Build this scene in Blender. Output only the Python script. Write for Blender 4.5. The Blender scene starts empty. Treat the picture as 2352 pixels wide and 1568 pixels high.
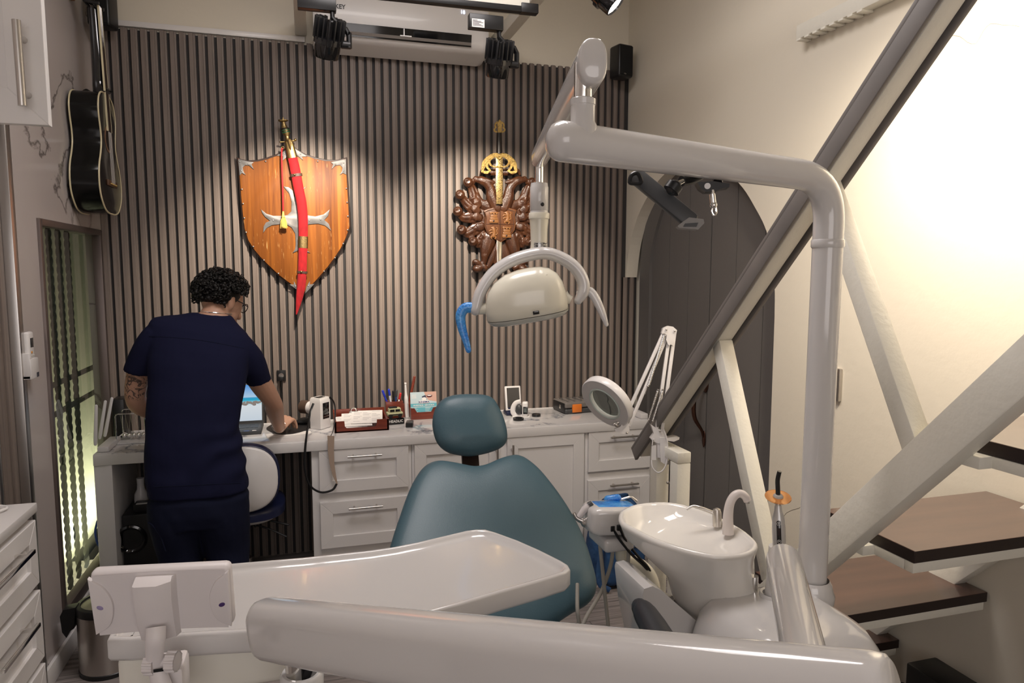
import bpy, bmesh, math, random
from math import sin, cos, tan, pi, radians, atan2, sqrt
from mathutils import Vector, Matrix, Euler, noise
random.seed(7)
C = bpy.context.scene.collection
sc = bpy.context.scene

# ------------------------------------------------------------------ camera
F, CX, CY = 1600.0, 1176.0, 784.0           # focal length and centre for a 2352 x 1568 frame
PITCH, YAW, ROLL = radians(5.8), radians(16.3), radians(0.1)
EYE = Vector((0, -4.03, 1.6))
FW = Vector((sin(YAW)*cos(PITCH), cos(YAW)*cos(PITCH), -sin(PITCH)))
_r = Vector((cos(YAW), -sin(YAW), 0)); _u = _r.cross(FW)
RT = _r*cos(ROLL) + _u*sin(ROLL); UP = _u*cos(ROLL) - _r*sin(ROLL)
cam = bpy.data.cameras.new('camera'); camo = bpy.data.objects.new('camera', cam); C.objects.link(camo)
cam.sensor_width = 36; cam.lens = 36*F/2352; cam.clip_start = 0.02
camo.matrix_world = Matrix(((RT.x, UP.x, -FW.x, EYE.x), (RT.y, UP.y, -FW.y, EYE.y), (RT.z, UP.z, -FW.z, EYE.z), (0, 0, 0, 1)))
sc.camera = camo

def P(u, v, x=None, y=None, z=None, d=None):
    """point of the room seen at (u, v) of the photograph, on a plane of the room or at a depth"""
    r = FW + RT*((u-CX)/F) - UP*((v-CY)/F)
    if d is None:
        d = (x-EYE.x)/r.x if x is not None else (y-EYE.y)/r.y if y is not None else (z-EYE.z)/r.z
    return EYE + r*d
def PP(u, v, o, n):
    r = FW + RT*((u-CX)/F) - UP*((v-CY)/F)
    return EYE + r*((o-EYE).dot(n)/r.dot(n))

# ------------------------------------------------------------------ world, exposure, lights
w = bpy.data.worlds.new('world'); sc.world = w; w.use_nodes = True
w.node_tree.nodes['Background'].inputs[0].default_value = (0.9, 0.95, 1.0, 1)
w.node_tree.nodes['Background'].inputs[1].default_value = 0.02
sc.view_settings.view_transform = 'Standard'; sc.view_settings.look = 'None'
sc.view_settings.exposure = 0.0; sc.view_settings.gamma = 1.0
sc.view_settings.use_curve_mapping = False

def area(name, loc, to, size, energy, col, size_y=None):
    l = bpy.data.lights.new(name, 'AREA'); l.energy = energy; l.color = col; l.size = size
    if size_y: l.shape = 'RECTANGLE'; l.size_y = size_y
    o = bpy.data.objects.new(name, l); C.objects.link(o); o.location = loc
    o.rotation_euler = (Vector(to)-Vector(loc)).to_track_quat('-Z', 'Y').to_euler(); return o
def spot(name, loc, to, energy, col, ang, blend, soft=0.03):
    l = bpy.data.lights.new(name, 'SPOT'); l.energy = energy; l.color = col
    l.spot_size = radians(ang); l.spot_blend = blend; l.shadow_soft_size = soft
    o = bpy.data.objects.new(name, l); C.objects.link(o); o.location = loc
    o.rotation_euler = (Vector(to)-Vector(loc)).to_track_quat('-Z', 'Y').to_euler(); return o
NEUTRAL = (1.0, 0.935, 0.925); WARM = (1.0, 0.86, 0.69)
area('ceiling_panel_lamp', (0.35, -2.0, 3.30), (0.35, -2.0, 0), 1.2, 38, NEUTRAL, 0.8)
area('rear_room_fill', (-0.1, -5.6, 1.9), (0.2, -1.0, 1.5), 2.0, 22, NEUTRAL, 1.4)  # added unseen fill, stands in for bounce from the bright space behind
spot('shield_spot_light', (0.12, -0.93, 2.44), (-0.02, 0, 1.62), 135, (1, 0.86, 0.70), 72, 0.75, 0.025)
spot('eagle_spot_light', (0.835, -0.93, 2.44), (1.0, 0, 1.62), 125, (1, 0.86, 0.70), 72, 0.75, 0.025)
spot('stair_wall_spot_light', (1.40, -2.62, 2.34), (1.92, -2.44, 1.72), 100, WARM, 135, 1.0, 0.09)
area('yard_lamp', (-1.125, 0.60, 0.03), (-1.34, 0.60, 0.42), 1.7, 28, (1.0, 0.96, 0.80), 0.14)

# ------------------------------------------------------------------ mesh helpers
def cat(pts, k=4, closed=False):
    """Catmull-Rom through points (Vectors of any size)"""
    pts = [Vector(p) for p in pts]; n = len(pts); out = []
    for i in range(n if closed else n-1):
        if closed: a, b, c, d = pts[i-1], pts[i], pts[(i+1) % n], pts[(i+2) % n]
        else:
            b, c = pts[i], pts[i+1]
            a = pts[i-1] if i else b*2-c
            d = pts[i+2] if i+2 < n else c*2-b
        for j in range(k):
            t = j/k
            out.append(0.5*((2*b) + (c-a)*t + (2*a-5*b+4*c-d)*t*t + (3*b-a-3*c+d)*t**3))
    if not closed: out.append(pts[-1].copy())
    return out

class MB:
    def __init__(s, M=None):
        s.bm = bmesh.new(); s.M = M or Matrix.Identity(4)
    def merge(s, tmp, M=None):
        M = s.M @ M if M is not None else s.M
        vm = {v: s.bm.verts.new(M @ v.co) for v in tmp.verts}
        for f in tmp.faces:
            try: s.bm.faces.new([vm[v] for v in f.verts])
            except ValueError: pass
        tmp.free(); return s
    def box(s, c, size, rot=None, bevel=0.0, seg=2):
        t = bmesh.new(); bmesh.ops.create_cube(t, size=1.0)
        bmesh.ops.scale(t, vec=Vector(size), verts=t.verts)
        if bevel: bmesh.ops.bevel(t, geom=list(t.edges), offset=min(bevel, min(size)*0.49), segments=seg, profile=0.5, affect='EDGES')
        R = Matrix.Identity(4)
        if rot is not None: R = rot.to_4x4() if isinstance(rot, Matrix) else Euler(rot).to_matrix().to_4x4()
        return s.merge(t, Matrix.Translation(Vector(c)) @ R)
    def b2(s, lo, hi, bevel=0.0, seg=2):
        lo, hi = Vector(lo), Vector(hi)
        return s.box((lo+hi)/2, [abs(x) for x in hi-lo], None, bevel, seg)
    def beam(s, a, b, w, h, up=(0, 0, 1), bevel=0.0):
        a, b = Vector(a), Vector(b); y = (b-a).normalized(); x = y.cross(Vector(up)).normalized(); z = x.cross(y)
        R = Matrix((x, y, z)).transposed()
        return s.box((a+b)/2, (w, (b-a).length, h), R, bevel)
    def loft(s, rings, cap=(True, True), closed=True):
        vs = [[s.bm.verts.new(s.M @ Vector(p)) for p in r] for r in rings]
        n = len(vs[0])
        for a, b in zip(vs, vs[1:]):
            for i in range(n if closed else n-1):
                j = (i+1) % n
                try: s.bm.faces.new((a[i], a[j], b[j], b[i]))
                except ValueError: pass
        if cap[0]: s.bm.faces.new(vs[0][::-1])
        if cap[1]: s.bm.faces.new(vs[-1])
        return s
    def tube(s, pts, r, n=12, up=None, k=0, flat=1.0, rnd=False, closed=False):
        """sweep; r number or list; flat = second radius / first; up fixes the frame"""
        pts = [Vector(p) for p in pts]
        rr = list(r) if isinstance(r, (list, tuple)) else [r]*len(pts)
        if k:
            q = cat([Vector((*p, x)) for p, x in zip(pts, rr)], k, closed); pts = [v.to_3d() for v in q]; rr = [v[3] for v in q]
        if rnd:
            t0 = (pts[0]-pts[1]).normalized(); t1 = (pts[-1]-pts[-2]).normalized(); r0, r1 = rr[0], rr[-1]
            A = [(pts[0]+t0*r0*sin(a), r0*cos(a)) for a in (1.45, 1.1, .75, .38)]
            B = [(pts[-1]+t1*r1*sin(a), r1*cos(a)) for a in (.38, .75, 1.1, 1.45)]
            pts = [a[0] for a in A]+pts+[b[0] for b in B]; rr = [a[1] for a in A]+rr+[b[1] for b in B]
        rings = []; x = None; N = len(pts)
        for i, p in enumerate(pts):
            if closed: t = (pts[(i+1) % N]-pts[i-1]).normalized()
            else: t = (pts[min(i+1, N-1)]-pts[max(i-1, 0)]).normalized()
            if up is not None: x = t.cross(Vector(up))
            elif x is None: x = t.cross(Vector((0, 0, 1)) if abs(t.z) < .9 else Vector((0, 1, 0)))
            else: x = x - t*x.dot(t)
            x = x.normalized(); y = x.cross(t)
            rings.append([p + x*rr[i]*cos(2*pi*j/n) + y*rr[i]*flat*sin(2*pi*j/n) for j in range(n)])
        if closed: rings.append(rings[0]); 
        return s.loft(rings, (not closed, not closed))
    def cyl(s, a, b, r, n=20, r2=None):
        return s.tube([a, b], [r, r if r2 is None else r2], n)
    def lathe(s, prof, M=None, n=28, cap=(True, True)):
        M = M or Matrix.Identity(4); old = s.M; s.M = s.M @ M
        s.loft([[(r*cos(2*pi*j/n), r*sin(2*pi*j/n), z) for j in range(n)] for r, z in prof], cap); s.M = old; return s
    def ball(s, c, r, seg=14, R=None):
        t = bmesh.new(); bmesh.ops.create_uvsphere(t, u_segments=seg, v_segments=max(6, seg*2//3), radius=1.0)
        r = (r, r, r) if isinstance(r, (int, float)) else r
        M = Matrix.Translation(Vector(c)) @ (R.to_4x4() if R is not None else Matrix.Identity(4)) @ Matrix.Diagonal((*r, 1))
        return s.merge(t, M)
    def ico(s, c, r, sub=1):
        t = bmesh.new(); bmesh.ops.create_icosphere(t, subdivisions=sub, radius=1.0)
        r = (r, r, r) if isinstance(r, (int, float)) else r
        return s.merge(t, Matrix.Translation(Vector(c)) @ Matrix.Diagonal((*r, 1)))
    def plate(s, pts, nrm, h, bevel=0.0):
        """flat outline (3D points) given thickness h along nrm (starting at the outline)"""
        pts = [Vector(p) for p in pts]; nrm = Vector(nrm).normalized()
        t = bmesh.new(); v0 = [t.verts.new(p) for p in pts]; f = t.faces.new(v0)
        e = bmesh.ops.extrude_face_region(t, geom=[f])
        top = [g for g in e['geom'] if isinstance(g, bmesh.types.BMVert)]
        bmesh.ops.translate(t, vec=nrm*h, verts=top)
        if bevel:
            ft = [g for g in e['geom'] if isinstance(g, bmesh.types.BMFace)]
            ed = set(x for q in ft for x in q.edges)
            bmesh.ops.bevel(t, geom=list(ed), offset=bevel, segments=2, profile=.5, affect='EDGES')
        bmesh.ops.recalc_face_normals(t, faces=t.faces)
        return s.merge(t)
    def bar_frame(s, lo, hi, wid, axis):
        return s
    def build(s, name, mat, parent=None, org=None, local=False, smooth=True, ang=38, sub=0, remesh=0, smit=0, fix=True):
        off = Vector((0, 0, 0))
        if parent is not None and not local:
            r = parent
            while r.parent: r = r.parent
            off = r.location.copy()
        elif org is not None: off = Vector(org)
        if fix: bmesh.ops.recalc_face_normals(s.bm, faces=s.bm.faces)
        me = bpy.data.meshes.new(name); bmesh.ops.translate(s.bm, vec=-off, verts=s.bm.verts) if off.length else None
        s.bm.to_mesh(me); s.bm.free()
        o = bpy.data.objects.new(name, me); C.objects.link(o)
        if remesh or sub or smit:
            if remesh: m = o.modifiers.new('r', 'REMESH'); m.mode = 'VOXEL'; m.voxel_size = remesh
            if smit: m = o.modifiers.new('s', 'SMOOTH'); m.iterations = smit; m.factor = 0.5
            if sub: m = o.modifiers.new('u', 'SUBSURF'); m.levels = sub; m.render_levels = sub
            dg = bpy.context.evaluated_depsgraph_get(); dg.update()
            nm = bpy.data.meshes.new_from_object(o.evaluated_get(dg)); o.modifiers.clear(); old = o.data; o.data = nm; nm.name = name
            bpy.data.meshes.remove(old); me = nm
        if mat is not None: me.materials.clear(); me.materials.append(mat)
        if smooth:
            for p in me.polygons: p.use_smooth = True
            if ang < 180 and not remesh: me.set_sharp_from_angle(angle=radians(ang))
        if parent is not None: o.parent = parent
        elif org is not None: o.location = off
        return o

def tag(o, label=None, cat=None, group=None, kind=None):
    if label: o['label'] = label
    if cat: o['category'] = cat
    if group: o['group'] = group
    if kind: o['kind'] = kind
    return o
def thing(name, label, cat, loc, group=None, rotz=0):
    o = bpy.data.objects.new(name, None); C.objects.link(o); o.location = Vector(loc); o.empty_display_size = 0.05
    o.rotation_euler = (0, 0, rotz)
    return tag(o, label, cat, group)
def copy_tree(o, parent=None):
    c = o.copy(); C.objects.link(c)
    if parent: c.parent = parent
    for ch in list(o.children): copy_tree(ch, c)
    return c
def struct(o): o['kind'] = 'structure'; return o

def text_mesh(name, body, size, M, mat, parent, depth=0.0006, align='CENTER', bold=0.0):
    cu = bpy.data.curves.new(name, 'FONT'); cu.body = body; cu.size = size; cu.extrude = depth; cu.align_x = align; cu.align_y = 'CENTER'; cu.offset = bold
    cu.resolution_u = 3
    o = bpy.data.objects.new(name, cu); C.objects.link(o)
    dg = bpy.context.evaluated_depsgraph_get(); dg.update()
    me = bpy.data.meshes.new_from_object(o.evaluated_get(dg)); bpy.data.objects.remove(o)
    r = parent
    while r.parent: r = r.parent
    me.transform(Matrix.Translation(-r.location) @ M); me.materials.clear(); me.materials.append(mat)
    q = bpy.data.objects.new(name, me); C.objects.link(q); q.parent = parent; return q
def frame_M(o, x, y):
    x = Vector(x).normalized(); y = Vector(y); y = (y - x*x.dot(y)).normalized(); z = x.cross(y)
    m = Matrix((x, y, z)).transposed().to_4x4(); m.translation = Vector(o); return m

# ------------------------------------------------------------------ materials
def mat(name, col, rough=0.5, metal=0.0, coat=0.0, spec=0.5, trans=0.0, emit=None, es=0.0, alpha=1.0, bump=None, vary=None, ior=1.45, sss=0.0, sheen=0.0):
    m = bpy.data.materials.new(name); m.use_nodes = True; nt = m.node_tree; b = nt.nodes['Principled BSDF']
    b.inputs['Base Color'].default_value = (*col, 1); b.inputs['Roughness'].default_value = rough
    b.inputs['Metallic'].default_value = metal; b.inputs['Coat Weight'].default_value = coat
    b.inputs['Coat Roughness'].default_value = 0.06; b.inputs['Specular IOR Level'].default_value = spec
    b.inputs['Transmission Weight'].default_value = trans; b.inputs['IOR'].default_value = ior; b.inputs['Alpha'].default_value = alpha
    if sss: b.inputs['Subsurface Weight'].default_value = sss; b.inputs['Subsurface Radius'].default_value = (0.012, 0.005, 0.003)
    if sheen: b.inputs['Sheen Weight'].default_value = sheen
    if emit: b.inputs['Emission Color'].default_value = (*emit, 1); b.inputs['Emission Strength'].default_value = es
    if vary or bump:
        tc = nt.nodes.new('ShaderNodeTexCoord')
    if vary:            # (scale xyz, colour2, low, high, detail)
        scl, c2, lo, hi, det = vary
        mp = nt.nodes.new('ShaderNodeMapping'); mp.inputs['Scale'].default_value = scl
        nz = nt.nodes.new('ShaderNodeTexNoise'); nz.inputs['Scale'].default_value = 1.0; nz.inputs['Detail'].default_value = det
        rp = nt.nodes.new('ShaderNodeValToRGB'); rp.color_ramp.elements[0].position = lo; rp.color_ramp.elements[1].position = hi
        rp.color_ramp.elements[0].color = (*col, 1); rp.color_ramp.elements[1].color = (*c2, 1)
        nt.links.new(tc.outputs['Object'], mp.inputs[0]); nt.links.new(mp.outputs[0], nz.inputs['Vector'])
        nt.links.new(nz.outputs['Fac'], rp.inputs[0]); nt.links.new(rp.outputs[0], b.inputs['Base Color'])
    if bump:            # (scale, strength, detail)
        nz2 = nt.nodes.new('ShaderNodeTexNoise'); nz2.inputs['Detail'].default_value = bump[2]
        s = bump[0]
        mp2 = nt.nodes.new('ShaderNodeMapping'); mp2.inputs['Scale'].default_value = s if isinstance(s, tuple) else (s, s, s)
        nz2.inputs['Scale'].default_value = 1.0
        bp = nt.nodes.new('ShaderNodeBump'); bp.inputs['Strength'].default_value = bump[1]; bp.inputs['Distance'].default_value = 0.01
        nt.links.new(tc.outputs['Object'], mp2.inputs[0]); nt.links.new(mp2.outputs[0], nz2.inputs['Vector'])
        nt.links.new(nz2.outputs['Fac'], bp.inputs['Height']); nt.links.new(bp.outputs[0], b.inputs['Normal'])
    return m

WHITE = mat('dental_white', (0.62, 0.605, 0.595), 0.14, coat=0.6)
CREAM = mat('aged_cream_plastic', (0.74, 0.71, 0.60), 0.22, coat=0.3)
CERAM = mat('white_ceramic', (0.82, 0.80, 0.76), 0.08, coat=0.6)
LACQ = mat('white_lacquer', (0.74, 0.72, 0.71), 0.3, coat=0.15)
PAINTW = mat('white_painted_steel', (0.76, 0.74, 0.66), 0.4, bump=(60, 0.12, 2))
CHROME = mat('chrome', (0.80, 0.79, 0.77), 0.12, 1.0)
STEEL = mat('brushed_steel', (0.56, 0.53, 0.50), 0.3, 1.0)
ALU = mat('aluminium', (0.62, 0.60, 0.58), 0.35, 1.0)
BLACK = mat('black_plastic', (0.012, 0.012, 0.013), 0.35)
BLACKG = mat('gloss_black', (0.008, 0.008, 0.009), 0.08, coat=0.5)
DGREY = mat('dark_grey_plastic', (0.05, 0.052, 0.055), 0.42)
RUBBER = mat('grey_tubing', (0.36, 0.34, 0.30), 0.5)
WALLC = mat('cream_plaster', (0.70, 0.65, 0.55), 0.7, bump=(28, 0.10, 4))
WALLE = mat('yard_plaster', (0.66, 0.63, 0.46), 0.8, bump=(20, 0.2, 4))
TEAL = mat('teal_vinyl', (0.056, 0.110, 0.138), 0.40, bump=(260, 0.05, 2))
NAVY = mat('navy_cloth', (0.0080, 0.0092, 0.030), 0.9, spec=.15, bump=(500, 0.06, 2))
NAVYP = mat('navy_trouser_cloth', (0.0075, 0.0095, 0.025), 0.9, spec=.15, bump=(500, 0.06, 2))
NAVYV = mat('navy_vinyl', (0.008, 0.012, 0.045), 0.35)
MAHOG = mat('mahogany', (0.13, 0.022, 0.012), 0.3, coat=0.3, vary=((8, 60, 60), (0.20, 0.04, 0.02), .35, .7, 3))
PAPER = mat('paper', (0.80, 0.78, 0.76), 0.7)
INK = mat('ink', (0.06, 0.06, 0.08), 0.7)
GREYW = mat('grey_wood_rail', (0.150, 0.140, 0.134), 0.5, vary=((30, 6, 6), (0.195, 0.178, 0.166), .3, .75, 3))
DOORM = mat('charcoal_door_paint', (0.130, 0.122, 0.116), 0.5, bump=(40, 0.08, 3))
TREAD = mat('dark_stained_tread', (0.060, 0.026, 0.018), 0.3, coat=0.9, vary=((3, 24, 24), (0.095, 0.042, 0.028), .3, .75, 4))
TREADE = mat('tread_edge', (0.018, 0.009, 0.008), 0.4)
def nodes(m): return m.node_tree.nodes, m.node_tree.links
def marble(name, base, vein, scale, width, rough, coat=0.3, sparse=(0.42, 0.58)):
    m = mat(name, base, rough, coat=coat); N, L = nodes(m); b = N['Principled BSDF']
    tc = N.new('ShaderNodeTexCoord'); n1 = N.new('ShaderNodeTexNoise'); n1.inputs['Scale'].default_value = scale
    n1.inputs['Detail'].default_value = 7; n1.inputs['Distortion'].default_value = 0.9; n1.inputs['Roughness'].default_value = 0.55
    s1 = N.new('ShaderNodeMath'); s1.operation = 'SUBTRACT'; s1.inputs[1].default_value = 0.5
    a1 = N.new('ShaderNodeMath'); a1.operation = 'ABSOLUTE'
    r1 = N.new('ShaderNodeMapRange'); r1.inputs['From Max'].default_value = width; r1.inputs['To Min'].default_value = 1; r1.inputs['To Max'].default_value = 0
    n2 = N.new('ShaderNodeTexNoise'); n2.inputs['Scale'].default_value = scale*0.9; n2.inputs['Detail'].default_value = 2
    r2 = N.new('ShaderNodeMapRange'); r2.inputs['From Min'].default_value = sparse[0]; r2.inputs['From Max'].default_value = sparse[1]
    mu = N.new('ShaderNodeMath'); mu.operation = 'MULTIPLY'; mx = N.new('ShaderNodeMix'); mx.data_type = 'RGBA'
    mx.inputs[6].default_value = (*base, 1); mx.inputs[7].default_value = (*vein, 1)
    off = N.new('ShaderNodeMapping'); off.inputs['Location'].default_value = (3.3, 7.1, 1.7)
    L.new(tc.outputs['Object'], n1.inputs['Vector']); L.new(n1.outputs['Fac'], s1.inputs[0]); L.new(s1.outputs[0], a1.inputs[0]); L.new(a1.outputs[0], r1.inputs['Value'])
    L.new(tc.outputs['Object'], off.inputs[0]); L.new(off.outputs[0], n2.inputs['Vector']); L.new(n2.outputs['Fac'], r2.inputs['Value'])
    L.new(r1.outputs[0], mu.inputs[0]); L.new(r2.outputs[0], mu.inputs[1]); L.new(mu.outputs[0], mx.inputs[0]); L.new(mx.outputs[2], b.inputs['Base Color'])
    return m
MARBLE = marble('wall_marble', (0.52, 0.475, 0.46), (0.15, 0.13, 0.125), 0.75, 0.011, 0.22, sparse=(.47, .56))
TOPM = marble('worktop_marble', (0.70, 0.69, 0.69), (0.13, 0.15, 0.20), 2.6, 0.03, 0.12, sparse=(.45, .6))
# slats: taupe wood print with fine vertical streaks
def streaks(name, c1, c2, sc3, rough, coat=0.0, lo=.3, hi=.7):
    return mat(name, c1, rough, coat=coat, vary=(sc3, c2, lo, hi, 4))
SLAT = streaks('taupe_slat', (0.160, 0.128, 0.110), (0.225, 0.184, 0.160), (90, 90, 2.2), 0.55)
SLATG = mat('slat_groove', (0.030, 0.028, 0.028), 0.7)
# floor planks
FLOORM = mat('vinyl_plank', (0.3, 0.27, 0.26), 0.45)
def floor_nodes():
    N, L = nodes(FLOORM); b = N['Principled BSDF']; tc = N.new('ShaderNodeTexCoord')
    br = N.new('ShaderNodeTexBrick'); br.inputs['Scale'].default_value = 1; br.inputs['Brick Width'].default_value = 1.2; br.inputs['Row Height'].default_value = 0.15
    br.inputs['Mortar Size'].default_value = 0.002; br.inputs['Color1'].default_value = (.34, .30, .285, 1); br.inputs['Color2'].default_value = (.25, .22, .21, 1); br.inputs['Mortar'].default_value = (.10, .09, .085, 1)
    mp = N.new('ShaderNodeMapping'); mp.inputs['Scale'].default_value = (2.2, 55, 1); nz = N.new('ShaderNodeTexNoise'); nz.inputs['Scale'].default_value = 1; nz.inputs['Detail'].default_value = 5
    rp = N.new('ShaderNodeValToRGB'); rp.color_ramp.elements[0].position = .38; rp.color_ramp.elements[1].position = .62; rp.color_ramp.elements[0].color = (.45, .45, .45, 1)
    mx = N.new('ShaderNodeMix'); mx.data_type = 'RGBA'; mx.blend_type = 'MULTIPLY'; mx.inputs[0].default_value = 0.9
    L.new(tc.outputs['Object'], br.inputs['Vector']); L.new(tc.outputs['Object'], mp.inputs[0]); L.new(mp.outputs[0], nz.inputs['Vector']); L.new(nz.outputs['Fac'], rp.inputs[0])
    L.new(br.outputs['Color'], mx.inputs[6]); L.new(rp.outputs[0], mx.inputs[7]); L.new(mx.outputs[2], b.inputs['Base Color'])
floor_nodes()
def thin_glass(name, tint, k=1.5, gain=1.0):
    m = bpy.data.materials.new(name); m.use_nodes = True; N, L = nodes(m); N.remove(N['Principled BSDF']); out = N['Material Output']
    t = N.new('ShaderNodeBsdfTransparent'); t.inputs[0].default_value = (*tint, 1); g = N.new('ShaderNodeBsdfGlossy'); g.inputs['Roughness'].default_value = 0.02
    fr = N.new('ShaderNodeFresnel'); fr.inputs['IOR'].default_value = k; mu = N.new('ShaderNodeMath'); mu.operation = 'MULTIPLY'; mu.inputs[1].default_value = gain; mu.use_clamp = True
    ge = N.new('ShaderNodeNewGeometry'); iv = N.new('ShaderNodeMath'); iv.operation = 'SUBTRACT'; iv.inputs[0].default_value = 1; L.new(ge.outputs['Backfacing'], iv.inputs[1]); m3 = N.new('ShaderNodeMath'); m3.operation = 'MULTIPLY'; L.new(fr.outputs[0], m3.inputs[0]); L.new(iv.outputs[0], m3.inputs[1])
    mx = N.new('ShaderNodeMixShader'); L.new(m3.outputs[0], mu.inputs[0]); L.new(mu.outputs[0], mx.inputs[0]); L.new(t.outputs[0], mx.inputs[1]); L.new(g.outputs[0], mx.inputs[2]); L.new(mx.outputs[0], out.inputs[0])
    return m
GLASS = thin_glass('window_glass', (0.80, 0.84, 0.80), 1.5, 1.6)

XL, XR, ZC = -1.0, 1.92, 3.40
# ------------------------------------------------------------------ setting
struct(MB().b2((-2.0, -6.0, -0.05), (2.3, 0.2, 0)).build('floor', FLOORM, smooth=False))
struct(MB().b2((-2.0, -6.0, ZC), (2.3, 0.2, ZC+.08)).build('ceiling', WALLC, smooth=False))
struct(MB().b2((-1.07, 0.012, 0), (2.3, 0.15, ZC)).build('wall_back', WALLC, smooth=False))
struct(MB().b2((-2.0, -6.0, 0), (2.3, -5.9, ZC)).build('wall_rear', WALLC, smooth=False))

# fluted slat panelling over the whole back wall
def slat_panel():
    m = MB(); per = 0.0447; n = int(2.985/per); x0 = XL
    for i in range(n+1):
        xa = x0 + i*per; z1 = 2.806 if xa < 1.90 else 1.56
        prof = [(0, 0), (0.0008, -.0145), (.0025, -.0160), (.0200, -.0160), (.0215, -.0150), (.0222, -.0075), (.0305, -.0065), (.0315, 0)]
        r0 = [(xa+a, b, 0) for a, b in prof]; r1 = [(xa+a, b, z1) for a, b in prof]
        m.loft([r0, r1], (False, True), closed=False)
    o = m.build('trim_1', SLAT, smooth=False, fix=False); o.data.materials.append(SLATG)
    bm = bmesh.new(); bm.from_mesh(o.data)
    for x0_, x1_, z in ((XL, XR, 2.80), (1.90, 1.999, 1.56)):
        q = [bm.verts.new(p) for p in ((x0_, 0.0, 0), (x1_, 0.0, 0), (x1_, 0.0, z), (x0_, 0.0, z))]
        f = bm.faces.new(q); f.material_index = 1
        q2 = [bm.verts.new(p) for p in ((x0_, 0.011, 0), (x1_, 0.011, 0), (x1_, 0.011, z), (x0_, 0.011, z))]; f = bm.faces.new(q2[::-1]); f.material_index = 1
        for a in range(4):
            f = bm.faces.new((q[a], q[(a+1) % 4], q2[(a+1) % 4], q2[a])); f.material_index = 1
    bmesh.ops.recalc_face_normals(bm, faces=bm.faces); bm.to_mesh(o.data); bm.free(); struct(o)
slat_panel()
struct(MB().b2((XL, -0.012, 2.812), (0.02, 0.012, 2.84), 0.003).build('trim_2', LACQ))

# left wall with the barred window; marble tiles
WY0, WY1, WZ0, WZ1 = -0.90, -0.045, 0.16, 1.80
m = MB(); t = 0.065
m.b2((XL-t, WY1, 0), (XL, 0.012, ZC)); m.b2((XL-t, -1.13, 0), (XL, WY0, ZC))
m.b2((XL-t, WY0, 0), (XL, WY1, WZ0)); m.b2((XL-t, WY0, WZ1), (XL, WY1, ZC))
m.b2((XL-t, -6.0, 2.15), (XL, -1.13, ZC)); m.b2((XL-t, -6.0, 0), (XL, -1.42, 2.15))
struct(m.build('wall_left', MARBLE, smooth=False))
FRAME = mat('bronze_window_frame', (0.16, 0.13, 0.12), 0.4, 0.6)
m = MB(); fw = 0.028
for lo, hi in (((XL-.03, WY0, WZ0), (XL+.012, WY0+fw, WZ1)), ((XL-.03, WY1-fw, WZ0), (XL+.012, WY1, WZ1)), ((XL-.03, WY0+fw, WZ1-fw), (XL+.012, WY1-fw, WZ1)), ((XL-.03, WY0+fw, WZ0), (XL+.012, WY1-fw, WZ0+.05))):
    m.b2(lo, hi, 0.004)
wf = struct(m.build('window_1', FRAME))
MB().b2((XL-.034, WY0+fw-.005, WZ0+.05), (XL-.028, WY1-fw+.005, WZ1-fw)).build('pane', GLASS, wf, smooth=False)
MB().b2((XL-.03, WY0-.0, WZ0-.03), (XL+.02, WY1, WZ0), 0.004).build('window_sill', LACQ, wf)
IRON = mat('grille_iron', (0.10, 0.105, 0.10), 0.6)
def twisted(y):
    m = MB(); rings = []; z = WZ0-.05
    while z < WZ1+.05:
        a = z*38; s = 0.0092
        rings.append([(XL-.105+s*1.414*cos(a+k*pi/2+pi/4), y+s*1.414*sin(a+k*pi/2+pi/4), z) for k in range(4)]); z += 0.012
    m.loft(rings); return m
gr = thing('window_grille', 'twisted iron bar grille standing outside the left window', 'window grille', (XL-.105, -.47, WZ0-.05))
for y in (-.69, -.565, -.44, -.315, -.19): twisted(y).build('twisted_bar', IRON, gr, ang=30)
for z in (P(100, 972, x=XL-.105).z, P(95, 902, x=XL-.105).z): MB().b2((XL-.113, -.92, z), (XL-.097, .25, z+.020)).build('cross_bar', IRON, gr)
struct(MB().b2((-1.40, -6.0, -0.05), (-1.34, 2.4, ZC)).build('wall_yard', WALLE, smooth=False))

# tall sliding door on the left wall: aluminium stile and brown slatted leaf
m = MB(); m.b2((XL-.05, -1.17, 0), (XL+.012, -1.13, 2.15), .004); m.b2((XL-.05, -1.42, 0), (XL+.012, -1.39, 2.15), .004); m.b2((XL-.05, -1.39, 2.11), (XL+.01, -1.17, 2.15), .004)
d2 = struct(m.build('door_2', ALU))
m = MB()
for i in range(5): m.b2((XL-.04, -1.385+i*.043, .01), (XL-.02-.006*(i % 2), -1.385+i*.043+.040, 2.11), .002)
m.build('door_leaf', SLAT, d2)
struct(MB().b2((XL, -1.13, 0.0), (XL+.014, -0.02, 0.085), .003).build('baseboard_left', LACQ))

# right wall with the arched doorway
TW = 0.075
CRK = mat('plaster_crack', (.26, .23, .18), .8)
def right_wall():
    arch = [(-1.480, 1.40), (-1.471, 1.543), (-1.428, 1.711), (-1.387, 1.796), (-1.314, 1.882), (-1.217, 1.979), (-1.08, 2.07), (-.92, 2.13), (-.76, 2.165), (-.60, 2.165), (-.453, 2.126), (-.306, 2.048), (-.161, 1.926), (-.06, 1.76), (-.012, 1.56)]
    ap = [Vector((y, z)) for y, z in arch]; c = cat(ap, 4)
    out = [(0.012, 1.56)] + [(0.012, ZC), (-6.0, ZC), (-6.0, 0), (-1.49, 0)] + [(v.x, v.y) for v in c]
    m = MB(); m.plate([(XR, y, z) for y, z in out], (1, 0, 0), TW)
    struct(m.build('wall_right', WALLC, smooth=False))
right_wall()
struct(MB().b2((XR+.16, -1.7, 0), (XR+.22, 0.15, 2.5)).build('wall_behind_door', DOORM, smooth=False))
wr = bpy.data.objects['wall_right']
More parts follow.
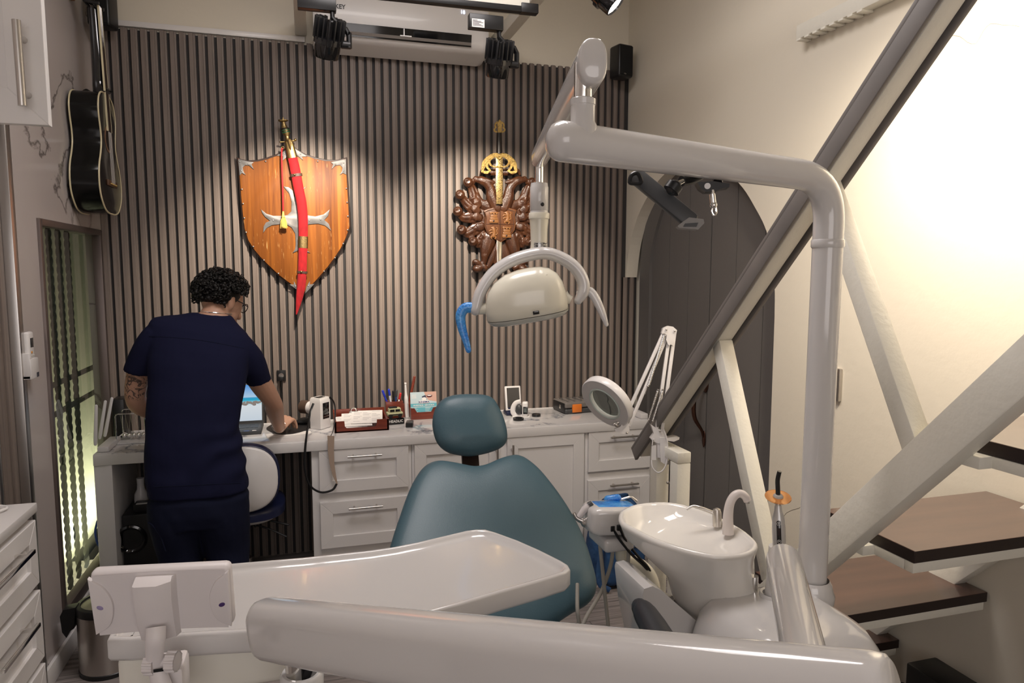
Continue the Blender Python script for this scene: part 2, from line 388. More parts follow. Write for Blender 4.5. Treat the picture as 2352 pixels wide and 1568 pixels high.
for pts in (((2158, 90), (2180, 82), (2205, 84), (2222, 97), (2242, 100), (2258, 72), (2276, 54), (2300, 57), (2325, 58), (2342, 61)), ((2020, 138), (2036, 128), (2046, 122)), ((1798, 1190), (1806, 1178), (1822, 1170), (1836, 1166), (1848, 1152))):
    MB().tube([P(u, v, x=XR-.0002) for u, v in pts], .0009, 5, k=2).build('crack', CRK, wr)
XD = XR+TW-.004
arch_pts = [(-1.56, 1.40), (-1.55, 1.6), (-1.47, 1.82), (-1.30, 2.02), (-1.08, 2.15), (-.8, 2.22), (-.52, 2.18), (-.33, 2.06), (-.2, 1.88), (-.135, 1.70), (-.125, 1.5)]
def jamb():
    pts = cat([Vector((y, z)) for y, z in arch_pts], 4)
    path = [Vector((XD+.03, -1.56, 0.0))]+[Vector((XD+.03, p.x, p.y)) for p in pts]+[Vector((XD+.03, -.125, 0.0))]
    m = MB(); rings = []
    cen = Vector((XD+.03, -.84, 1.2))
    for p in path:
        o = (p-cen); o.z = max(o.z, 0) if p.z > 1.35 else 0
        o = o.normalized() if o.length > 1e-6 else Vector((0, 1, 0)); o.x = 0
        rings.append([p+Vector((-.03, 0, 0))-o*.07, p+Vector((-.03, 0, 0))+o*.07, p+Vector((.03, 0, 0))+o*.07, p+Vector((.03, 0, 0))-o*.07])
    m.loft(rings); return m
door = struct(jamb().build('door_1', DOORM, ang=30))
def leaf(y0, y1, nm):
    m = MB(); n = 3; wdt = (y1-y0)/n
    for i in range(n):
        a, b = y0+i*wdt+.0025, y0+(i+1)*wdt-.0025
        def top(y):
            pts = [(p[0], p[1]+.045) for p in arch_pts]
            for (ya, za), (yb, zb) in zip(pts, pts[1:]):
                if ya <= y <= yb: return za+(zb-za)*(y-ya)/(yb-ya)
            return 1.3
        ys = [a+(b-a)*k/5 for k in range(6)]
        out = [(XD+.018, a, 0.01)]+[(XD+.018, y, min(top(y), 2.2)) for y in ys]+[(XD+.018, b, 0.01)]
        m.plate(out, (1, 0, 0), .03)
    m.b2((XD+.03, y0, .01), (XD+.045, y1, 1.3))
    return m.build(nm, DOORM, door, smooth=False)
leaf(-1.50, -.832, 'door_leaf'); leaf(-.824, -.185, 'door_leaf')
COPPER = mat('aged_copper', (0.10, 0.050, 0.036), 0.38, 1.0)
hp = P(1622, 880, x=XD+.018); m = MB()
m.ball(hp+Vector((-.004, 0, 0.0)), (.008, .028, .05), 14)
m.ball(hp+Vector((-.004, 0, -.30)), (.006, .016, .045), 12)
m.tube([hp+Vector((-.006, 0, -.01)), hp+Vector((-.05, .01, -.05)), hp+Vector((-.062, .015, -.12)), hp+Vector((-.055, .01, -.19)), hp+Vector((-.02, 0, -.25)), hp+Vector((-.006, 0, -.29))], [.011, .010, .012, .011, .008, .007], 10, k=4, rnd=True)
m.build('door_handle', COPPER, door)
# wall fittings
pl = P(1913, 880, x=XR); m = MB()
tag(MB().b2((pl.x-.016, pl.y-.05, pl.z-.062), (pl.x-.0003, pl.y+.012, pl.z+.062), .004).build('wall_plate', STEEL, org=pl), 'narrow steel wall plate behind the white lamp pole', 'wall plate')
cp = [P(1852, 92, x=XR), P(2105, 0, x=XR)]
m = MB(); m.b2((XR-.05, cp[1].y-.9, cp[0].z-.005), (XR-.001, cp[0].y, cp[0].z+.05), .004)
for i in range(8): m.b2((XR-.052, cp[0].y-.03-.045*i, cp[0].z-.012), (XR-.001, cp[0].y-.006-.045*i, cp[0].z-.0045), .001)
tag(m.build('cable_trunking', PAINTW, org=cp[0]), 'white slotted cable trunking high on the right wall', 'cable trunking')
# ------------------------------------------------------------------ cabinets and worktop
YF = -0.50          # front plane of the worktop
def shaker(x0, x1, z0, z1, y, stile=.062, M=None, th=.02):
    m = MB(M); g = .00022; s = stile
    o = [(x0, z0), (x1, z0), (x1, z1), (x0, z1)]; i = [(x0+s, z0+s), (x1-s, z0+s), (x1-s, z1-s), (x0+s, z1-s)]
    for k in range(4):
        a, b, c, d = o[k], o[(k+1) % 4], i[(k+1) % 4], i[k]
        cx = sum(q[0] for q in (a, b, c, d))/4; cz = sum(q[1] for q in (a, b, c, d))/4
        q = []
        for px, pz in (a, b, c, d):
            v = Vector((px-cx, pz-cz)); v *= 1 - g/max(v.length, .01)*1.5; q.append((cx+v.x, y, cz+v.y))
        m.plate([(p[0], y, p[2]) for p in q], (0, -1, 0), th, .0015)
    m.b2((x0+s-.004, y-th+.010, z0+s-.004), (x1-s+.004, y-.001, z1-s+.004))
    yb = y-th+.0009
    for lo, hi in (((x0+.002, z0+.002), (x1-.002, z0+s-.001)), ((x0+.002, z1-s+.001), (x1-.002, z1-.002)), ((x0+.002, z0+s-.001), (x0+s-.001, z1-s+.001)), ((x1-s+.001, z0+s-.001), (x1-.002, z1-s+.001))): m.b2((lo[0], yb, lo[1]), (hi[0], y-.001, hi[1]))
    return m
def bar_handle(x0, z0, x1, z1, y, M=None, r=.0058, out=.032):
    m = MB(M); a, b = Vector((x0, y-out, z0)), Vector((x1, y-out, z1)); m.cyl(a, b, r, 14)
    for t in (.17, .83):
        p = a.lerp(b, t); m.cyl(p+Vector((0, 0, 0)), Vector((p.x, y, p.z)), r*.85, 12)
    return m
wt = thing('worktop', 'long white marbled worktop running along the slatted wall, over desk and cabinets', 'worktop', (.45, -.25, .71))
m = MB(); m.b2((-.965, YF, .713), (1.86, -.016, .7595), .003)
m.build('top_slab', TOPM, wt)
MB().b2((-.965, YF-.004, .706), (1.86, YF+.03, .756), .003).build('front_edge', LACQ, wt)
tag(MB().b2((-.965, YF+.002, 0), (-.890, -.03, .7055), .003).build('desk_side_panel', LACQ, org=(-.93, -.26, 0)), 'white upright end panel holding up the left end of the worktop', 'desk panel')
MB().b2((-.9, -.028, .759), (1.86, -.016, .7601), .0002).build('back_lip', LACQ, wt)
def cab(nm, label, x0, x1, cat='cabinet'):
    t = thing(nm, label, cat, ((x0+x1)/2, -.25, 0), 'white cabinets under the worktop')
    m = MB(); m.b2((x0, YF+.022, .0), (x1, -.02, .706), .001)
    m.build('carcass', LACQ, t); return t
YD = YF+.022
t = cab('drawer_cabinet', 'white two-drawer cabinet beside the knee space of the desk', -.006, .494)
for z0, z1 in ((.484, .716), (.196, .448)):
    d = shaker(.030, .476, z0, z1-.012, YD).build('drawer', LACQ, t, smooth=False)
    zz = z1-.045
    bar_handle(.168, zz, .338, zz, YD-.02).build('handle', STEEL, d)
t = cab('door_cabinet', 'white double-door cabinet behind the blue dental chair', .496, 1.464)
for x0, x1, hx in ((.508, .968, .945), (1.008, 1.452, 1.032)):
    d = shaker(x0, x1, .12, .704, YD).build('cabinet_door', LACQ, t, smooth=False)
    bar_handle(hx, .50, hx, .672, YD-.02).build('handle', STEEL, d)
t = cab('drawer_cabinet', 'white two-drawer cabinet behind the magnifier lamp, next to the arched door', 1.466, 1.872)
for z0, z1 in ((.478, .716), (.18, .44)):
    d = shaker(1.480, 1.862, z0, z1-.012, YD).build('drawer', LACQ, t, smooth=False)
    zz = z1-.042
    bar_handle(1.60, zz, 1.775, zz, YD-.02).build('handle', STEEL, d)

# base drawers in the near left corner (face +X)
RM = Matrix.Rotation(pi/2, 4, 'Z')       # local -Y faces world +X, local x runs along world +Y
XC = -.78
t = thing('drawer_cabinet', 'white drawer cabinet with chrome handles in the near left corner', 'cabinet', (XC-.1, -2.5, 0))
m = MB(); m.b2((XL+.003, -3.2, 0), (XC-.02, -1.752, .895), .002); m.build('carcass', LACQ, t)
m = MB(); m.b2((XL+.003, -3.2, .897), (XC+.004, -1.742, .925), .004); m.build('cabinet_top', LACQ, t)
for z0, z1 in ((.686, .876), (.458, .664), (.235, .437), (.03, .215)):
    d = shaker(-2.35, -1.752, z0, z1, -(XC-.02), .055, RM).build('drawer', LACQ, t, smooth=False)
    m = MB(RM); zz = z1-.048; yb = -(XC-.02)-.02
    m.box((-2.0, yb-.034, zz), (.24, .011, .011), None, .001); m.box((-2.09, yb-.017, zz), (.009, .034, .009)); m.box((-1.91, yb-.017, zz), (.009, .034, .009))
    m.build('handle', CHROME, d)
cb = P(25, 1156, z=.93); m = MB()
m.tube([(-.98, -1.80, .932), (-.93, -1.78, .934), (-.87, -1.775, .934), (-.83, -1.80, .933), (-.86, -1.84, .933), (-.95, -1.86, .933), (-.99, -1.88, .933)], .0035, 8, k=5)
tag(m.build('cable', LACQ, org=(-.9, -1.8, .93)), 'thin white cable lying on the near left cabinet top', 'cable')

# wall cabinet whose door stands open
t = thing('wall_cabinet', 'white wall cabinet with steel bar handle at the top left, door swung open', 'wall cabinet', (-.93, -2.1, 1.92))
MB().b2((XL, -2.235, 1.93), (-.87, -1.85, 2.7), .002).build('carcass', LACQ, t)
ha, hb = P(37, 46, y=-2.294), P(52, 243, y=-2.294)
d = shaker(-.875, -.53, 1.912, 2.70, -2.238, .074).build('cabinet_door', LACQ, t, smooth=False)
bar_handle(ha.x, ha.z, hb.x, hb.z, -2.258, r=.0085, out=.036).build('handle', STEEL, d)

# ------------------------------------------------------------------ ceiling beams, track, air conditioner
for nm, x in (('left', 0.0), ('right', 1.06)):
    o = MB().b2((x-.03, -2.6, 2.845), (x+.03, 0.0, 2.915), .006).build('ceiling_beam', PAINTW, org=(x, -1, 2.85)); tag(o, 'white steel ceiling beam meeting the wall at the %s end of the air conditioner' % nm, 'beam', 'steel ceiling beams')
YT = -1.0
o = MB().b2((.44, YT-.016, 2.732), (.96, YT+.07, 2.845), .004).build('ceiling_beam', PAINTW, org=(.5, YT, 2.75)); tag(o, 'white cross beam directly above the black lighting track', 'beam', 'steel ceiling beams')
ra, rb = P(640, -26, y=YT), P(1230, 33, y=YT)
m = MB(); m.beam(ra+Vector((0, 0, .012)), rb+Vector((0, 0, .012)), .036, .024, (0, 0, 1), .002)
tr = thing('lighting_track', 'black lighting track carrying the spotlights in front of the air conditioner', 'lighting track', (.45, YT, 2.715))
m.build('rail', BLACK, tr); MB().beam(rb+Vector((-.07, 0, .0175)), rb+Vector((.008, 0, .0185)), .042, .040, (0, 0, 1), .003).build('end_feed', BLACK, tr)
LED = mat('spot_led', (1, .9, .8), emit=(1, .88, .72), es=25)
def track_spot(px, body, label, tilt=(0, 0), zr=2.70):
    """adapter box under the rail, bent arm, finned can"""
    t = thing('track_spotlight', label, 'spotlight', (px, YT, 2.68), 'black track spotlights')
    MB().b2((px-.13, YT-.02, zr-.060), (px+.02, YT+.02, zr), .003).build('adapter', BLACK, t)
    q = Vector((px+.005, YT, zr-.060)); c = Vector(body)
    e = c + Vector((.082, -.0, .0))
    m = MB(); m.tube([q, q-Vector((0, 0, .022)), q+Vector((.028, 0, -.05)), (e.x-.012, c.y, q.z-.062), (e.x, c.y, q.z-.085), (e.x, c.y, c.z+.03), (e.x, c.y, c.z-.03)], [.010, .010, .011, .011, .011, .011, .011], 10, flat=1.3)
    m.cyl((e.x+.004, c.y, c.z-.018), (c.x+.05, c.y, c.z-.018), .016, 14); m.build('arm', BLACK, t)
    R = Euler((tilt[0], tilt[1], 0)).to_matrix().to_4x4(); MM = Matrix.Translation(c) @ R
    m = MB(); m.lathe([(.046, -.075), (.050, -.070), (.052, -.02), (.060, -.018), (.060, .004), (.054, .006), (.040, .010), (.038, .070), (0.001, .072)], MM, 32, (False, False))
    m.lathe([(.046, -.075), (.043, -.066), (.0, -.063)], MM, 32, (False, False))
    can = m.build('lamp_can', BLACKG, t)
    m = MB(MM)
    for k in range(16):
        a = 2*pi*k/16; m.box((.049*cos(a), .049*sin(a), .038), (.026, .006, .082), (0, 0, a), .001)
    m.build('cooling_fins', BLACK, can)
    MB().lathe([(.042, -.0665), (.0, -.0665)], MM, 24, (False, False)).build('lens', LED, can)
    return t
t1 = track_spot(.12, (.107, YT, 2.535), 'black track spotlight hanging left of the air conditioner louvre, over the shield', (radians(26), radians(8)), 2.700)
t2 = track_spot(.82, (.823, YT, 2.515), 'black track spotlight hanging right of the air conditioner, over the carved eagle', (radians(24), radians(0)), 2.690)
MB().b2((.70, YT-.0206, 2.633), (.755, YT-.0201, 2.667)).build('rating_label', PAPER, [c for c in t2.children if c.name.startswith('adapter')][0])
m = MB()
for k in range(6): m.b2((.704, YT-.0212, 2.661-k*.0045), (.704+(.02 if k == 0 else .028+.018*((k*7) % 3)/2), YT-.0207, 2.663-k*.0045))
m.build('label_print', INK, [c for c in t2.children if c.name.startswith('adapter')][0])
t3c = P(1386, -14, y=-1.2)
t = thing('track_spotlight', 'black spotlight at the top edge above the speaker, turned towards the stair wall', 'spotlight', t3c, 'black track spotlights')
MM = Matrix.Translation(t3c) @ Euler((radians(-20), radians(-42), 0)).to_matrix().to_4x4()
m = MB(); m.lathe([(.046, -.075), (.050, -.070), (.052, -.02), (.060, -.018), (.060, .004), (.052, .008), (.050, .078), (0.001, .08)], MM, 32, (False, False)); m.lathe([(.046, -.075), (.043, -.066), (.0, -.063)], MM, 32, (False, False))
can = m.build('lamp_can', BLACKG, t); MB().lathe([(.042, -.0665), (.0, -.0665)], MM, 24, (False, False)).build('lens', LED, can)
MB().tube([t3c+Vector((.06, 0, 0)), t3c+Vector((.075, 0, .1)), t3c+Vector((.03, 0, .2)), (t3c.x+.03, t3c.y, ZC)], .011, 10).build('arm', BLACK, t)

ac = thing('air_conditioner', 'white split air conditioner above the slatted wall with open louvre', 'air conditioner', (.52, 0, 2.78))
x0, x1 = .062, .985
prof = [(-.012, 2.775), (-.012, 3.05), (-.17, 3.05), (-.205, 3.02), (-.212, 2.95), (-.208, 2.88), (-.192, 2.805), (-.12, 2.775)]
c = cat([Vector(p) for p in prof], 3, True)
m = MB(); rings = []
for x, s in ((x0, .90), (x0+.012, .97), (x0+.035, 1), (x1-.035, 1), (x1-.012, .97), (x1, .90)):
    rings.append([(x, -.1+(v.x+.1)*s, 2.92+(v.y-2.92)*s) for v in c])
m.loft(rings); m.build('housing', LACQ, ac)
a0, a1 = P(752, 44, y=-.2), P(1082, 82, y=-.2)
ls0, ls1 = .150, .920
zt0, zt1, zb1 = P(760, 47, y=-.211).z, P(1080, 82, y=-.211).z, P(1078, 107, y=-.195).z
zs_ = (zt0+zt1)/2; ls0, ls1 = P(752, 46, y=-.21).x, P(1083, 84, y=-.21).x; zb_ = zb1-.004
m = MB(); m.plate([(ls0, -.212, zs_), (ls1, -.212, zs_), (ls1, -.196, zb_), (ls0, -.196, zb_)], (0, -.93, -.2), .004); m.build('outlet', BLACKG, ac)
m = MB(); m.plate([(ls0+.03, -.224, zb_+.016), (ls1-.004, -.224, zb_+.016), (ls1-.004, -.212, zb_+.004), (ls0+.03, -.212, zb_+.004)], (0, -.9, -.3), .003); m.build('louvre', ALU, ac)
m = MB()
m.b2((.50, -.222, zb_+.014), (.56, -.212, zb_+.022)); m.b2((.518, -.221, zb_+.021), (.524, -.211, zs_-.004))
m.build('vane_motor', LACQ, ac)
DIG = mat('led_digits', (.7, .8, 1), emit=(.70, .78, 1), es=1.6)
dpos = P(1063, 28, y=-.214)
text_mesh('temperature_display', '18', .027, frame_M(dpos, (1, 0, 0), (0, 0, 1)), DIG, ac)
text_mesh('maker_lettering', 'SANKEY', .030, frame_M(P(768, 14, y=-.214), (1, 0, 0), (0, 0, 1)), BLACK, ac, bold=.0006)

# ------------------------------------------------------------------ wall speakers
def wall_speaker(c, label, yaw=0.0):
    t = thing('wall_speaker', label, 'speaker', c, 'small black corner speakers'); m = MB(Matrix.Translation(c) @ Matrix.Rotation(yaw, 4, 'Z'))
    m.box((0, 0, 0), (.105, .10, .185), None, .014, 3); m.build('speaker_cabinet', BLACK, t)
    m = MB(Matrix.Translation(c) @ Matrix.Rotation(yaw, 4, 'Z')); m.box((0, -.05, .0), (.088, .008, .165), None, .003); m.build('grille', mat('speaker_cloth', (.006, .006, .006), .9), t)
    m = MB(Matrix.Translation(c) @ Matrix.Rotation(yaw, 4, 'Z')); m.box((0, .06, 0), (.02, .08, .03)); m.build('bracket', BLACK, t)
    return t
c = (P(1407, 107, y=-.12)+P(1447, 180, y=-.12))/2; t = wall_speaker(c, 'small black speaker in the right wall corner above the slats', radians(12))
text_mesh('speaker_badge', 'Klip', .010, frame_M(c+Vector((.0, -.056, -.077)), (1, .1, 0), (0, 0, 1)), STEEL, t)
c = P(241, 30, y=-.12); wall_speaker(c+Vector((-.01, 0, .02)), 'small black speaker in the left wall corner behind the guitar neck', radians(-12))

# ------------------------------------------------------------------ guitar on the left wall
GX0, GX1, GY = -.985, -.868, -.335
half = [(1.860, 0.0), (1.862, .06), (1.880, .12), (1.93, .172), (1.99, .188), (2.06, .175), (2.12, .140), (2.17, .120), (2.22, .122), (2.28, .137), (2.33, .138), (2.375, .115), (2.398, .07), (2.402, .0)]
hc = cat([Vector(p) for p in half], 4)
out = [(GY-v.y, v.x) for v in hc] + [(GY+v.y, v.x) for v in hc[-2:0:-1]]
gt = thing('acoustic_guitar', 'black acoustic guitar with cream binding hanging on the left wall by the corner', 'guitar', (GX0, GY, 1.86))
cy, cz = GY, 2.12
def ring(x, s): return [(x, cy+(y-cy)*s, cz+(z-cz)*s) for y, z in out]
m = MB(); m.loft([ring(GX0, .96), ring(GX0+.003, 1), ring(GX1-.003, 1), ring(GX1, .985)]); m.build('body', mat('guitar_black', (.006, .006, .006), .16, spec=.25), gt)
BIND = mat('cream_binding', (.62, .55, .36), .35)
for x in (GX0+.002, GX1-.001):
    m = MB(); m.tube([Vector(p) for p in ring(x, 1.002)], .0036, 8, closed=True, up=(1, 0, 0)); m.build('binding', BIND, gt)
WOODL = mat('guitar_rosette_wood', (.20, .10, .05), .4)
m = MB(); R90 = Matrix.Rotation(pi/2, 4, 'Y')
m.lathe([(.062, .0), (.062, .0012), (.050, .0012), (.050, 0)], Matrix.Translation((GX1, GY, 2.20)) @ R90, 32, (False, False)); m.build('rosette', WOODL, gt)
MB().lathe([(.050, .0008), (0.0005, .0008)], Matrix.Translation((GX1, GY, 2.20)) @ R90, 32, (False, False)).build('sound_hole', mat('sound_hole_dark', (.02, .012, .008), .9), gt)
m = MB(); m.plate([(GX1+.001, GY-.028, 2.235), (GX1+.001, GY+.028, 2.235), (GX1-.012, GY+.022, 2.79), (GX1-.012, GY-.022, 2.79)], (1, 0, 0), .008); m.build('fretboard', mat('rosewood', (.03, .016, .012), .45), gt)
for s in (-1, 1):
    m = MB(); m.beam((GX1+.006, GY+s*.0285, 2.235), (GX1-.007, GY+s*.0225, 2.79), .003, .008, (1, 0, 0)); m.build('neck_binding', BIND, gt)
m = MB(); m.tube([(GX1-.012, GY, 2.40), (GX1-.028, GY, 2.44), (GX1-.026, GY, 2.55), (GX1-.032, GY, 2.78)], [.045, .026, .0245, .022], 14, k=4, up=(0, 1, 0), flat=.75)
m.tube([(GX1-.03, GY, 2.37), (GX1-.075, GY, 2.392), (GX1-.09, GY, 2.41)], [.03, .026, .02], 10, up=(0, 1, 0)); m.build('neck', BLACKG, gt)
m = MB(); m.plate([(GX1-.028, GY-.024, 2.79), (GX1-.028, GY+.024, 2.79), (GX1-.055, GY+.04, 2.97), (GX1-.055, GY-.04, 2.97)], (-1, 0, -.1), .016, .002); hd = m.build('headstock', BLACKG, gt)
BRASS = mat('brass', (.50, .36, .14), .32, 1.0)
for s in (-1, 1):
    for k in range(3):
        z = 2.83+.05*k; m = MB(); m.cyl((GX1-.045, GY+s*.03, z), (GX1-.045, GY+s*.055, z), .004, 8); m.ball((GX1-.045, GY+s*.062, z), (.006, .009, .008), 10); m.build('tuning_peg', BRASS, hd)
m = MB(); m.b2((GX1, GY-.075, 1.985), (GX1+.010, GY+.075, 2.012), .003); m.build('bridge', mat('bridge_wood', (.10, .05, .025), .4), gt)
m = MB()
for k in range(6): m.ball((GX1+.012, GY-.045+.018*k, 1.995), .005, 8)
m.build('bridge_pins', BRASS, gt)
m = MB()
for k in range(6): m.cyl((GX1+.012, GY-.028+.0112*k, 2.0), (GX1-.004, GY-.017+.0068*k, 2.79), .0007, 5)
m.build('strings', STEEL, gt)
hk = thing('guitar_hanger', 'black guitar hanger with wooden block high on the left wall', 'guitar hanger', (XL, GY, 2.80))
MB().b2((XL, GY-.10, 2.815), (XL+.02, GY+.04, 2.90), .004).build('wooden_block', mat('hanger_wood', (.30, .14, .06), .5), hk)
m = MB(); m.tube([(XL+.02, GY, 2.84), (XL+.05, GY, 2.83), (XL+.075, GY-.038, 2.80), (GX1+.002, GY-.040, 2.79)], .008, 8); m.tube([(XL+.05, GY, 2.83), (XL+.075, GY+.038, 2.80), (GX1+.002, GY+.040, 2.79)], .008, 8); m.build('yoke', BLACK, hk)

# ------------------------------------------------------------------ remote in its holder, waste bin
rc = P(68, 815, x=XL+.02)
rt = thing('remote_control', 'white air conditioner remote standing in a wall holder beside the barred window', 'remote control', (XL, rc.y, rc.z-.08))
y, z = rc.y, rc.z
m = MB(); m.b2((XL+.008, y-.022, z-.07), (XL+.028, y+.028, z+.085), .008, 3); m.build('remote_body', LACQ, rt)
MB().b2((XL+.0281, y-.010, z+.028), (XL+.0288, y+.018, z+.062), .0005).build('display', mat('lcd_dark', (.04, .042, .045), .2), rt)
MB().ball((XL+.0285, y-.002, z+.010), (.002, .006, .005), 10).build('power_button', mat('orange_button', (.65, .28, .05), .4), rt)
m = MB()
for r in range(5):
    for c_ in range(3): m.ball((XL+.0285, y-.010+.0135*c_, z-.003-.012*r), (.002, .0042, .0036), 8)
m.build('buttons', mat('button_grey', (.52, .50, .47), .5), rt)
h = thing('remote_holder', 'white plastic wall holder gripping the remote control', 'holder', (XL, y, z-.085)); m = MB()
m.b2((XL+.0005, y-.042, z-.085), (XL+.0072, y+.034, z+.02), .002); m.b2((XL+.0072, y-.042, z-.085), (XL+.034, y+.034, z-.072), .002); m.b2((XL+.0072, y-.042, z-.085), (XL+.034, y-.024, z+.01), .003); m.b2((XL+.029, y-.042, z-.085), (XL+.036, y+.034, z-.012), .003); m.b2((XL+.0072, y+.029, z-.085), (XL+.034, y+.034, z-.012), .002)
m.build('bracket', LACQ, h)
MB().b2((XL+.036, y+.008, z-.083), (XL+.0366, y+.030, z-.066)).build('badge', INK, h)
bc = P(252, 1530, z=0)
bn = thing('waste_bin', 'brushed steel pedal bin with black lid under the barred window', 'bin', (bc.x, bc.y, 0)); M0 = Matrix.Translation((bc.x, bc.y, 0))
MB().lathe([(.104, .018), (.104, .250), (.100, .252)], M0, 40, (True, False)).build('bin_body', STEEL, bn)
m = MB(); m.lathe([(.106, 0), (.107, .016), (.104, .019)], M0, 40, (True, False)); m.build('base_ring', BLACK, bn)
m = MB(); m.lathe([(.106, .250), (.106, .276), (.103, .280), (.088, .283), (.086, .276), (.001, .276)], M0, 40, (False, False)); m.build('lid_rim', BLACK, bn)
MB().lathe([(.086, .278), (.05, .284), (.001, .286)], M0, 36, (False, False)).build('lid', STEEL, bn)
m = MB(); a = Vector((-.104, -.02, .268)); Mh = Matrix.Translation((bc.x, bc.y, 0)); m.M = Mh
m.plate([(-.095, -.045, .284), (-.138, -.045, .280), (-.150, -.045, .255), (-.146, -.045, .19), (-.132, -.045, .165), (-.120, -.045, .19), (-.104, -.045, .20)], (0, 1, 0), .05, .004); m.build('hinge_cover', BLACK, bn)
# ------------------------------------------------------------------ things on the worktop
ZT = 0.7602
def T(u, v): return P(u, v, z=ZT)
# laptop
lx1 = -.250; lx0 = lx1-.335; ly0, ly1 = -.285, -.075
lp = thing('laptop', 'dark laptop with a lit beach wallpaper open on the desk in front of the man', 'laptop', ((lx0+lx1)/2, -.18, ZT))
MB().b2((lx0, ly0, ZT), (lx1, ly1, ZT+.018), .003).build('base', DGREY, lp)
m = MB(); kx = (lx1-lx0-.04)/14
for r in range(5):
    for c in range(14): m.b2((lx0+.02+c*kx+.001, ly1-.035-.019*r-.016, ZT+.018), (lx0+.02+c*kx+kx-.001, ly1-.035-.019*r, ZT+.0195))
tag(m.build('keyboard', BLACK, lp), kind='stuff')
MB().b2((lx1-.045, ly0+.008, ZT+.018), (lx1-.025, ly0+.020, ZT+.0186)).build('sticker', PAPER, lp)
MB().b2((lx1-.085, ly0+.010, ZT+.018), (lx1-.060, ly0+.017, ZT+.0186)).build('sticker', mat('blue_sticker', (.05, .12, .5), .4), lp)
tl = radians(12); Ms = Matrix.Translation((0, ly1, ZT+.016)) @ Matrix.Rotation(-tl, 4, 'X')
MB(Ms).b2((lx0, -.004, 0), (lx1, .004, .215), .003).build('lid', DGREY, lp)
def beach():
    m = bpy.data.materials.new('beach_wallpaper'); m.use_nodes = True; N, L = nodes(m); N.remove(N['Principled BSDF'])
    e = N.new('ShaderNodeEmission'); e.inputs[1].default_value = 0.85; L.new(e.outputs[0], N['Material Output'].inputs[0])
    tc = N.new('ShaderNodeTexCoord'); sp = N.new('ShaderNodeSeparateXYZ'); r = N.new('ShaderNodeValToRGB')
    cols = [(0, (.62, .70, .78)), (.42, (.75, .80, .84)), (.50, (.42, .72, .78)), (.57, (.03, .42, .62)), (.64, (.05, .35, .62)), (.655, (.45, .66, .85)), (1, (.10, .32, .75))]
    el = r.color_ramp.elements
    el[0].position = 0; el[0].color = (*cols[0][1], 1); el[1].position = 1; el[1].color = (*cols[-1][1], 1)
    for p, c in cols[1:-1]: x = el.new(p); x.color = (*c, 1)
    L.new(tc.outputs['Generated'], sp.inputs[0]); L.new(sp.outputs[2], r.inputs[0]); L.new(r.outputs[0], e.inputs[0]); return m
scn = MB(Ms).b2((lx0+.008, -.0048, .014), (lx1-.008, -.0042, .208)).build('screen', beach(), lp, smooth=False)
m = MB(Ms); rr = random.Random(3)
for i in range(26):
    x = lx1-.010-rr.random()*.12; z = .100+rr.random()*.016; s = .002+rr.random()*.0055
    if x+s > lx1-.009: continue
    m.ball((x, -.0050, z), (s*1.5, .0003, s), 8)
m.build('rocks_picture', mat('picture_rocks', (.12, .11, .11), .8, emit=(.2, .17, .16), es=.5), scn)
# mouse pad, mouse, papers under the hand
pad = [T(*p) for p in ((612, 984), (622, 992), (640, 998), (672, 997), (704, 988), (722, 972), (716, 962), (690, 957), (655, 962), (628, 974))]
tag(MB().plate([Vector((v.x, v.y, ZT)) for v in cat(pad, 4, True)], (0, 0, 1), .004).build('mouse_pad', BLACK, org=pad[4]), 'black mouse pad under the man\'s right hand', 'mouse pad')
q = P(700, 965, z=ZT+.02)
ms = thing('computer_mouse', 'black mouse just beyond the man\'s right hand', 'mouse', (q.x, q.y, ZT+.0045))
MB(Matrix.Translation((q.x-.005, q.y+.01, ZT+.006)) @ Matrix.Rotation(-.9, 4, 'Z')).ball((0, 0, .010), (.030, .050, .018), 16).build('mouse_shell', DGREY, ms)
a = T(622, 1002)
m = MB(Matrix.Translation((a.x, a.y, ZT)) @ Matrix.Rotation(.12, 4, 'Z')); m.b2((-.02, -.02, 0), (.20, .05, .0016))
tag(m.build('paper_sheet', PAPER, org=a), 'white paper sheet lying at the desk edge below the mouse pad', 'paper')
# portable x-ray camera
q = T(738, 985); yaw = radians(-40); MX = Matrix.Translation((q.x-.004, q.y+.035, ZT)) @ Matrix.Rotation(yaw, 4, 'Z')
xr = thing('portable_xray_camera', 'white handheld x-ray camera with brown nozzle and dark screen, beside the mahogany letter tray', 'x-ray camera', (q.x, q.y+.035, ZT))
m = MB(MX); rings = []
for z, sx, sy in ((0, .92, .95), (.004, 1, 1), (.14, 1, 1), (.158, .97, .97), (.166, .85, .9)):
    c = [(.036, -.042), (.040, -.036), (.040, .036), (.034, .042), (-.032, .042), (-.038, .034), (-.038, -.034), (-.032, -.042)]
    rings.append([(x*sx-(.010 if z < .05 else 0)*0, y*sy, z) for x, y in c])
m.loft(rings); m.build('camera_body', LACQ, xr)
m = MB(MX); m.cyl((-.036, 0, .105), (-.070, 0, .105), .034, 24); m.build('collar', LACQ, xr)
m = MB(MX); m.tube([(-.070, 0, .105), (-.072, 0, .105), (-.118, 0, .105), (-.120, 0, .105)], [.033, .036, .036, .033], 24); m.build('nozzle', mat('brown_nozzle', (.075, .048, .035), .35), xr)
s = MB(MX).b2((.0398, -.026, .055), (.0412, .026, .140), .001).build('screen', BLACKG, xr)
m = MB(MX)
for k in range(4): m.b2((.0412, -.020+.011*k, .062), (.0418, -.013+.011*k, .069))
m.build('touch_keys', STEEL, s)
MB(MX).b2((-.018, -.026, .1655), (.018, .026, .1672), .001).build('top_panel', BLACKG, xr)
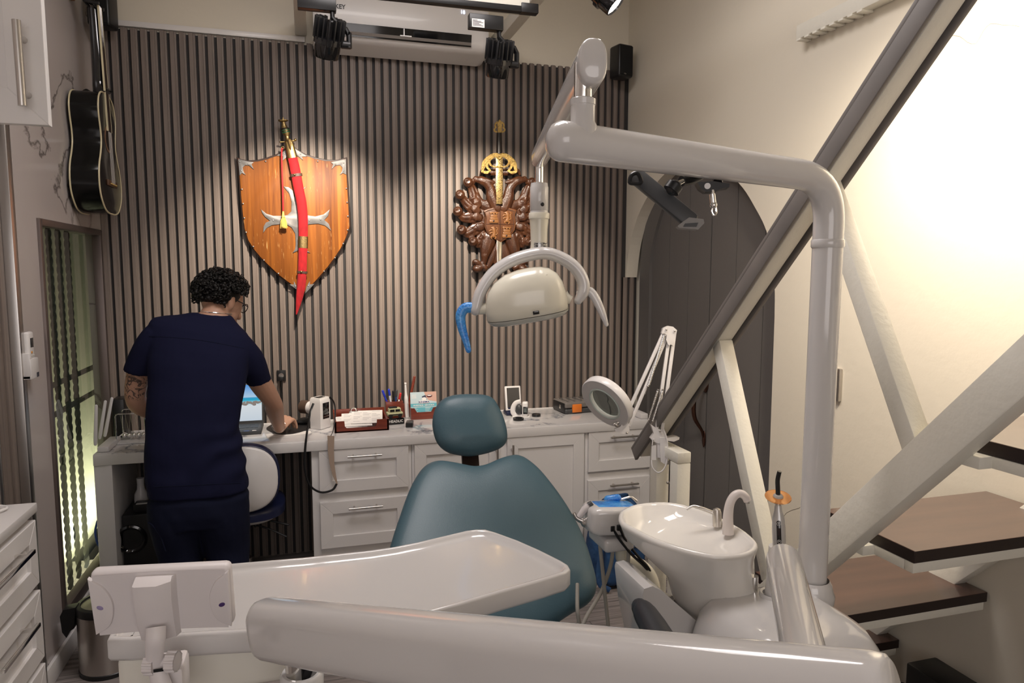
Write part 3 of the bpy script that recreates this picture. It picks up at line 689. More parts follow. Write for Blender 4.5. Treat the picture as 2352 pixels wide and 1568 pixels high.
st = [P(u, v, y=y) for u, v, y in ((720, 926, -.40), (713, 945, -.42), (709, 970, -.47), (705, 994, -.515), (701, 1030, -.523), (700, 1075, -.523), (711, 1113, -.523), (736, 1130, -.526), (763, 1125, -.528), (774, 1110, -.528))]
m = MB(); m.tube(st, .0055, 8, up=(.3, 1, 0), flat=.16, k=5); m.build('neck_strap', BLACK, xr)
m = MB(); rb = [((752, 1000), (768, 1001)), ((753, 1035), (767, 1035)), ((757, 1065), (768, 1065)), ((764, 1092), (772, 1092)), ((772, 1110), (776, 1112))]
rings = [[P(*a_, y=-.512-.004*i), P(*b_, y=-.512-.004*i), P(*b_, y=-.516-.004*i), P(*a_, y=-.516-.004*i)] for i, (a_, b_) in enumerate(rb)]
m.loft(rings); m.build('strap_pad', mat('tan_strap', (.36, .27, .21), .6), xr)
m = MB(); m.tube([P(757, 912, y=-.40), P(767, 925, y=-.41), P(770, 950, y=-.43), P(766, 985, y=-.48), P(760, 1001, y=-.513)], .012, 8, up=(1, .3, 0), flat=.16, k=5); m.build('strap_buckle', BLACK, xr)
# mahogany letter tray
a, b = T(769, 996), T(894, 988); y0 = (a.y+b.y)/2+.01; y1 = y0+.235; x0, x1 = a.x, b.x; h = .060
lt = thing('letter_tray', 'open mahogany letter tray full of papers on the worktop', 'letter tray', ((x0+x1)/2, (y0+y1)/2, ZT)); m = MB()
m.b2((x0, y0, ZT), (x1, y1, ZT+.008), .001); m.b2((x0, y0, ZT), (x0+.010, y1, ZT+h), .001); m.b2((x1-.010, y0, ZT), (x1, y1, ZT+h), .001); m.b2((x0, y1-.010, ZT), (x1, y1, ZT+h+.02), .001)
m.build('tray_box', MAHOG, lt)
fr = [(x0, ZT), (x1, ZT), (x1, ZT+h), (x1-.062, ZT+h), (x1-.064, ZT+.032), (x1-.074, ZT+.022), (x0+.062, ZT+.022), (x0+.052, ZT+.032), (x0+.050, ZT+h), (x0, ZT+h)]
MB().plate([(x, y0, z) for x, z in fr], (0, 1, 0), .010, .001).build('front_panel', MAHOG, lt)
def sheet(x, y, z, wd, dp, rz, tilt, label, lines=True):
    M = Matrix.Translation((x, y, z)) @ Matrix.Rotation(rz, 4, 'Z') @ Matrix.Rotation(tilt, 4, 'X')
    t = thing('paper_sheet', label, 'paper', (x, y, z), 'papers in the letter tray')
    MB(M).b2((-wd/2, -dp/2, 0), (wd/2, dp/2, .0022)).build('page', PAPER, t)
    if lines:
        m = MB(M)
        for k in range(9):
            for c in range(3):
                if (k*3+c) % 4 == 1: continue
                m.b2((-wd/2+.012+c*(wd-.02)/3, dp/2-.016-k*dp/10.5, .0023), (-wd/2+.012+c*(wd-.02)/3+(wd-.02)/3*(.5+.4*((k*5+c) % 3)/2), dp/2-.0135-k*dp/10.5, .0026))
        m.build('print', mat('print_ink', (.30, .30, .33), .8), t)
xm = (x0+x1)/2
sheet(xm-.01, y0+.115, ZT+.010, .225, .195, 0, 0.0, 'plain white paper at the bottom of the mahogany tray, showing in its front cutout', False)
sheet(xm-.055, y0+.10, ZT+.034, .15, .17, .12, .16, 'white form sticking out at the left of the mahogany tray')
sheet(xm-.02, y0+.11, ZT+.042, .16, .18, -.06, .18, 'white sheet in the middle of the paper pile in the mahogany tray')
sheet(xm+.035, y0+.12, ZT+.052, .165, .17, -.10, .20, 'closely printed sheet on top of the pile in the mahogany tray')
q = P(812, 944, y=y1-.03); m = MB()
m.tube([q+Vector((-.018, 0, -.01)), q+Vector((-.012, 0, .012)), q+Vector((0, 0, .018)), q+Vector((.012, 0, .012)), q+Vector((.018, 0, -.01))], .004, 8, k=4); m.box(q+Vector((0, 0, -.006)), (.05, .012, .014), None, .003)
tag(m.build('clipboard_clip', CHROME, org=q), 'chrome clipboard clip poking up at the back of the paper pile', 'clip')
# pen box with pens
a = P(887, 950, y=-.14); b = P(926, 950, y=-.14)
pb = thing('pen_box', 'mahogany pen box full of pens behind the toy jeep', 'pen box', ((a.x+b.x)/2, -.11, ZT)); zt = P(905, 922, y=-.14).z
for lo, hi, n in (((a.x, -.145, ZT), (b.x, -.137, zt), 'front_panel'), ((a.x, -.085, ZT), (b.x, -.077, zt), 'back_panel'), ((a.x, -.137, ZT), (a.x+.006, -.085, zt), 'side_panel'), ((b.x-.006, -.137, ZT), (b.x, -.085, zt), 'side_panel'), ((a.x+.006, -.137, ZT), (b.x-.006, -.085, ZT+.006), 'floor_panel')): MB().b2(lo, hi, .001).build(n, MAHOG, pb)
BLUEP = mat('blue_pen', (.02, .04, .45), .3); CLEARP = mat('clear_pen', (.62, .66, .72), .2); REDP = mat('red_pen', (.55, .03, .03), .3)
for (u, v, mt, lb, capm) in ((879, 898, BLUEP, 'blue capped pen leaning furthest left in the pen box', BLUEP), (893, 895, CLEARP, 'clear ballpoint pen with blue cap in the pen box', BLUEP), (903, 899, BLACK, 'black pen in the middle of the pen box', BLACK), (911, 897, mat('navy_pen', (.03, .06, .18), .3), 'dark blue pen leaning right in the pen box', DGREY), (920, 904, PAPER, 'white marker with red band leaning furthest right in the pen box', REDP)):
    top = P(u, v, y=-.11); bot = Vector(((a.x+b.x)/2+(top.x-(a.x+b.x)/2)*.15, -.11, ZT+.01))
    t = thing('pen', lb, 'pen', bot, 'pens in the mahogany pen box'); d = (top-bot).normalized()
    MB().tube([bot, bot.lerp(top, .7), top-d*.012], .0055, 10).build('barrel', mt, t)
    MB().tube([top-d*.030, top], .0066, 10, rnd=True).build('cap', capm, t)
a = P(921, 950, y=-.06); b = P(942, 950, y=-.06)
tag(MB().b2((a.x, -.070, ZT), (b.x, -.05, P(930, 926, y=-.06).z), .001).build('mahogany_divider', MAHOG, org=(a.x, -.06, ZT)), 'low mahogany panel standing between the pen box and the brochure holder', 'panel')
# wand scanner and letter opener
q = T(937, 960); top = P(931, 880, y=q.y+.03)
sw = thing('intraoral_camera', 'slim white wand camera standing upright beside the brochure holder', 'dental camera', (q.x, q.y+.03, ZT))
base = Vector((q.x, q.y+.03, ZT)); D_ = top-base
m = MB(); m.tube([base, base+D_*.30, base+D_*.55, base+D_*.68, base+D_*.95, top], [.0125, .0125, .0115, .0075, .0055, .005], 14, k=4); m.build('handle', LACQ, sw)
m = MB(); m.b2((top.x-.006, top.y-.007, top.z-.006), (top.x+.006, top.y+.005, top.z+.004), .002); m.build('tip', LACQ, sw)
lo = P(936, 945, y=-.045); hi = P(952, 866, y=-.035)
lo = lo+(lo-hi).normalized()*((lo.z-ZT-.004)/((hi-lo).normalized().z))
tag(MB().tube([lo, hi], .0075, 10, up=(0, 1, 0), flat=.5, rnd=True).build('letter_opener', MAHOG, org=lo), 'mahogany letter opener leaning against the slats behind the white wand', 'letter opener')
# brochure holder with brochure
a = T(945, 965); b = T(1004, 962); yb = a.y+.012; hz = P(945, 938, y=yb).z
bh = thing('brochure_holder', 'mahogany brochure holder left of the blue headrest', 'brochure holder', ((a.x+b.x)/2, yb+.03, ZT))
fr = [(a.x, ZT), (b.x, ZT), (b.x, hz), (b.x-.018, hz), (b.x-.030, hz-.024), (a.x+.034, hz-.024), (a.x+.020, hz), (a.x, hz)]
MB().plate([(x, yb, z) for x, z in fr], (0, 1, 0), .007, .001).build('front_panel', MAHOG, bh)
MB().b2((a.x, yb+.045, ZT), (b.x, yb+.052, hz+.03), .001).build('back_panel', MAHOG, bh)
MB().b2((a.x, yb+.007, ZT), (a.x+.006, yb+.045, hz), .001).build('side_panel', MAHOG, bh); MB().b2((b.x-.006, yb+.007, ZT), (b.x, yb+.045, hz), .001).build('side_panel', MAHOG, bh)
c0 = P(973, 930, y=yb+.025); wd = (P(1003, 930, y=yb+.025)-P(943, 930, y=yb+.025)).x; hh = .140
MF = frame_M(Vector((c0.x, yb+.022, ZT+.012+hh/2)), (1, 0, 0), (0, .16, 1))
br = thing('brochure', 'teal dental brochure with a smiling mouth, standing in the mahogany holder', 'brochure', (c0.x, yb+.022, ZT+.012))
TQ = mat('brochure_teal', (.12, .42, .50), .5); TQL = mat('brochure_pale', (.50, .62, .66), .5)
pg = MB(MF).b2((-wd/2, -hh/2, -.002), (wd/2, hh/2, 0)).build('leaflet', TQ, br)
MB(MF).b2((-wd/2, .005, 0), (wd/2, hh/2, .0004)).build('upper_panel', TQL, pg)
m = MB(MF); m.plate([(x, y, .0004) for x, y in ((.004, hh/2), (wd/2, hh/2), (wd/2, .012), (.028, .022), (.012, .045))], (0, 0, 1), .0004); m.build('face_picture', mat('picture_skin', (.58, .36, .29), .6), pg)
m = MB(MF); m.ball((.034, .046, .0008), (.017, .009, .0004), 14); m.build('mouth_picture', mat('picture_mouth', (.10, .02, .025), .5), pg)
m = MB(MF); m.ball((.034, .049, .0012), (.013, .0035, .0003), 12); m.build('teeth_picture', PAPER, pg)
m = MB(MF); m.plate([(x, y, .0012) for x, y in ((-.010, .044), (.012, .052), (.020, .026), (.004, .022))], (0, 0, 1), .0003); m.build('dark_picture', mat('picture_dark', (.04, .05, .09), .6), pg)
MB(MF).b2((-.026, .004, .0012), (.030, .022, .0018), .0004).build('name_panel', PAPER, pg)
m = MB(MF); m.ball((.004, .030, .0014), (.014, .010, .0004), 14); m.build('tooth_picture', PAPER, pg)
NAVT = mat('print_navy', (.03, .06, .20), .6)
text_mesh('name_lettering', 'KINEMA', .0165, MF @ Matrix.Translation((.002, .0125, .002)), NAVT, pg, bold=.0003)
text_mesh('heading_lettering', 'NUESTROS  SERVICIOS', .0118, MF @ Matrix.Translation((0, -.006, .0006)), PAPER, pg, bold=.0002)
m = MB(MF)
for k in range(6):
    m.b2((-wd/2+.006, -.021-.0075*k, 0), (-wd/2+.034+.008*(k % 2), -.0195-.0075*k, .0005)); m.b2((.008, -.021-.0075*k, 0), (.040-.009*(k % 3)/2, -.0195-.0075*k, .0005))
for k in range(3): m.b2((-wd/2+.008, .052-.008*k, .0005), (-wd/2+.034, .055-.008*k, .0009))
m.b2((-wd/2, -.0165, 0), (wd/2, -.0145, .0004)); m.build('small_print', PAPER, pg)
# toy jeep on its black base
a = T(908, 975); ty = a.y+.035
tj = thing('toy_jeep', 'small sand-coloured toy jeep on a black lettered base in front of the pen box', 'toy car', (a.x, ty, ZT)); MJ = Matrix.Translation((a.x, ty, ZT)) @ Matrix.Rotation(radians(8), 4, 'Z')
m = MB(MJ); out = cat([Vector(p) for p in ((-.045, 0), (-.046, .018), (-.042, .034), (0, .036), (.042, .034), (.046, .018), (.045, 0))], 3)
m.plate([(v.x, -.032, v.y) for v in out], (0, 1, 0), .055, .003); m.build('base', BLACKG, tj)
text_mesh('base_lettering', 'HEADLIC', .0195, frame_M(MJ @ Vector((0, -.0335, .018)), (cos(.14), sin(.14), 0), (0, 0, 1)), PAPER, tj, bold=.0003)
SAND = mat('sand_paint', (.50, .50, .30), .4)
m = MB(MJ); m.b2((-.044, -.022, .044), (.044, .022, .066), .006); m.b2((-.034, -.020, .064), (.034, .020, .088), .006); bd = m.build('jeep_body', SAND, tj)
m = MB(MJ); m.b2((-.029, -.0207, .069), (-.004, -.0195, .082)); m.b2((.001, -.0207, .069), (.027, -.0195, .082)); m.build('windows', BLACKG, bd)
for x in (-.026, .026):
    m = MB(MJ); m.cyl((x, -.025, .046), (x, -.016, .046), .011, 16); m.build('wheel', BLACK, tj)
m = MB(MJ); m.b2((-.030, -.016, .089), (.012, .016, .094), .001); m.build('roof_rack', BLACK, tj)
m = MB(MJ); m.b2((-.040, -.0245, .050), (.040, -.0225, .056)); m.build('bumper_bar', BLACK, tj)
# dark usb box
a = T(942, 980); MU = Matrix.Translation((a.x, a.y+.02, ZT)) @ Matrix.Rotation(radians(-12), 4, 'Z')
ub = thing('usb_box', 'small black box with a silver label, lying in front of the white wand', 'usb box', (a.x, a.y+.02, ZT))
MB(MU).b2((-.019, -.036, 0), (.019, .040, .024), .003).build('box', BLACK, ub); MB(MU).b2((-.017, -.010, .024), (.017, .002, .0246)).build('label', STEEL, ub)
# right of the headrest: apex locator, endo motor, two lids, organiser case
q = P(1181, 944, z=ZT+.012)
al = thing('apex_locator', 'white-framed screen on a navy foot standing against the slats', 'dental monitor', (q.x, -.15, ZT)); yq = -.17
x0, x1 = P(1162, 940, y=yq).x, P(1198, 940, y=yq).x; z0, z1 = ZT+.025, P(1178, 888, y=yq).z; xm_ = (x0+x1)/2
ML = frame_M((xm_, yq, z0), (1, 0, 0), (0, .22, 1)); hh = (z1-z0)*1.02
MB(ML).b2((x0-xm_, 0, -.012), (x1-xm_, hh, .006), .005).build('frame', LACQ, al)
MB(ML).b2((x0-xm_+.010, .016, .0055), (x1-xm_-.010, hh-.010, .0066)).build('screen', mat('grey_screen', (.055, .052, .05), .25), al)
m = MB(); m.b2((x0-.002, yq-.022, ZT), (x1+.002, yq+.055, ZT+.022), .006); m.b2((x0+.01, yq-.004, ZT+.02), (x1-.01, yq+.03, ZT+.045), .004); m.build('foot', NAVYV, al)
q = T(1197, 958); MW = Matrix.Translation((q.x+.006, q.y+.02, ZT)) @ Matrix.Rotation(radians(-20), 4, 'Z')
em = thing('charging_dock', 'small rounded white device with dark square display in front of the white-framed screen', 'dental device', (q.x, q.y+.02, ZT))
m = MB(MW); m.b2((.006, -.024, .004), (.040, .022, .088), .009, 3); m.build('dock_body', LACQ, em)
m = MB(MW); m.tube([(-.002, 0, .088), (-.030, 0, .078), (-.046, 0, .050), (-.046, 0, .022), (-.028, 0, .006), (.010, 0, .004)], [.014, .015, .015, .015, .014, .010], 12, up=(0, 1, 0), flat=.5, k=4); m.build('cradle', LACQ, em)
MB(MW).ball((-.012, -.004, .044), (.020, .020, .030), 14).build('hand_unit', DGREY, em)
s = MB(MW).b2((.0125, -.0253, .020), (.0385, -.0238, .062), .003).build('display', BLACKG, em); MB(MW).b2((.017, -.0258, .029), (.034, -.0252, .055)).build('lcd', mat('lcd_green_grey', (.12, .14, .135), .3), s)
m = MB(MW); m.b2((-.050, -.036, 0), (.052, .034, .005), .002); m.build('dock_plate', LACQ, em)
for (u, v, r, lb) in ((1193, 966, .031, 'larger black round lid lying before the small white device'), (1234, 957, .026, 'smaller black round lid lying right of the small white device')):
    q = T(u, v); m = MB(); m.lathe([(r-.002, 0), (r, .002), (r, .012), (r-.003, .014), (r-.005, .012), (0.001, .012)], Matrix.Translation((q.x, q.y+.02, ZT)), 32, (True, False))
    tag(m.build('round_lid', BLACKG, org=(q.x, q.y+.02, ZT)), lb, 'lid', 'black round lids on the worktop')
a = T(1318, 950); cw, cd, ch = .33, .20, .062; MC = Matrix.Translation((a.x, a.y, ZT)) @ Matrix.Rotation(radians(6), 4, 'Z')
oc = thing('organiser_case', 'smoky plastic organiser case with orange latches in the right corner of the worktop', 'case', (a.x+.1, a.y+.1, ZT))
x0, x1, y0 = -.055, .30, .0
m = MB(MC); m.b2((x0, y0, 0), (x1, y0+.175, .030), .010, 3); m.build('tray', DGREY, oc)
m = MB(MC); m.b2((x0, y0, .033), (x1, y0+.175, .068), .010, 3); m.build('lid', mat('smoky_lid', (.16, .145, .135), .15, coat=.3), oc)
m = MB(MC); m.b2((x0-.004, y0+.01, .006), (x0+.010, y0+.165, .062), .005); m.build('end_cap', BLACK, oc); MB(MC).b2((x0-.006, y0+.055, .024), (x0-.003, y0+.075, .048), .002).build('catch', STEEL, oc)
ORG = mat('orange_latch', (.72, .19, .025), .4)
for x in (x0+.045, x1-.09): MB(MC).b2((x, y0-.007, .008), (x+.060, y0+.01, .056), .003).build('latch', ORG, oc)
m = MB(MC)
for k in range(7): m.b2((x0+.03+k*.044, y0+.03, .0675), (x0+.036+k*.044, y0+.15, .0695), .001)
m.build('ribs', DGREY, oc)
tag(MB().b2((1.80, -.49, ZT+.0005), (1.845, -.03, ZT+.030), .003).build('cable_duct', LACQ, org=(1.82, -.25, ZT)), 'white cable duct along the right end of the worktop', 'cable duct')
# wall outlet with plug
q = P(646, 862, y=-.017); wo = thing('wall_outlet', 'black wall outlet with plug on the slats right of the man', 'wall outlet', q)
MB().b2((q.x-.024, -.026, q.z-.030), (q.x+.024, -.0157, q.z+.030), .003).build('plate', BLACK, wo)
m = MB(); m.cyl((q.x, -.026, q.z), (q.x, -.030, q.z), .014, 16); m.build('socket', STEEL, wo)
pc = thing('power_plug', 'black plug and cord hanging from the wall outlet', 'plug', q+Vector((0, -.03, -.015)))
MB().b2((q.x-.013, -.056, q.z-.026), (q.x+.013, -.0305, q.z-.002), .005).build('plug_body', BLACK, pc)
m = MB(); m.tube([(q.x, -.045, q.z-.024), (q.x+.002, -.045, q.z-.05), (q.x-.004, -.04, q.z-.09), (q.x+.006, -.035, ZT+.005)], .0035, 8, k=4); m.build('cord', BLACK, pc)
# router, Newton's cradle, black box at the left end
a = T(228, 1030)
ro = thing('wifi_router', 'white router with three upright antennas at the left end of the desk', 'router', (-.91, -.36, ZT))
m = MB(); m.b2((-.955, -.47, ZT), (-.905, -.25, ZT+.026), .006); m.build('router_body', LACQ, ro)
for (u0, v0, u1, v1, y) in ((219, 1020, 221, 932, -.46), (229, 1005, 242, 922, -.40), (241, 1000, 257, 915, -.33)):
    lo, hi = P(u0, v0, y=y), P(u1, v1, y=y); lo.z = max(lo.z, ZT+.02)
    m = MB(); m.tube([lo, lo.lerp(hi, .12), hi], [.007, .0085, .0065], 10, up=(0, 1, 0), flat=.6, rnd=True); m.build('antenna', LACQ, ro)
m = MB(); m.tube([(-.925, -.25, ZT+.012), (-.90, -.215, ZT+.03), (-.885, -.20, ZT+.02), (-.875, -.17, ZT+.004)], .003, 8, k=4); m.build('cable', LACQ, ro)
tag(MB().b2((-.955, -.185, ZT), (-.90, -.07, P(240, 920, y=-.2).z-.0), .003).build('black_box', BLACK, org=(-.92, -.14, ZT)), 'tall black box standing behind the white router antennas', 'box')
a, b = T(268, 1020), T(331, 1015); yn = a.y
nc = thing('pendulum_cradle', 'pendulum cradle with five steel balls on the left end of the desk', 'desk ornament', ((a.x+b.x)/2, yn+.06, ZT))
x0, x1 = a.x, b.x+.01; zt = P(268, 951, y=yn).z
m = MB(); m.b2((x0-.008, yn-.01, ZT), (x1+.008, yn+.135, ZT+.006), .002); m.build('base', TOPM, nc)
for y in (yn, yn+.125):
    m = MB(); m.tube([(x0, y, ZT+.006), (x0, y, zt-.012), (x0+.004, y, zt-.003), (x0+.014, y, zt), (x1-.014, y, zt), (x1-.004, y, zt-.003), (x1, y, zt-.012), (x1, y, ZT+.006)], .003, 8); m.build('wire_frame', CHROME, nc)
for k in range(5):
    x = (x0+x1)/2+(k-2)*.0215; bz = ZT+.028
    bl = MB().ball((x, yn+.062, bz), .0105, 16).build('steel_ball', CHROME, nc)
    m = MB(); m.cyl((x, yn+.062, bz+.01), (x, yn, zt), .0004, 4); m.cyl((x, yn+.062, bz+.01), (x, yn+.125, zt), .0004, 4); m.build('thread', STEEL, bl)
# under the desk: subwoofer, power strip, cables
sx0, sx1, sz = -.884, -.62, P(300, 1182, y=-.42).z
sw = thing('subwoofer', 'black subwoofer with round port standing under the left end of the desk', 'subwoofer', ((sx0+sx1)/2, -.25, 0))
m = MB(); m.b2((sx0, -.42, .0), (sx1, -.06, sz), .010); m.build('cabinet', BLACK, sw)
pcn = P(300, 1240, y=-.43); m = MB(); MP = Matrix.Translation((pcn.x, -.42, pcn.z)) @ Matrix.Rotation(pi/2, 4, 'X')
m.lathe([(.072, 0), (.070, .006), (.060, .010), (.052, .004), (.042, -.01), (.038, -.05)], MP, 40, (False, False)); m.build('port', BLACKG, sw)
ps = thing('power_strip', 'black power supply with white label lying on the subwoofer', 'power supply', ((sx0+sx1)/2, -.36, sz))
MB().b2((sx0+.05, -.40, sz), (sx1, -.33, sz+.04), .003).build('case', BLACK, ps); MB().b2((sx0+.06, -.395, sz+.04), (sx1-.01, -.375, sz+.0406)).build('label', PAPER, ps)
q = P(325, 1150, y=-.25)
cm = thing('white_canister', 'white bottle-shaped device behind the man\'s left hip, on the subwoofer', 'device', (q.x, -.25, sz)); m = MB()
m.lathe([(.030, 0), (.032, .02), (.030, .05), (.018, .075), (.016, .10), (.018, .13), (.0005, .132)], Matrix.Translation((q.x, -.25, sz)), 24, (True, False)); m.build('shell', LACQ, cm)
for px, mt, r, lb in (([(262, 1065), (268, 1100), (258, 1150), (254, 1200)], mat('blue_grey_cable', (.13, .18, .26), .5), .009, 'thick blue-grey cable hanging under the left end of the desk'), ([(295, 1065), (297, 1100), (306, 1140)], mat('red_cable', (.5, .04, .03), .5), .0035, 'thin red cable hanging behind the subwoofer'), ([(272, 1100), (268, 1130), (277, 1145), (290, 1140)], LACQ, .0035, 'white cable bunched behind the subwoofer')):
    pts = [P(u, v, y=-.045) for u, v in px]; pts[0].z = .70 if px[0][1] < 1070 else pts[0].z
    tag(MB().tube(pts, r, 8, k=5).build('hanging_cable', mt, org=pts[0]), lb, 'cable', 'cables under the desk')
q = P(218, 1255, y=-.52); m = MB(); m.tube([(-.975, -.45, q.z+.10), (-.985, -.46, q.z+.05), (-.98, -.46, q.z), (-.972, -.45, q.z-.03)], .005, 8, k=4)
tag(m.build('hanging_cable', mat('blue_cable', (.02, .06, .30), .4), org=q), 'blue cable beside the outer face of the desk end panel', 'cable', 'cables under the desk')
# ------------------------------------------------------------------ shield and sabre
SW = mat('shield_wood', (.40, .13, .02), 0.5, spec=.3)
def shield_nodes():
    N, L = nodes(SW); b = N['Principled BSDF']; tc = N.new('ShaderNodeTexCoord')
    mp = N.new('ShaderNodeMapping'); mp.inputs['Scale'].default_value = (34, 34, 1.6); nz = N.new('ShaderNodeTexNoise'); nz.inputs['Scale'].default_value = 1; nz.inputs['Detail'].default_value = 4; nz.inputs['Distortion'].default_value = .8
    rp = N.new('ShaderNodeValToRGB'); rp.color_ramp.elements[0].position = .30; rp.color_ramp.elements[1].position = .72; rp.color_ramp.elements[0].color = (.14, .036, .007, 1); rp.color_ramp.elements[1].color = (.40, .135, .020, 1)
    sx = N.new('ShaderNodeSeparateXYZ'); pl = N.new('ShaderNodeMath'); pl.operation = 'MULTIPLY'; pl.inputs[1].default_value = 8.5; fl = N.new('ShaderNodeMath'); fl.operation = 'FLOOR'
    wn = N.new('ShaderNodeTexWhiteNoise'); wn.noise_dimensions = '1D'; mr = N.new('ShaderNodeMapRange'); mr.inputs['To Min'].default_value = .72; mr.inputs['To Max'].default_value = 1.25
    mu = N.new('ShaderNodeMix'); mu.data_type = 'RGBA'; mu.blend_type = 'MULTIPLY'; mu.inputs[0].default_value = 1
    L.new(tc.outputs['Object'], mp.inputs[0]); L.new(mp.outputs[0], nz.inputs['Vector']); L.new(nz.outputs['Fac'], rp.inputs[0])
    L.new(tc.outputs['Object'], sx.inputs[0]); L.new(sx.outputs[0], pl.inputs[0]); L.new(pl.outputs[0], fl.inputs[0]); L.new(fl.outputs[0], wn.inputs['W']); L.new(wn.outputs['Value'], mr.inputs['Value'])
    L.new(rp.outputs[0], mu.inputs[6]); L.new(mr.outputs[0], mu.inputs[7])
    # light flecks in the grain
    mp2 = N.new('ShaderNodeMapping'); mp2.inputs['Scale'].default_value = (150, 150, 16); n2 = N.new('ShaderNodeTexNoise'); n2.inputs['Scale'].default_value = 1; n2.inputs['Detail'].default_value = 3
    r2 = N.new('ShaderNodeMapRange'); r2.inputs['From Min'].default_value = .63; r2.inputs['From Max'].default_value = .72; n3 = N.new('ShaderNodeTexNoise'); n3.inputs['Scale'].default_value = 4.5; r3 = N.new('ShaderNodeMapRange'); r3.inputs['From Min'].default_value = .45; r3.inputs['From Max'].default_value = .6
    m2 = N.new('ShaderNodeMath'); m2.operation = 'MULTIPLY'; mx = N.new('ShaderNodeMix'); mx.data_type = 'RGBA'; mx.inputs[7].default_value = (.60, .36, .14, 1)
    L.new(tc.outputs['Object'], mp2.inputs[0]); L.new(mp2.outputs[0], n2.inputs['Vector']); L.new(n2.outputs['Fac'], r2.inputs['Value']); L.new(tc.outputs['Object'], n3.inputs['Vector']); L.new(n3.outputs['Fac'], r3.inputs['Value'])
    L.new(r2.outputs[0], m2.inputs[0]); L.new(r3.outputs[0], m2.inputs[1]); L.new(m2.outputs[0], mx.inputs[0]); L.new(mu.outputs[2], mx.inputs[6]); L.new(mx.outputs[2], b.inputs['Base Color'])
shield_nodes()
YS = -.050
def Z4(x, y, yy=YS): return P(520+x/3.1375, 240+y/3.1375, y=yy)
sh = thing('wooden_shield', 'large wooden wall shield with steel cross and riveted corners, left of the carved eagle', 'shield', Z4(480, 800))
out = [(74, 380), (110, 397), (155, 406), (220, 403), (290, 386), (360, 362), (420, 328), (463, 278), (505, 322), (565, 358), (640, 383), (720, 400), (800, 402), (868, 382), (872, 480), (880, 610), (888, 740), (896, 880), (870, 960), (835, 1035), (790, 1105), (735, 1178), (670, 1255), (600, 1330), (562, 1368), (505, 1332), (440, 1285), (375, 1236), (300, 1165), (240, 1105), (190, 1045), (150, 980), (125, 900), (112, 800), (100, 680), (90, 540)]
cxs = (480, 800)
def sc_out(s, yy): return [Z4(cxs[0]+(x-cxs[0])*s, cxs[1]+(y-cxs[1])*s, yy) for x, y in out]
MB().plate(sc_out(1.0, YS+.028), (0, -1, 0), .022, .003).build('rim', mat('dark_shield_edge', (.03, .014, .010), .4), sh)
MB().plate(sc_out(.978, YS+.008), (0, -1, 0), .008, .002).build('board', SW, sh)
IRONP = mat('worn_iron_plate', (.15, .147, .145), .5, .4, vary=((25, 25, 25), (.23, .225, .22), .35, .7, 3))
yp = YS-.0015
def ironplate(px, nm):
    MB().plate([Z4(x, y, yp) for x, y in px], (0, -1, 0), .0035, .0008).build(nm, IRONP, sh)
ironplate([(84, 392), (155, 410), (198, 416), (182, 430), (198, 468), (165, 440), (135, 438), (118, 455), (122, 480), (138, 508), (112, 494), (96, 512)], 'corner_plate')
ironplate([(862, 392), (790, 408), (752, 416), (768, 430), (758, 466), (785, 440), (820, 438), (836, 455), (832, 480), (816, 508), (840, 494), (864, 506)], 'corner_plate')
ironplate([(452, 296), (420, 334), (362, 368), (408, 374), (405, 404), (440, 376), (452, 340)], 'corner_plate')
ironplate([(476, 296), (505, 326), (582, 374), (545, 376), (553, 402), (520, 376), (490, 350)], 'corner_plate')
ironplate([(455, 1296), (486, 1296), (486, 1272), (508, 1310), (520, 1345), (500, 1328)], 'corner_plate')
ironplate([(634, 1292), (602, 1296), (602, 1270), (578, 1310), (566, 1362), (585, 1345)], 'corner_plate')
CR = [(412, 590), (448, 596), (478, 620), (488, 660), (492, 700), (495, 640), (520, 620), (578, 590), (558, 610), (550, 660), (555, 740), (582, 798), (640, 806), (700, 792), (744, 756), (734, 800), (706, 832), (738, 860), (754, 908), (712, 872), (660, 858), (590, 864), (572, 910), (565, 1000), (580, 1050), (604, 1068), (560, 1060), (530, 1040), (505, 1058), (478, 1068), (496, 1040), (500, 1000), (496, 930), (470, 885), (440, 868), (390, 862), (330, 868), (290, 890), (266, 924), (268, 880), (285, 850), (316, 838), (280, 810), (258, 780), (250, 756), (290, 788), (340, 802), (400, 802), (440, 796), (468, 770), (470, 700), (452, 640)]
ironplate(CR, 'iron_cross')
RIV = mat('rivet', (.42, .41, .40), .35, .8)
for x, y in ((283, 408), (658, 408), (112, 610), (120, 714), (129, 817), (142, 920), (194, 1023), (270, 1121), (375, 1217), (864, 604), (870, 704), (875, 804), (874, 903), (842, 1002), (783, 1104), (704, 1201), (96, 412), (106, 475), (160, 430), (786, 430), (845, 420), (844, 475), (534, 356), (420, 352), (498, 1310), (590, 1305), (337, 835), (597, 835), (678, 829)):
    MB().ball(Z4(x, y, yp-.004), (.0042, .003, .0042), 10).build('rivet', RIV, sh)
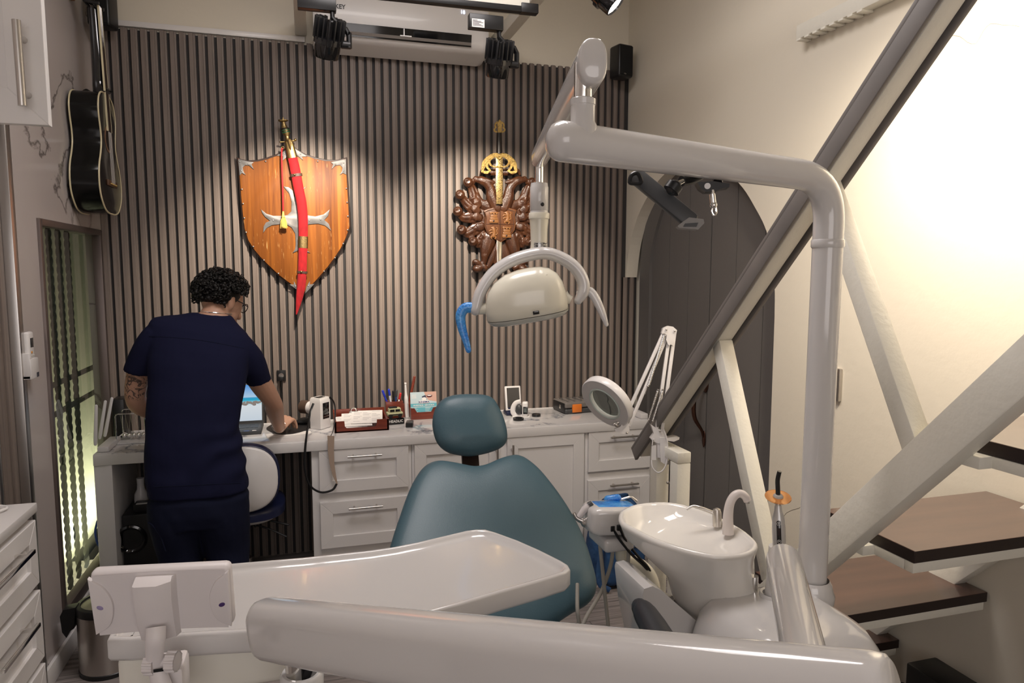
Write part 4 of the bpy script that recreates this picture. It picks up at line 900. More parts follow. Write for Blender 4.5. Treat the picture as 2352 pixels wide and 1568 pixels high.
# sabre in red scabbard
sb = thing('sabre', 'curved sabre with brass hilt in a red velvet scabbard hung across the shield', 'sabre', Z4(540, 900, -.08)); YB = -.078
BR = mat('antique_brass', (.42, .30, .13), .38, 1.0, bump=(120, .1, 2)); VEL = mat('red_velvet', (.42, .006, .012), .8, sheen=.1, vary=((60, 60, 25), (.27, .004, .008), .35, .7, 3), bump=(300, .1, 2))
cl = [(445, 245, 24), (462, 320, 30), (477, 385, 32), (498, 480, 34), (520, 600, 34), (540, 700, 34), (551, 800, 33), (554, 900, 32), (553, 1000, 31), (550, 1100, 30), (547, 1200, 30), (540, 1300, 30), (525, 1400, 22), (507, 1500, 6), (503, 1512, 2)]
def seg(a, b, extra=1.0, nm='', mt=None, dy=0, dep=.42, par=None):
    q = cat([Vector((x, y, r)) for x, y, r in cl], 6); q = [v for v in q if a <= v.y <= b]
    m = MB(); m.tube([Z4(v.x, v.y, YB+dy) for v in q], [v.z/3.1375*.00238*extra for v in q], 14, up=(0, 1, 0), flat=dep); return m.build(nm, mt, par or sb)
sc_ = seg(380, 1520, 1.0, 'scabbard', VEL)
seg(250, 392, 1.04, 'brass_throat', BR); seg(938, 1040, 1.08, 'brass_band', BR)
LEA = mat('brown_leather', (.065, .035, .025), .5)
for a, b in ((484, 526), (1186, 1222)):
    s = seg(a, b, 1.22, 'leather_strap', LEA); yy = (a+b)/2
    q = Z4(493 if a < 600 else 540, yy, YB-.016); MB().ball(q, (.006, .005, .006), 10).build('stud', BRASS, s)
m = MB(); hl = [(408, 92, 3), (409, 108, 6), (409, 112, 34), (410, 120, 32), (411, 126, 12), (414, 150, 17), (420, 170, 22), (424, 178, 27), (434, 208, 27), (437, 225, 15), (440, 245, 14), (446, 262, 26)]
m.tube([Z4(x, y, YB) for x, y, r in hl], [r/3.1375*.00238 for x, y, r in hl], 18, up=(0, 1, 0), flat=.8); hilt = m.build('hilt', BR, sb)
GRN = mat('green_enamel', (.010, .12, .05), .3); BLK = BLACKG
for (a, b, mt) in (((422, 172), (424, 180), BLK), ((425, 183), (427, 189), GRN), ((428, 192), (429, 196), BLK), ((430, 198), (432, 205), GRN)):
    MB().tube([Z4(*a, YB), Z4(*b, YB)], .0215, 18, up=(0, 1, 0), flat=.8).build('grip_ring', mt, hilt)
m = MB(); m.tube([Z4(390, 270, YB), Z4(420, 268, YB), Z4(450, 262, YB-.004), Z4(480, 262, YB), Z4(500, 254, YB)], [.004, .0045, .007, .0045, .005], 10, k=4, rnd=True); m.ball(Z4(390, 270, YB), .006, 10); m.ball(Z4(497, 254, YB), .007, 10)
m.tube([Z4(452, 255, YB-.014), Z4(460, 300, YB-.018), Z4(463, 325, YB-.015)], [.010, .007, .002], 8); m.build('cross_guard', BR, hilt)
RED = mat('red_cord', (.50, .015, .02), .6)
m = MB(); m.tube([Z4(405, 314, YB), Z4(398, 340, YB-.002), Z4(401, 480, YB-.004), Z4(406, 620, YB-.004), Z4(409, 770, YB-.004)], .0042, 8, k=4); m.build('cord', RED, sb)
m = MB(); rr = [Z4(405+10*cos(a*.8), 312+10*sin(a*.8), YB) for a in range(8)]; m.tube(rr, .0025, 8, closed=True); m.build('cord_ring', BR, sb)
GT = mat('gold_thread', (.70, .50, .12), .6); m = MB(); rr = random.Random(5)
m.tube([Z4(409, 768, YB-.004), Z4(409, 800, YB-.004), Z4(410, 812, YB-.004)], [.004, .007, .010], 10)
for k in range(46):
    a = rr.random()*6.28; s = rr.random(); x = 414+cos(a)*26*s; y = 880+rr.random()*14
    m.tube([Z4(410+cos(a)*8*s, 806, YB-.004+sin(a)*.006*s), Z4(412+cos(a)*20*s, 840, YB-.004+sin(a)*.012*s), Z4(x, y, YB-.004+sin(a)*.015*s)], .0019, 5)
m.build('tassel', GT, sb)

# ------------------------------------------------------------------ carved eagle and sword
def Z5(x, y, yy=-.05): return P(1020+x/4.125, 260+y/4.125, y=yy)
CARV = mat('carved_brown_wood', (.034, .012, .006), .3, coat=.3, vary=((40, 40, 12), (.075, .027, .011), .3, .7, 4), bump=((330, 330, 120), .28, 4))
CARVL = mat('shield_brown_wood', (.085, .031, .012), .38, vary=((50, 50, 8), (.125, .048, .018), .3, .7, 4), bump=((240, 240, 60), .12, 3))
CARVG = mat('raised_ochre_wood', (.19, .080, .024), .4, bump=(200, .15, 3))
eg = thing('carved_eagle', 'carved dark wooden double-headed eagle with coat of arms, behind the lamp stem', 'wall carving', Z5(530, 1050))
m = MB(); K = .00242/4.125
def tb(pts, rs, dep=.75, n=10): m.tube([Z5(x, y, yy) for x, y, yy in pts], [r*K for r in rs], n, up=(0, 1, 0), flat=dep, k=4, rnd=True)
def mir(pts): return [(1062-x, y, yy) for x, y, yy in pts]
for f in (lambda p: p, mir):
    # neck, head and beak
    tb(f([(500, 900, -.05), (455, 800, -.055), (440, 720, -.058), (400, 660, -.060), (350, 635, -.060), (300, 630, -.055)]), [72, 60, 48, 46, 44, 26], .8)
    tb(f([(300, 622, -.055), (282, 640, -.052), (284, 668, -.05)]), [30, 22, 8], .7)
    tb(f([(470, 655, -.07), (420, 640, -.072), (360, 612, -.07)]), [18, 22, 12], .8)
    tb(f([(500, 560, -.045), (430, 560, -.05), (370, 545, -.05), (345, 580, -.048)]), [36, 32, 26, 14], .7)
    # wing plumes with scroll knobs
    for kx, ky, ex, ey in ((228, 655, 330, 880), (152, 772, 330, 930), (130, 930, 350, 985), (166, 1105, 370, 1060), (275, 1215, 400, 1140)):
        vx, vy = ex-kx, ey-ky; L = sqrt(vx*vx+vy*vy); nx, ny = -vy/L, vx/L
        s = 1 if ky < 1000 else -1
        for o_, w_, dy_ in ((-1, .92, -.040), (0, 1.0, -.050), (1, .96, -.044)):
            ox, oy = nx*30*o_, ny*30*o_
            tb(f([(kx+ox*.25, ky+oy*.25, dy_), (kx+vx*.18-nx*20*s+ox*.7, ky+vy*.18+abs(ny)*45+oy*.7, dy_+.002), (kx+vx*.5*w_-nx*14*s+ox*1.15, ky+vy*.5*w_+30+oy*1.15, dy_), (kx+vx*w_+ox*1.3, ky+vy*w_+oy*1.3, dy_)]), [26, 22, 23, 20], .7)
        q0 = f([(kx+vx*.55, ky+vy*.55+14, -.054)])[0]; q1 = f([(kx+vx*1.02, ky+vy*1.02+6, -.054)])[0]; m.tube([Z5(*q0), Z5((q0[0]+q1[0])/2, (q0[1]+q1[1])/2, -.060), Z5(*q1)], [14*K, 40*K, 34*K], 10, up=(0, 1, 0), flat=.35)
        p = f([(kx, ky, -.052)])[0]; m.ball(Z5(*p), (50*K, .020, 50*K), 16)
        p = f([(kx-8, ky-14, -.056)])[0]; m.tube([Z5(p[0]+cos(t*.7)*(34-3*t)*.9, p[1]+sin(t*.7)*(34-3*t), -.070) for t in range(9)], 7*K, 6)
        for j in (1, 2): 
            q = f([(kx+vx*(.40+.22*j), ky+vy*(.40+.22*j)+6, -.056)])[0]; q2 = f([(kx+vx*(.30+.22*j)+nx*46, ky+vy*(.30+.22*j)+ny*46+26, -.050)])[0]
            m.tube([Z5(*q), Z5(*q2)], [26*K, 6*K], 8, up=(0, 1, 0), flat=.6)
    tb(f([(420, 880, -.045), (350, 850, -.045), (300, 780, -.045), (290, 740, -.045)]), [60, 44, 34, 14], .5)
    tb(f([(440, 1090, -.035), (400, 1000, -.035), (430, 900, -.035)]), [90, 110, 90], .3)
    # legs and talons
    tb(f([(430, 1180, -.045), (400, 1280, -.050), (385, 1350, -.052)]), [80, 66, 44], .6)
    tb(f([(385, 1350, -.052), (375, 1410, -.05), (345, 1450, -.05)]), [40, 30, 34], .8)
    for tx, ty in ((275, 1430), (310, 1500), (370, 1490)): 
        tb(f([(350, 1440, -.052), (tx+20, ty-22, -.055), (tx, ty, -.048)]), [28, 30, 14], .8)
    p = f([(315, 1475, -.052)])[0]; m.ball(Z5(*p), (54*K, .022, 38*K), 14)
    # tail feathers
    tb(f([(510, 1240, -.04), (470, 1340, -.042), (420, 1450, -.04)]), [36, 40, 26], .45)
    tb(f([(525, 1240, -.042), (505, 1360, -.044), (490, 1460, -.04)]), [30, 34, 24], .45)
m.build('carving', CARV, eg, remesh=.0034, smit=1)
sp = [(370, 925), (400, 912), (450, 898), (530, 862), (612, 898), (650, 908), (680, 916), (668, 970), (676, 1060), (664, 1110), (620, 1170), (532, 1226), (440, 1175), (400, 1130), (378, 1070), (388, 980)]
sp2 = [(532+(x-532)*.9, 1040+(y-1040)*.9) for x, y in sp]
s1 = MB().plate([Z5(x, y, -.062) for x, y in sp], (0, -1, 0), .014, .004).build('arms_shield', CARVL, eg)
m = MB(); m.tube([Z5(x, y, -.076) for x, y in sp2], 5*K, 6, closed=True); m.tube([Z5(400, 1050, -.076), Z5(665, 1050, -.076)], 4*K, 6); m.tube([Z5(531, 900, -.076), Z5(531, 1200, -.076)], 4*K, 6); m.build('shield_moulding', CARV, s1)
def castle(x, y, nm):
    m = MB(); fy = -.0765
    for (a, b, c, d) in ((x-40, y-52, x+40, y-40), (x-34, y-40, x-20, y-28), (x-8, y-40, x+8, y-28), (x+20, y-40, x+34, y-28), (x-32, y-26, x+32, y-2), (x-36, y, x+36, y+20), (x-42, y+22, x+42, y+50)):
        lo, hi = Z5(a, d, fy), Z5(c, b, fy); m.b2((lo.x, fy-.006, lo.z), (hi.x, fy, hi.z), .0012)
    o = m.build(nm, CARVG, s1); MB().ball(Z5(x, y+32, fy-.006), (.005, .0015, .0065), 8).build('doorway', TREADE, o)
castle(470, 988, 'castle_relief'); castle(592, 1128, 'castle_relief')
def lion(x, y):
    m = MB(); fy = -.078
    def l(pts, rs): m.tube([Z5(x+a, y+b, fy) for a, b in pts], [r*K for r in rs], 8, up=(0, 1, 0), flat=.7, k=3, rnd=True)
    l([(-2, 34), (6, 5), (2, -25), (-4, -42)], [20, 17, 18, 14]); l([(-4, -42), (-20, -42)], [15, 9]); l([(0, -18), (-26, -22), (-40, -12)], [9, 8, 6]); l([(2, 0), (-24, 4), (-36, 14)], [9, 8, 6])
    l([(-2, 30), (-24, 44), (-20, 58)], [12, 9, 7]); l([(2, 32), (20, 48), (14, 60)], [12, 9, 7]); l([(10, 28), (34, 14), (28, -12), (36, -36), (30, -44)], [6, 6, 6, 6, 8]); m.build('lion_relief', CARVG, s1)
lion(598, 985); lion(470, 1128)
GOLD = mat('etched_gold', (.72, .50, .18), .32, 1.0, bump=(200, .8, 3)); YW = -.098
sd = thing('display_sword', 'straight sword with pierced gold hilt and dark grip hung over the carved eagle', 'sword', Z5(525, 800, YW))
ETCH = mat('gold_etched_blade', (.76, .56, .24), .35, 1.0, vary=((330, 330, 260), (.16, .10, .05), .50, .56, 2)); BLADE = mat('polished_blade', (.62, .56, .46), .22, 1.0)
def flat(px, nm, mt, par, y=YW, th=.006, bv=.0012): return MB().plate([Z5(a, b, y) for a, b in px], (0, -1, 0), th, bv).build(nm, mt, par)
flat([(490, 415), (556, 415), (556, 500), (554, 700), (552, 860), (494, 860), (490, 600)], 'etched_blade', ETCH, sd, YW+.004, .003, .0006)
flat([(498, 1160), (548, 1160), (546, 1440), (540, 1500), (523, 1540), (505, 1500), (500, 1440)], 'blade', BLADE, sd, -.072, .003, .0006)
m = MB(); m.tube([Z5(523, y, YW) for y in (186, 240, 320, 384)], [24*K, 26*K, 28*K, 30*K], 14, up=(0, 1, 0), flat=.7); m.build('grip', mat('dark_grip', (.012, .008, .007), .4), sd)
pm = [(525, 60), (540, 78), (548, 96), (546, 130), (546, 186), (506, 186), (506, 130), (502, 96), (510, 78)]
p1 = flat(pm, 'pommel', GOLD, sd)
for s in (1, -1):
    m = MB(); m.tube([Z5(525+s*a, b, YW-.003) for a, b in ((18, 84), (38, 100), (40, 124), (34, 132), (48, 150), (46, 168), (24, 178))], 9*K, 8, up=(0, 1, 0), flat=.6, k=3); m.build('pommel_loop', GOLD, p1)
gd = None
m = MB()
def gt_(pts, rs): m.tube([Z5(a, b, YW-.006) for a, b in pts], [r*K for r in rs], 10, up=(0, 1, 0), flat=.35, k=5, rnd=True)
for f in (lambda x: x, lambda x: 1046-x):
    gt_([(f(x), y) for x, y in ((523, 392), (470, 400), (420, 430), (385, 470), (368, 520), (362, 552))], [18, 22, 24, 24, 18, 12])
    gt_([(f(x), y) for x, y in ((470, 412), (436, 440), (430, 470), (448, 495), (470, 505))], [10, 12, 12, 10, 6])
    gt_([(f(x), y) for x, y in ((405, 470), (410, 510), (430, 535), (440, 545))], [14, 12, 10, 8]); gt_([(f(x), y) for x, y in ((362, 552), (400, 562), (440, 545))], [12, 14, 8])
    gt_([(f(x), y) for x, y in ((500, 405), (515, 425), (523, 430))], [10, 8, 5])
gt_([(465, 508), (523, 506), (585, 508)], [6, 7, 6])
m.build('guard', GOLD, sd)
# ------------------------------------------------------------------ dental chair
def offset_poly(pts, d):
    """inset a closed counter-clockwise 2D outline"""
    n = len(pts); out = []
    for i in range(n):
        a, b, c = Vector(pts[i-1]), Vector(pts[i]), Vector(pts[(i+1) % n])
        t1, t2 = (b-a).normalized(), (c-b).normalized(); nn = Vector((-(t1+t2).y, (t1+t2).x)); 
        out.append(b+nn.normalized()*d/max(.5, nn.length/2))
    return out
def ccw(pts):
    A = sum(pts[i-1][0]*pts[i][1]-pts[i][0]*pts[i-1][1] for i in range(len(pts)))
    return pts if A > 0 else pts[::-1]
def pillow(px, O, ex, ey, layers, nm, mt, par, k=4, sub=1, sym=False, dish=0.0):
    n = ex.cross(ey).normalized(); L = []
    for u, v in px:
        q = PP(u, v, O, n)-O; L.append(Vector((q.dot(ex), q.dot(ey))))
    L = cat(L, k, True); c = sum(L, Vector((0, 0)))/len(L); m = MB(); rings = []
    for s, h in layers:
        r = []
        for p in L:
            d = p-c; e = d*s if s < 0.6 else d-d.normalized()*(1-s)*.28
            r.append(O+ex*(c.x+e.x)+ey*(c.y+e.y)+n*(h-dish*(1-abs(e.x)/.35)*(s < .8)))
        rings.append(r)
    m.loft(rings); return m.build(nm, mt, par, sub=sub, ang=180)
dc = thing('dental_chair', 'teal dental chair with headrest, facing the camera behind the white tray', 'dental chair', (.55, -2.25, 0))
ex = Vector((1, 0, 0)); O = P(1091, 1066, d=2.33); bt = P(1150, 1440, d=1.93); ey = Vector((0, O.y-bt.y, O.z-bt.z)).normalized()
xc = O.x
Z6 = lambda x, y: (880+x/2.7038, 880+y/2.7038)
bk = [Z6(*p) for p in ((570, 524), (640, 512), (720, 478), (800, 456), (850, 460), (900, 486), (970, 545), (1050, 640), (1110, 722), (1160, 800), (1220, 910), (1270, 1030), (1305, 1150), (1325, 1240), (1318, 1310), (1270, 1370), (1190, 1415), (1120, 1460), (1060, 1500), (960, 1540), (760, 1585), (560, 1610), (360, 1600), (200, 1560), (90, 1490), (25, 1400), (5, 1290), (10, 1180), (30, 1060), (60, 950), (100, 830), (150, 690), (200, 590), (255, 522), (330, 492), (420, 500), (500, 515))]
bo = pillow(bk, O, ex, ey, [(.30, -.055), (.80, -.055), (.93, -.045), (.99, -.02), (1.0, .0), (.985, .018), (.93, .032), (.80, .040), (.5, .040), (.2, .038)], 'backrest', TEAL, dc)
hO = P(1078, 978, d=2.42); hy = Vector((0, .40, .92)).normalized()
hr = [Z6(*p) for p in ((520, 64), (620, 68), (680, 90), (722, 150), (756, 230), (773, 310), (768, 366), (735, 404), (675, 432), (600, 452), (530, 460), (450, 450), (390, 430), (340, 388), (312, 330), (299, 250), (313, 165), (358, 102), (430, 72))]
pillow(hr, hO, ex, hy, [(.30, -.05), (.74, -.05), (.92, -.036), (1.0, -.005), (.985, .018), (.92, .036), (.76, .046), (.4, .048)], 'headrest', TEAL, dc)
m = MB(); a, b = P(1079, 1040, d=2.45), P(1082, 1085, d=2.40); m.beam(b-(a-b)*.6, a+(a-b)*.8, .060, .016, (1, 0, 0) if False else (0, -1, .4), .003); m.build('headrest_stem', mat('dark_leather_stem', (.035, .020, .016), .35), dc)
shell = [(xc-.22, O.y+.0, 0)]
m = MB(); c0 = O+ey*(-.28)+Vector((0, .075, -.02)); R_ = Matrix((ex, ey, ex.cross(ey))).transposed()
m.box(c0-ey*.02, (.40, .46, .05), R_, .02, 3); m.build('back_shell', WHITE, dc)
yb, zb = bt.y, bt.z
m = MB(); rings = []
for y, wd, z in ((yb+.06, .20, zb-.10), (yb, .25, zb-.10), (yb-.20, .26, zb-.13), (yb-.50, .23, zb-.10), (yb-.70, .20, zb-.06)):
    rings.append([(xc+wd*cx_, y, z+.05*cz_) for cx_, cz_ in ((-1, 0), (-.95, .8), (-.6, 1), (0, .92), (.6, 1), (.95, .8), (1, 0), (.95, -.8), (0, -1), (-.95, -.8))])
m.loft(rings); m.build('seat', TEAL, dc, sub=1, ang=180)
m = MB(); m.b2((xc-.13, yb-.5, .06), (xc+.13, yb-.02, zb-.17), .03, 3); m.build('pedestal', WHITE, dc)
m = MB(); m.b2((xc-.22, yb-.62, 0), (xc+.22, yb+.10, .06), .025, 3); m.build('base_plate', DGREY, dc)
SLATE = mat('slate_pad', (.020, .023, .030), .5)
m = MB(); ap = [P(1474, 1400, d=1.42), P(1484, 1412, d=1.40), P(1507, 1450, d=1.34), P(1534, 1505, d=1.26), P(1556, 1562, d=1.19)]
m.tube(ap, [.024, .030, .032, .032, .031], 16, up=(.3, 1, .2), flat=.8, k=5, rnd=True); m.build('armrest', SLATE, dc)
m = MB(); m.tube([ap[-1]+Vector((0, -.01, 0)), ap[-1]+Vector((-.03, -.03, -.10)), (xc+.22, ap[-1].y-.02, zb-.12)], .018, 12, k=5); m.build('armrest_bracket', WHITE, dc)

# ------------------------------------------------------------------ dental unit: box, basin, faucet, pole
du = thing('dental_unit', 'white dental unit with round spittoon basin beside the tall lamp pole', 'dental unit', (1.0, -2.80, 0))
def sup(a, b, z, n=48, e=3.6, cx=.985, cy=-2.80):
    r = []
    for j in range(n):
        t = 2*pi*j/n; c, s = cos(t), sin(t); r.append((cx+a*abs(c)**(2/e)*(1 if c >= 0 else -1), cy+b*abs(s)**(2/e)*(1 if s >= 0 else -1), z))
    return r
m = MB(); m.loft([sup(.165, .17, 0), sup(.175, .18, .05), sup(.178, .185, .45), sup(.176, .183, .68), sup(.168, .176, .765), sup(.156, .163, .815), sup(.136, .142, .846), sup(.108, .112, .861), sup(.06, .065, .868), sup(.02, .02, .869)]); m.build('unit_housing', WHITE, du, ang=180)
yp_ = P(1560, 1450, d=1.62).y
m = MB(); o = [(1476, 1366), (1480, 1352), (1498, 1346), (1520, 1356), (1556, 1388), (1598, 1424), (1625, 1436), (1650, 1425), (1700, 1420), (1700, 1620), (1520, 1620), (1484, 1440)]
m.plate([P(u, v, y=yp_) for u, v in o], (0, 1, 0), .17, .02); m.build('side_shell', WHITE, du)
rim = [(1422, 1187), (1428, 1172), (1458, 1159), (1495, 1154), (1540, 1154), (1590, 1164), (1645, 1184), (1700, 1213), (1732, 1238), (1739, 1252), (1728, 1267), (1695, 1276), (1640, 1277), (1570, 1262), (1500, 1239), (1450, 1214), (1429, 1201)]
ZB = .970
rl = ccw([Vector((p.x, p.y)) for p in (P(u, v, z=ZB) for u, v in rim)]); rl = cat(rl, 3, True); cb = sum(rl, Vector((0, 0)))/len(rl)
def R3(pts, zf): return [(p.x, p.y, zf(p)) for p in pts]
xmn, xmx = min(p.x for p in rl), max(p.x for p in rl)
def scl(s, cx, cy): return [Vector((cx+(p.x-cb.x)*s, cy+(p.y-cb.y)*s)) for p in rl]
pcx, pcy = cb.x+.045, cb.y-.05
tx = lambda p: (p.x-xmn)/(xmx-xmn)
m = MB()
rings = [R3(scl(.52, pcx+.02, pcy-.01), lambda p: .735), R3(scl(.60, pcx+.008, pcy), lambda p: .80), R3(scl(.66, pcx, pcy), lambda p: .85), R3(scl(.80, cb.x+.025, cb.y-.02), lambda p: .89), R3(scl(.95, cb.x+.004, cb.y), lambda p: .93), R3(offset_poly(rl, .001), lambda p: ZB-.014), R3(offset_poly(rl, -.002), lambda p: ZB-.006), R3(offset_poly(rl, .002), lambda p: ZB+.001), R3(offset_poly(rl, .008), lambda p: ZB+.002), R3(offset_poly(rl, .014), lambda p: ZB-.004)]
dep = lambda p: ZB-.022-.055*max(0, 1-tx(p)*1.15)
rings += [R3(scl(.84, cb.x, cb.y), lambda p: ZB-.012-.03*max(0, 1-tx(p))), R3(scl(.70, cb.x, cb.y), dep), R3(scl(.40, cb.x-.01, cb.y), lambda p: dep(p)-.006), R3(scl(.12, cb.x-.03, cb.y), lambda p: dep(p)-.008)]
m.loft(rings); bas = m.build('spittoon_basin', CERAM, du, ang=180)
dpt = Vector((cb.x-.03, cb.y, ZB-.065)); 
fb = P(1673, 1226, z=ZB-.012); dd = (fb-EYE).dot(FW)
fp = [fb]+[P(u, v, d=dd) for u, v in ((1672, 1190), (1676, 1158), (1686, 1139), (1699, 1133), (1711, 1139), (1717, 1150))]
m = MB(); m.tube(fp, [.0145, .0125, .0110, .0105, .010, .0098, .0095], 16, k=5); m.build('faucet', mat('faucet_plastic', (.74, .68, .65), .3), du)
m = MB(); m.cyl(fp[-1], fp[-1]+Vector((0, 0, -.006)), .005, 12); m.build('faucet_nozzle', STEEL, du)
cbp = P(1648, 1208, z=ZB-.012); dd = (cbp-EYE).dot(FW); ctp = P(1646, 1166, d=dd); SATIN = mat('satin_nickel', (.60, .57, .53), .32, 1.0)
m = MB(); m.tube([cbp, cbp.lerp(ctp, .75), cbp.lerp(ctp, .93), ctp], [.0118, .0112, .009, .003], 18); cf = m.build('cup_filler', SATIN, du)
m = MB(); m.tube([P(1640, 1178, d=dd), P(1610, 1166, d=dd+.01), P(1592, 1162, d=dd+.02), P(1577, 1169, d=dd+.02)], [.005, .0045, .0035, .003], 10, k=4); m.build('spout', SATIN, cf)
PB = Vector((1.122, -2.715, 0)); TT = P(1296, 325, d=1.27)
TT2 = Vector((PB.x, PB.y, 1.805))
m = MB(); m.lathe([(.050, .825), (.052, .845), (.046, .862), (.044, .872), (.038, .880)], Matrix.Translation((PB.x, PB.y, 0)), 36, (False, False)); m.build('pole_collar', WHITE, du)
m = MB(); r = .0325; h = (TT-TT2).normalized()
m.cyl((PB.x, PB.y, .80), (PB.x, PB.y, 1.655), r, 32); m.build('lamp_pole', WHITE, du)

# ------------------------------------------------------------------ operating light: bent tube, arm, head
ol = thing('operating_light', 'white dental operating light on a bent tube arm, with blue film on its left handle', 'dental lamp', (PB.x, PB.y, 1.655))
m = MB(); path = [Vector((PB.x, PB.y, 1.656)), Vector((PB.x, PB.y, 1.70))]
c0 = Vector((PB.x, PB.y, 1.805)); a0 = c0+Vector((0, 0, -.10)); a2 = c0+h*.10
for t in [i/10 for i in range(11)]: path.append(a0*(1-t)**2+c0*2*t*(1-t)+a2*t*t)
path += [c0+h*(.10+(TT-c0).length*k/8-.10*k/8) for k in range(1, 9)]
e = path[-1]; path += [e+h*.012, e+h*.024, e+h*.031, e+h*.034]; rr = [r]*(len(path)-4)+[.031, .025, .014, .003]
N_ = len(path)-4; rr = [x*(1+.16*max(0, min(1, (i-13)/8))) for i, x in enumerate(rr)]
m.tube(path, rr, 28); m.build('tube_arm', WHITE, ol)
m = MB(); m.lathe([(.0335, 1.652), (.0352, 1.655), (.0352, 1.668), (.0335, 1.671)], Matrix.Translation((PB.x, PB.y, 0)), 32, (False, False)); m.build('seam_ring', WHITE, ol)
jb = P(1338, 295, d=1.275); 
m = MB(); m.lathe([(.028, -.03), (.0262, .004), (.0225, .012), (.0225, .040), (.0235, .041), (.0235, .051), (.021, .053)], Matrix.Translation(jb), 28); m.build('arm_socket', WHITE, ol)
m = MB(); m.cyl(jb+Vector((0, 0, .05)), jb+Vector((0, 0, .115)), .0165, 24); m.build('arm_shaft', CHROME, ol)
n0, n1 = P(1353, 142, d=1.235), P(1239, 362, d=2.05)
n0 = Vector((jb.x+.01, jb.y-.01, n0.z)); ax = (n1-n0).normalized()
def oval(c, w, hh, ax, n=28, e=2.6, fl=1.0):
    sx = ax.cross(Vector((0, 0, 1))).normalized(); uz = sx.cross(ax).normalized(); out = []
    for j in range(n):
        t = 2*pi*j/n; c_, s_ = cos(t), sin(t); out.append(c+sx*w*abs(c_)**(2/e)*(1 if c_ >= 0 else -1)+uz*hh*abs(s_)**(2/e)*(1 if s_ >= 0 else -1)*(1 if s_ > 0 else fl))
    return out
m = MB(); L = (n1-n0).length
m.loft([oval(n0-ax*.034, .018, .030, ax), oval(n0-ax*.032, .0225, .036, ax), oval(n0-ax*.024, .0255, .040, ax), oval(n0, .0258, .0405, ax), oval(n0+ax*L*.5, .0245, .036, ax), oval(n1, .0235, .029, ax), oval(n1+ax*.018, .021, .026, ax), oval(n1+ax*.024, .012, .016, ax)]); m.build('spring_arm', WHITE, ol, ang=180)
m = MB(); m.cyl((n1.x, n1.y, n1.z-.072), (n1.x, n1.y, n1.z-.015), .0125, 20); m.build('head_shaft', CHROME, ol)
sx_, sy_ = n1.x, n1.y; dS = (n1-EYE).dot(FW)
def S(u, v, dd=0): return P(u, v, d=dS+dd)
def zpx(v): return S(1240, v).z
m = MB(); m.lathe([(.024, zpx(494)), (.0285, zpx(491)), (.0265, zpx(483)), (.0275, zpx(482)), (.0275, zpx(430)), (.0265, zpx(428)), (.0245, zpx(420)), (.014, zpx(418))], Matrix.Translation((sx_, sy_, 0)), 30); m.build('stem_collar', WHITE, ol)
MB().ball((sx_+.001, sy_-.0275, zpx(470)), (.006, .003, .006), 12).build('screw', BLACK, ol)
m = MB(); m.lathe([(.030, zpx(580)), (.026, zpx(572)), (.0245, zpx(560)), (.026, zpx(525)), (.0285, zpx(503)), (.031, zpx(501)), (.031, zpx(490)), (.0295, zpx(488))], Matrix.Translation((sx_, sy_, 0)), 30); st_ = m.build('stem_sleeve', CREAM, ol)
m = MB(); rings = []
for v in (573, 557): rings.append([(sx_+.0268*sin(a), sy_-.0268*cos(a), zpx(v)) for a in [(-.9+1.8*k/10) for k in range(11)]])
m.loft(rings, (False, False), closed=False); m.build('serial_label', mat('silver_label', (.45, .45, .44), .3, .6, vary=((120, 120, 300), (.05, .05, .05), .5, .56, 2)), st_)
# yoke arch
ya = [S(1092, 712), S(1103, 672), S(1130, 630), S(1172, 600), S(1222, 584), S(1260, 582), S(1300, 598), S(1327, 622), S(1340, 650), S(1338, 672), S(1328, 690)]
m = MB(); m.tube(ya, [.016, .017, .0175, .018, .0185, .0185, .0185, .018, .018, .017, .012], 18, up=(0, 1, .05), flat=1.35, k=5, rnd=True); m.build('yoke', WHITE, ol, ang=60)
# head: domed cover over a shallow glass tray
hc = S(1208, 695); hx = (S(1300, 703)-S(1118, 733)); hx = Vector((hx.x, hx.y, hx.z)).normalized(); hz = Vector((0, -.10, 1)); hz = (hz-hx*hz.dot(hx)).normalized(); hy_ = hz.cross(hx)
def hring(a, b, z, dx=0, e=2.7, n=44):
    out = []
    for j in range(n):
        t = 2*pi*j/n; c_, s_ = cos(t), sin(t); out.append(hc+hx*(dx+a*abs(c_)**(2/e)*(1 if c_ >= 0 else -1))+hy_*b*abs(s_)**(2/e)*(1 if s_ >= 0 else -1)+hz*z)
    return out
m = MB(); m.loft([hring(.118, .068, -.034), hring(.122, .072, -.033), hring(.1225, .0725, -.01), hring(.119, .070, .02, .002), hring(.110, .064, .048, .005), hring(.093, .054, .072, .010), hring(.066, .040, .090, .016), hring(.034, .022, .098, .022), hring(.008, .006, .100, .024)]); hd_ = m.build('lamp_head', CREAM, ol, ang=180)
m = MB(); m.loft([hring(.100, .056, -.052), hring(.113, .066, -.048), hring(.121, .0715, -.038), hring(.121, .0715, -.035)]); m.build('lamp_glass', mat('smoky_lamp_glass', (.42, .42, .38), .1, coat=.4), hd_)
q = hc+hx*(.022)+hy_*(-.0725)+hz*(-.022); m = MB(); m.box(q, (.018, .006, .010), Matrix((hx, hy_, hz)).transposed(), .001); m.build('sensor', BLACKG, hd_)
q = S(1255, 634, -.055); m = MB(); m.ball(q, (.0065, .004, .007), 14); m.build('emblem', CREAM, hd_)
for a, s in ((S(1100, 712), -1), (S(1308, 690), 1)):
    b = hc+hx*s*.112+hz*.002; m = MB(); m.tube([a+hx*s*.004, a.lerp(b, .5), b], [.013, .015, .019], 16); m.build('pivot_knob', CREAM, hd_)
def handle(px, rs, nm, mt):
    m = MB(); m.tube([S(u, v, .0) for u, v in px], rs, 16, up=(0, 1, 0), flat=.8, k=5, rnd=True); return m.build(nm, mt, ol)
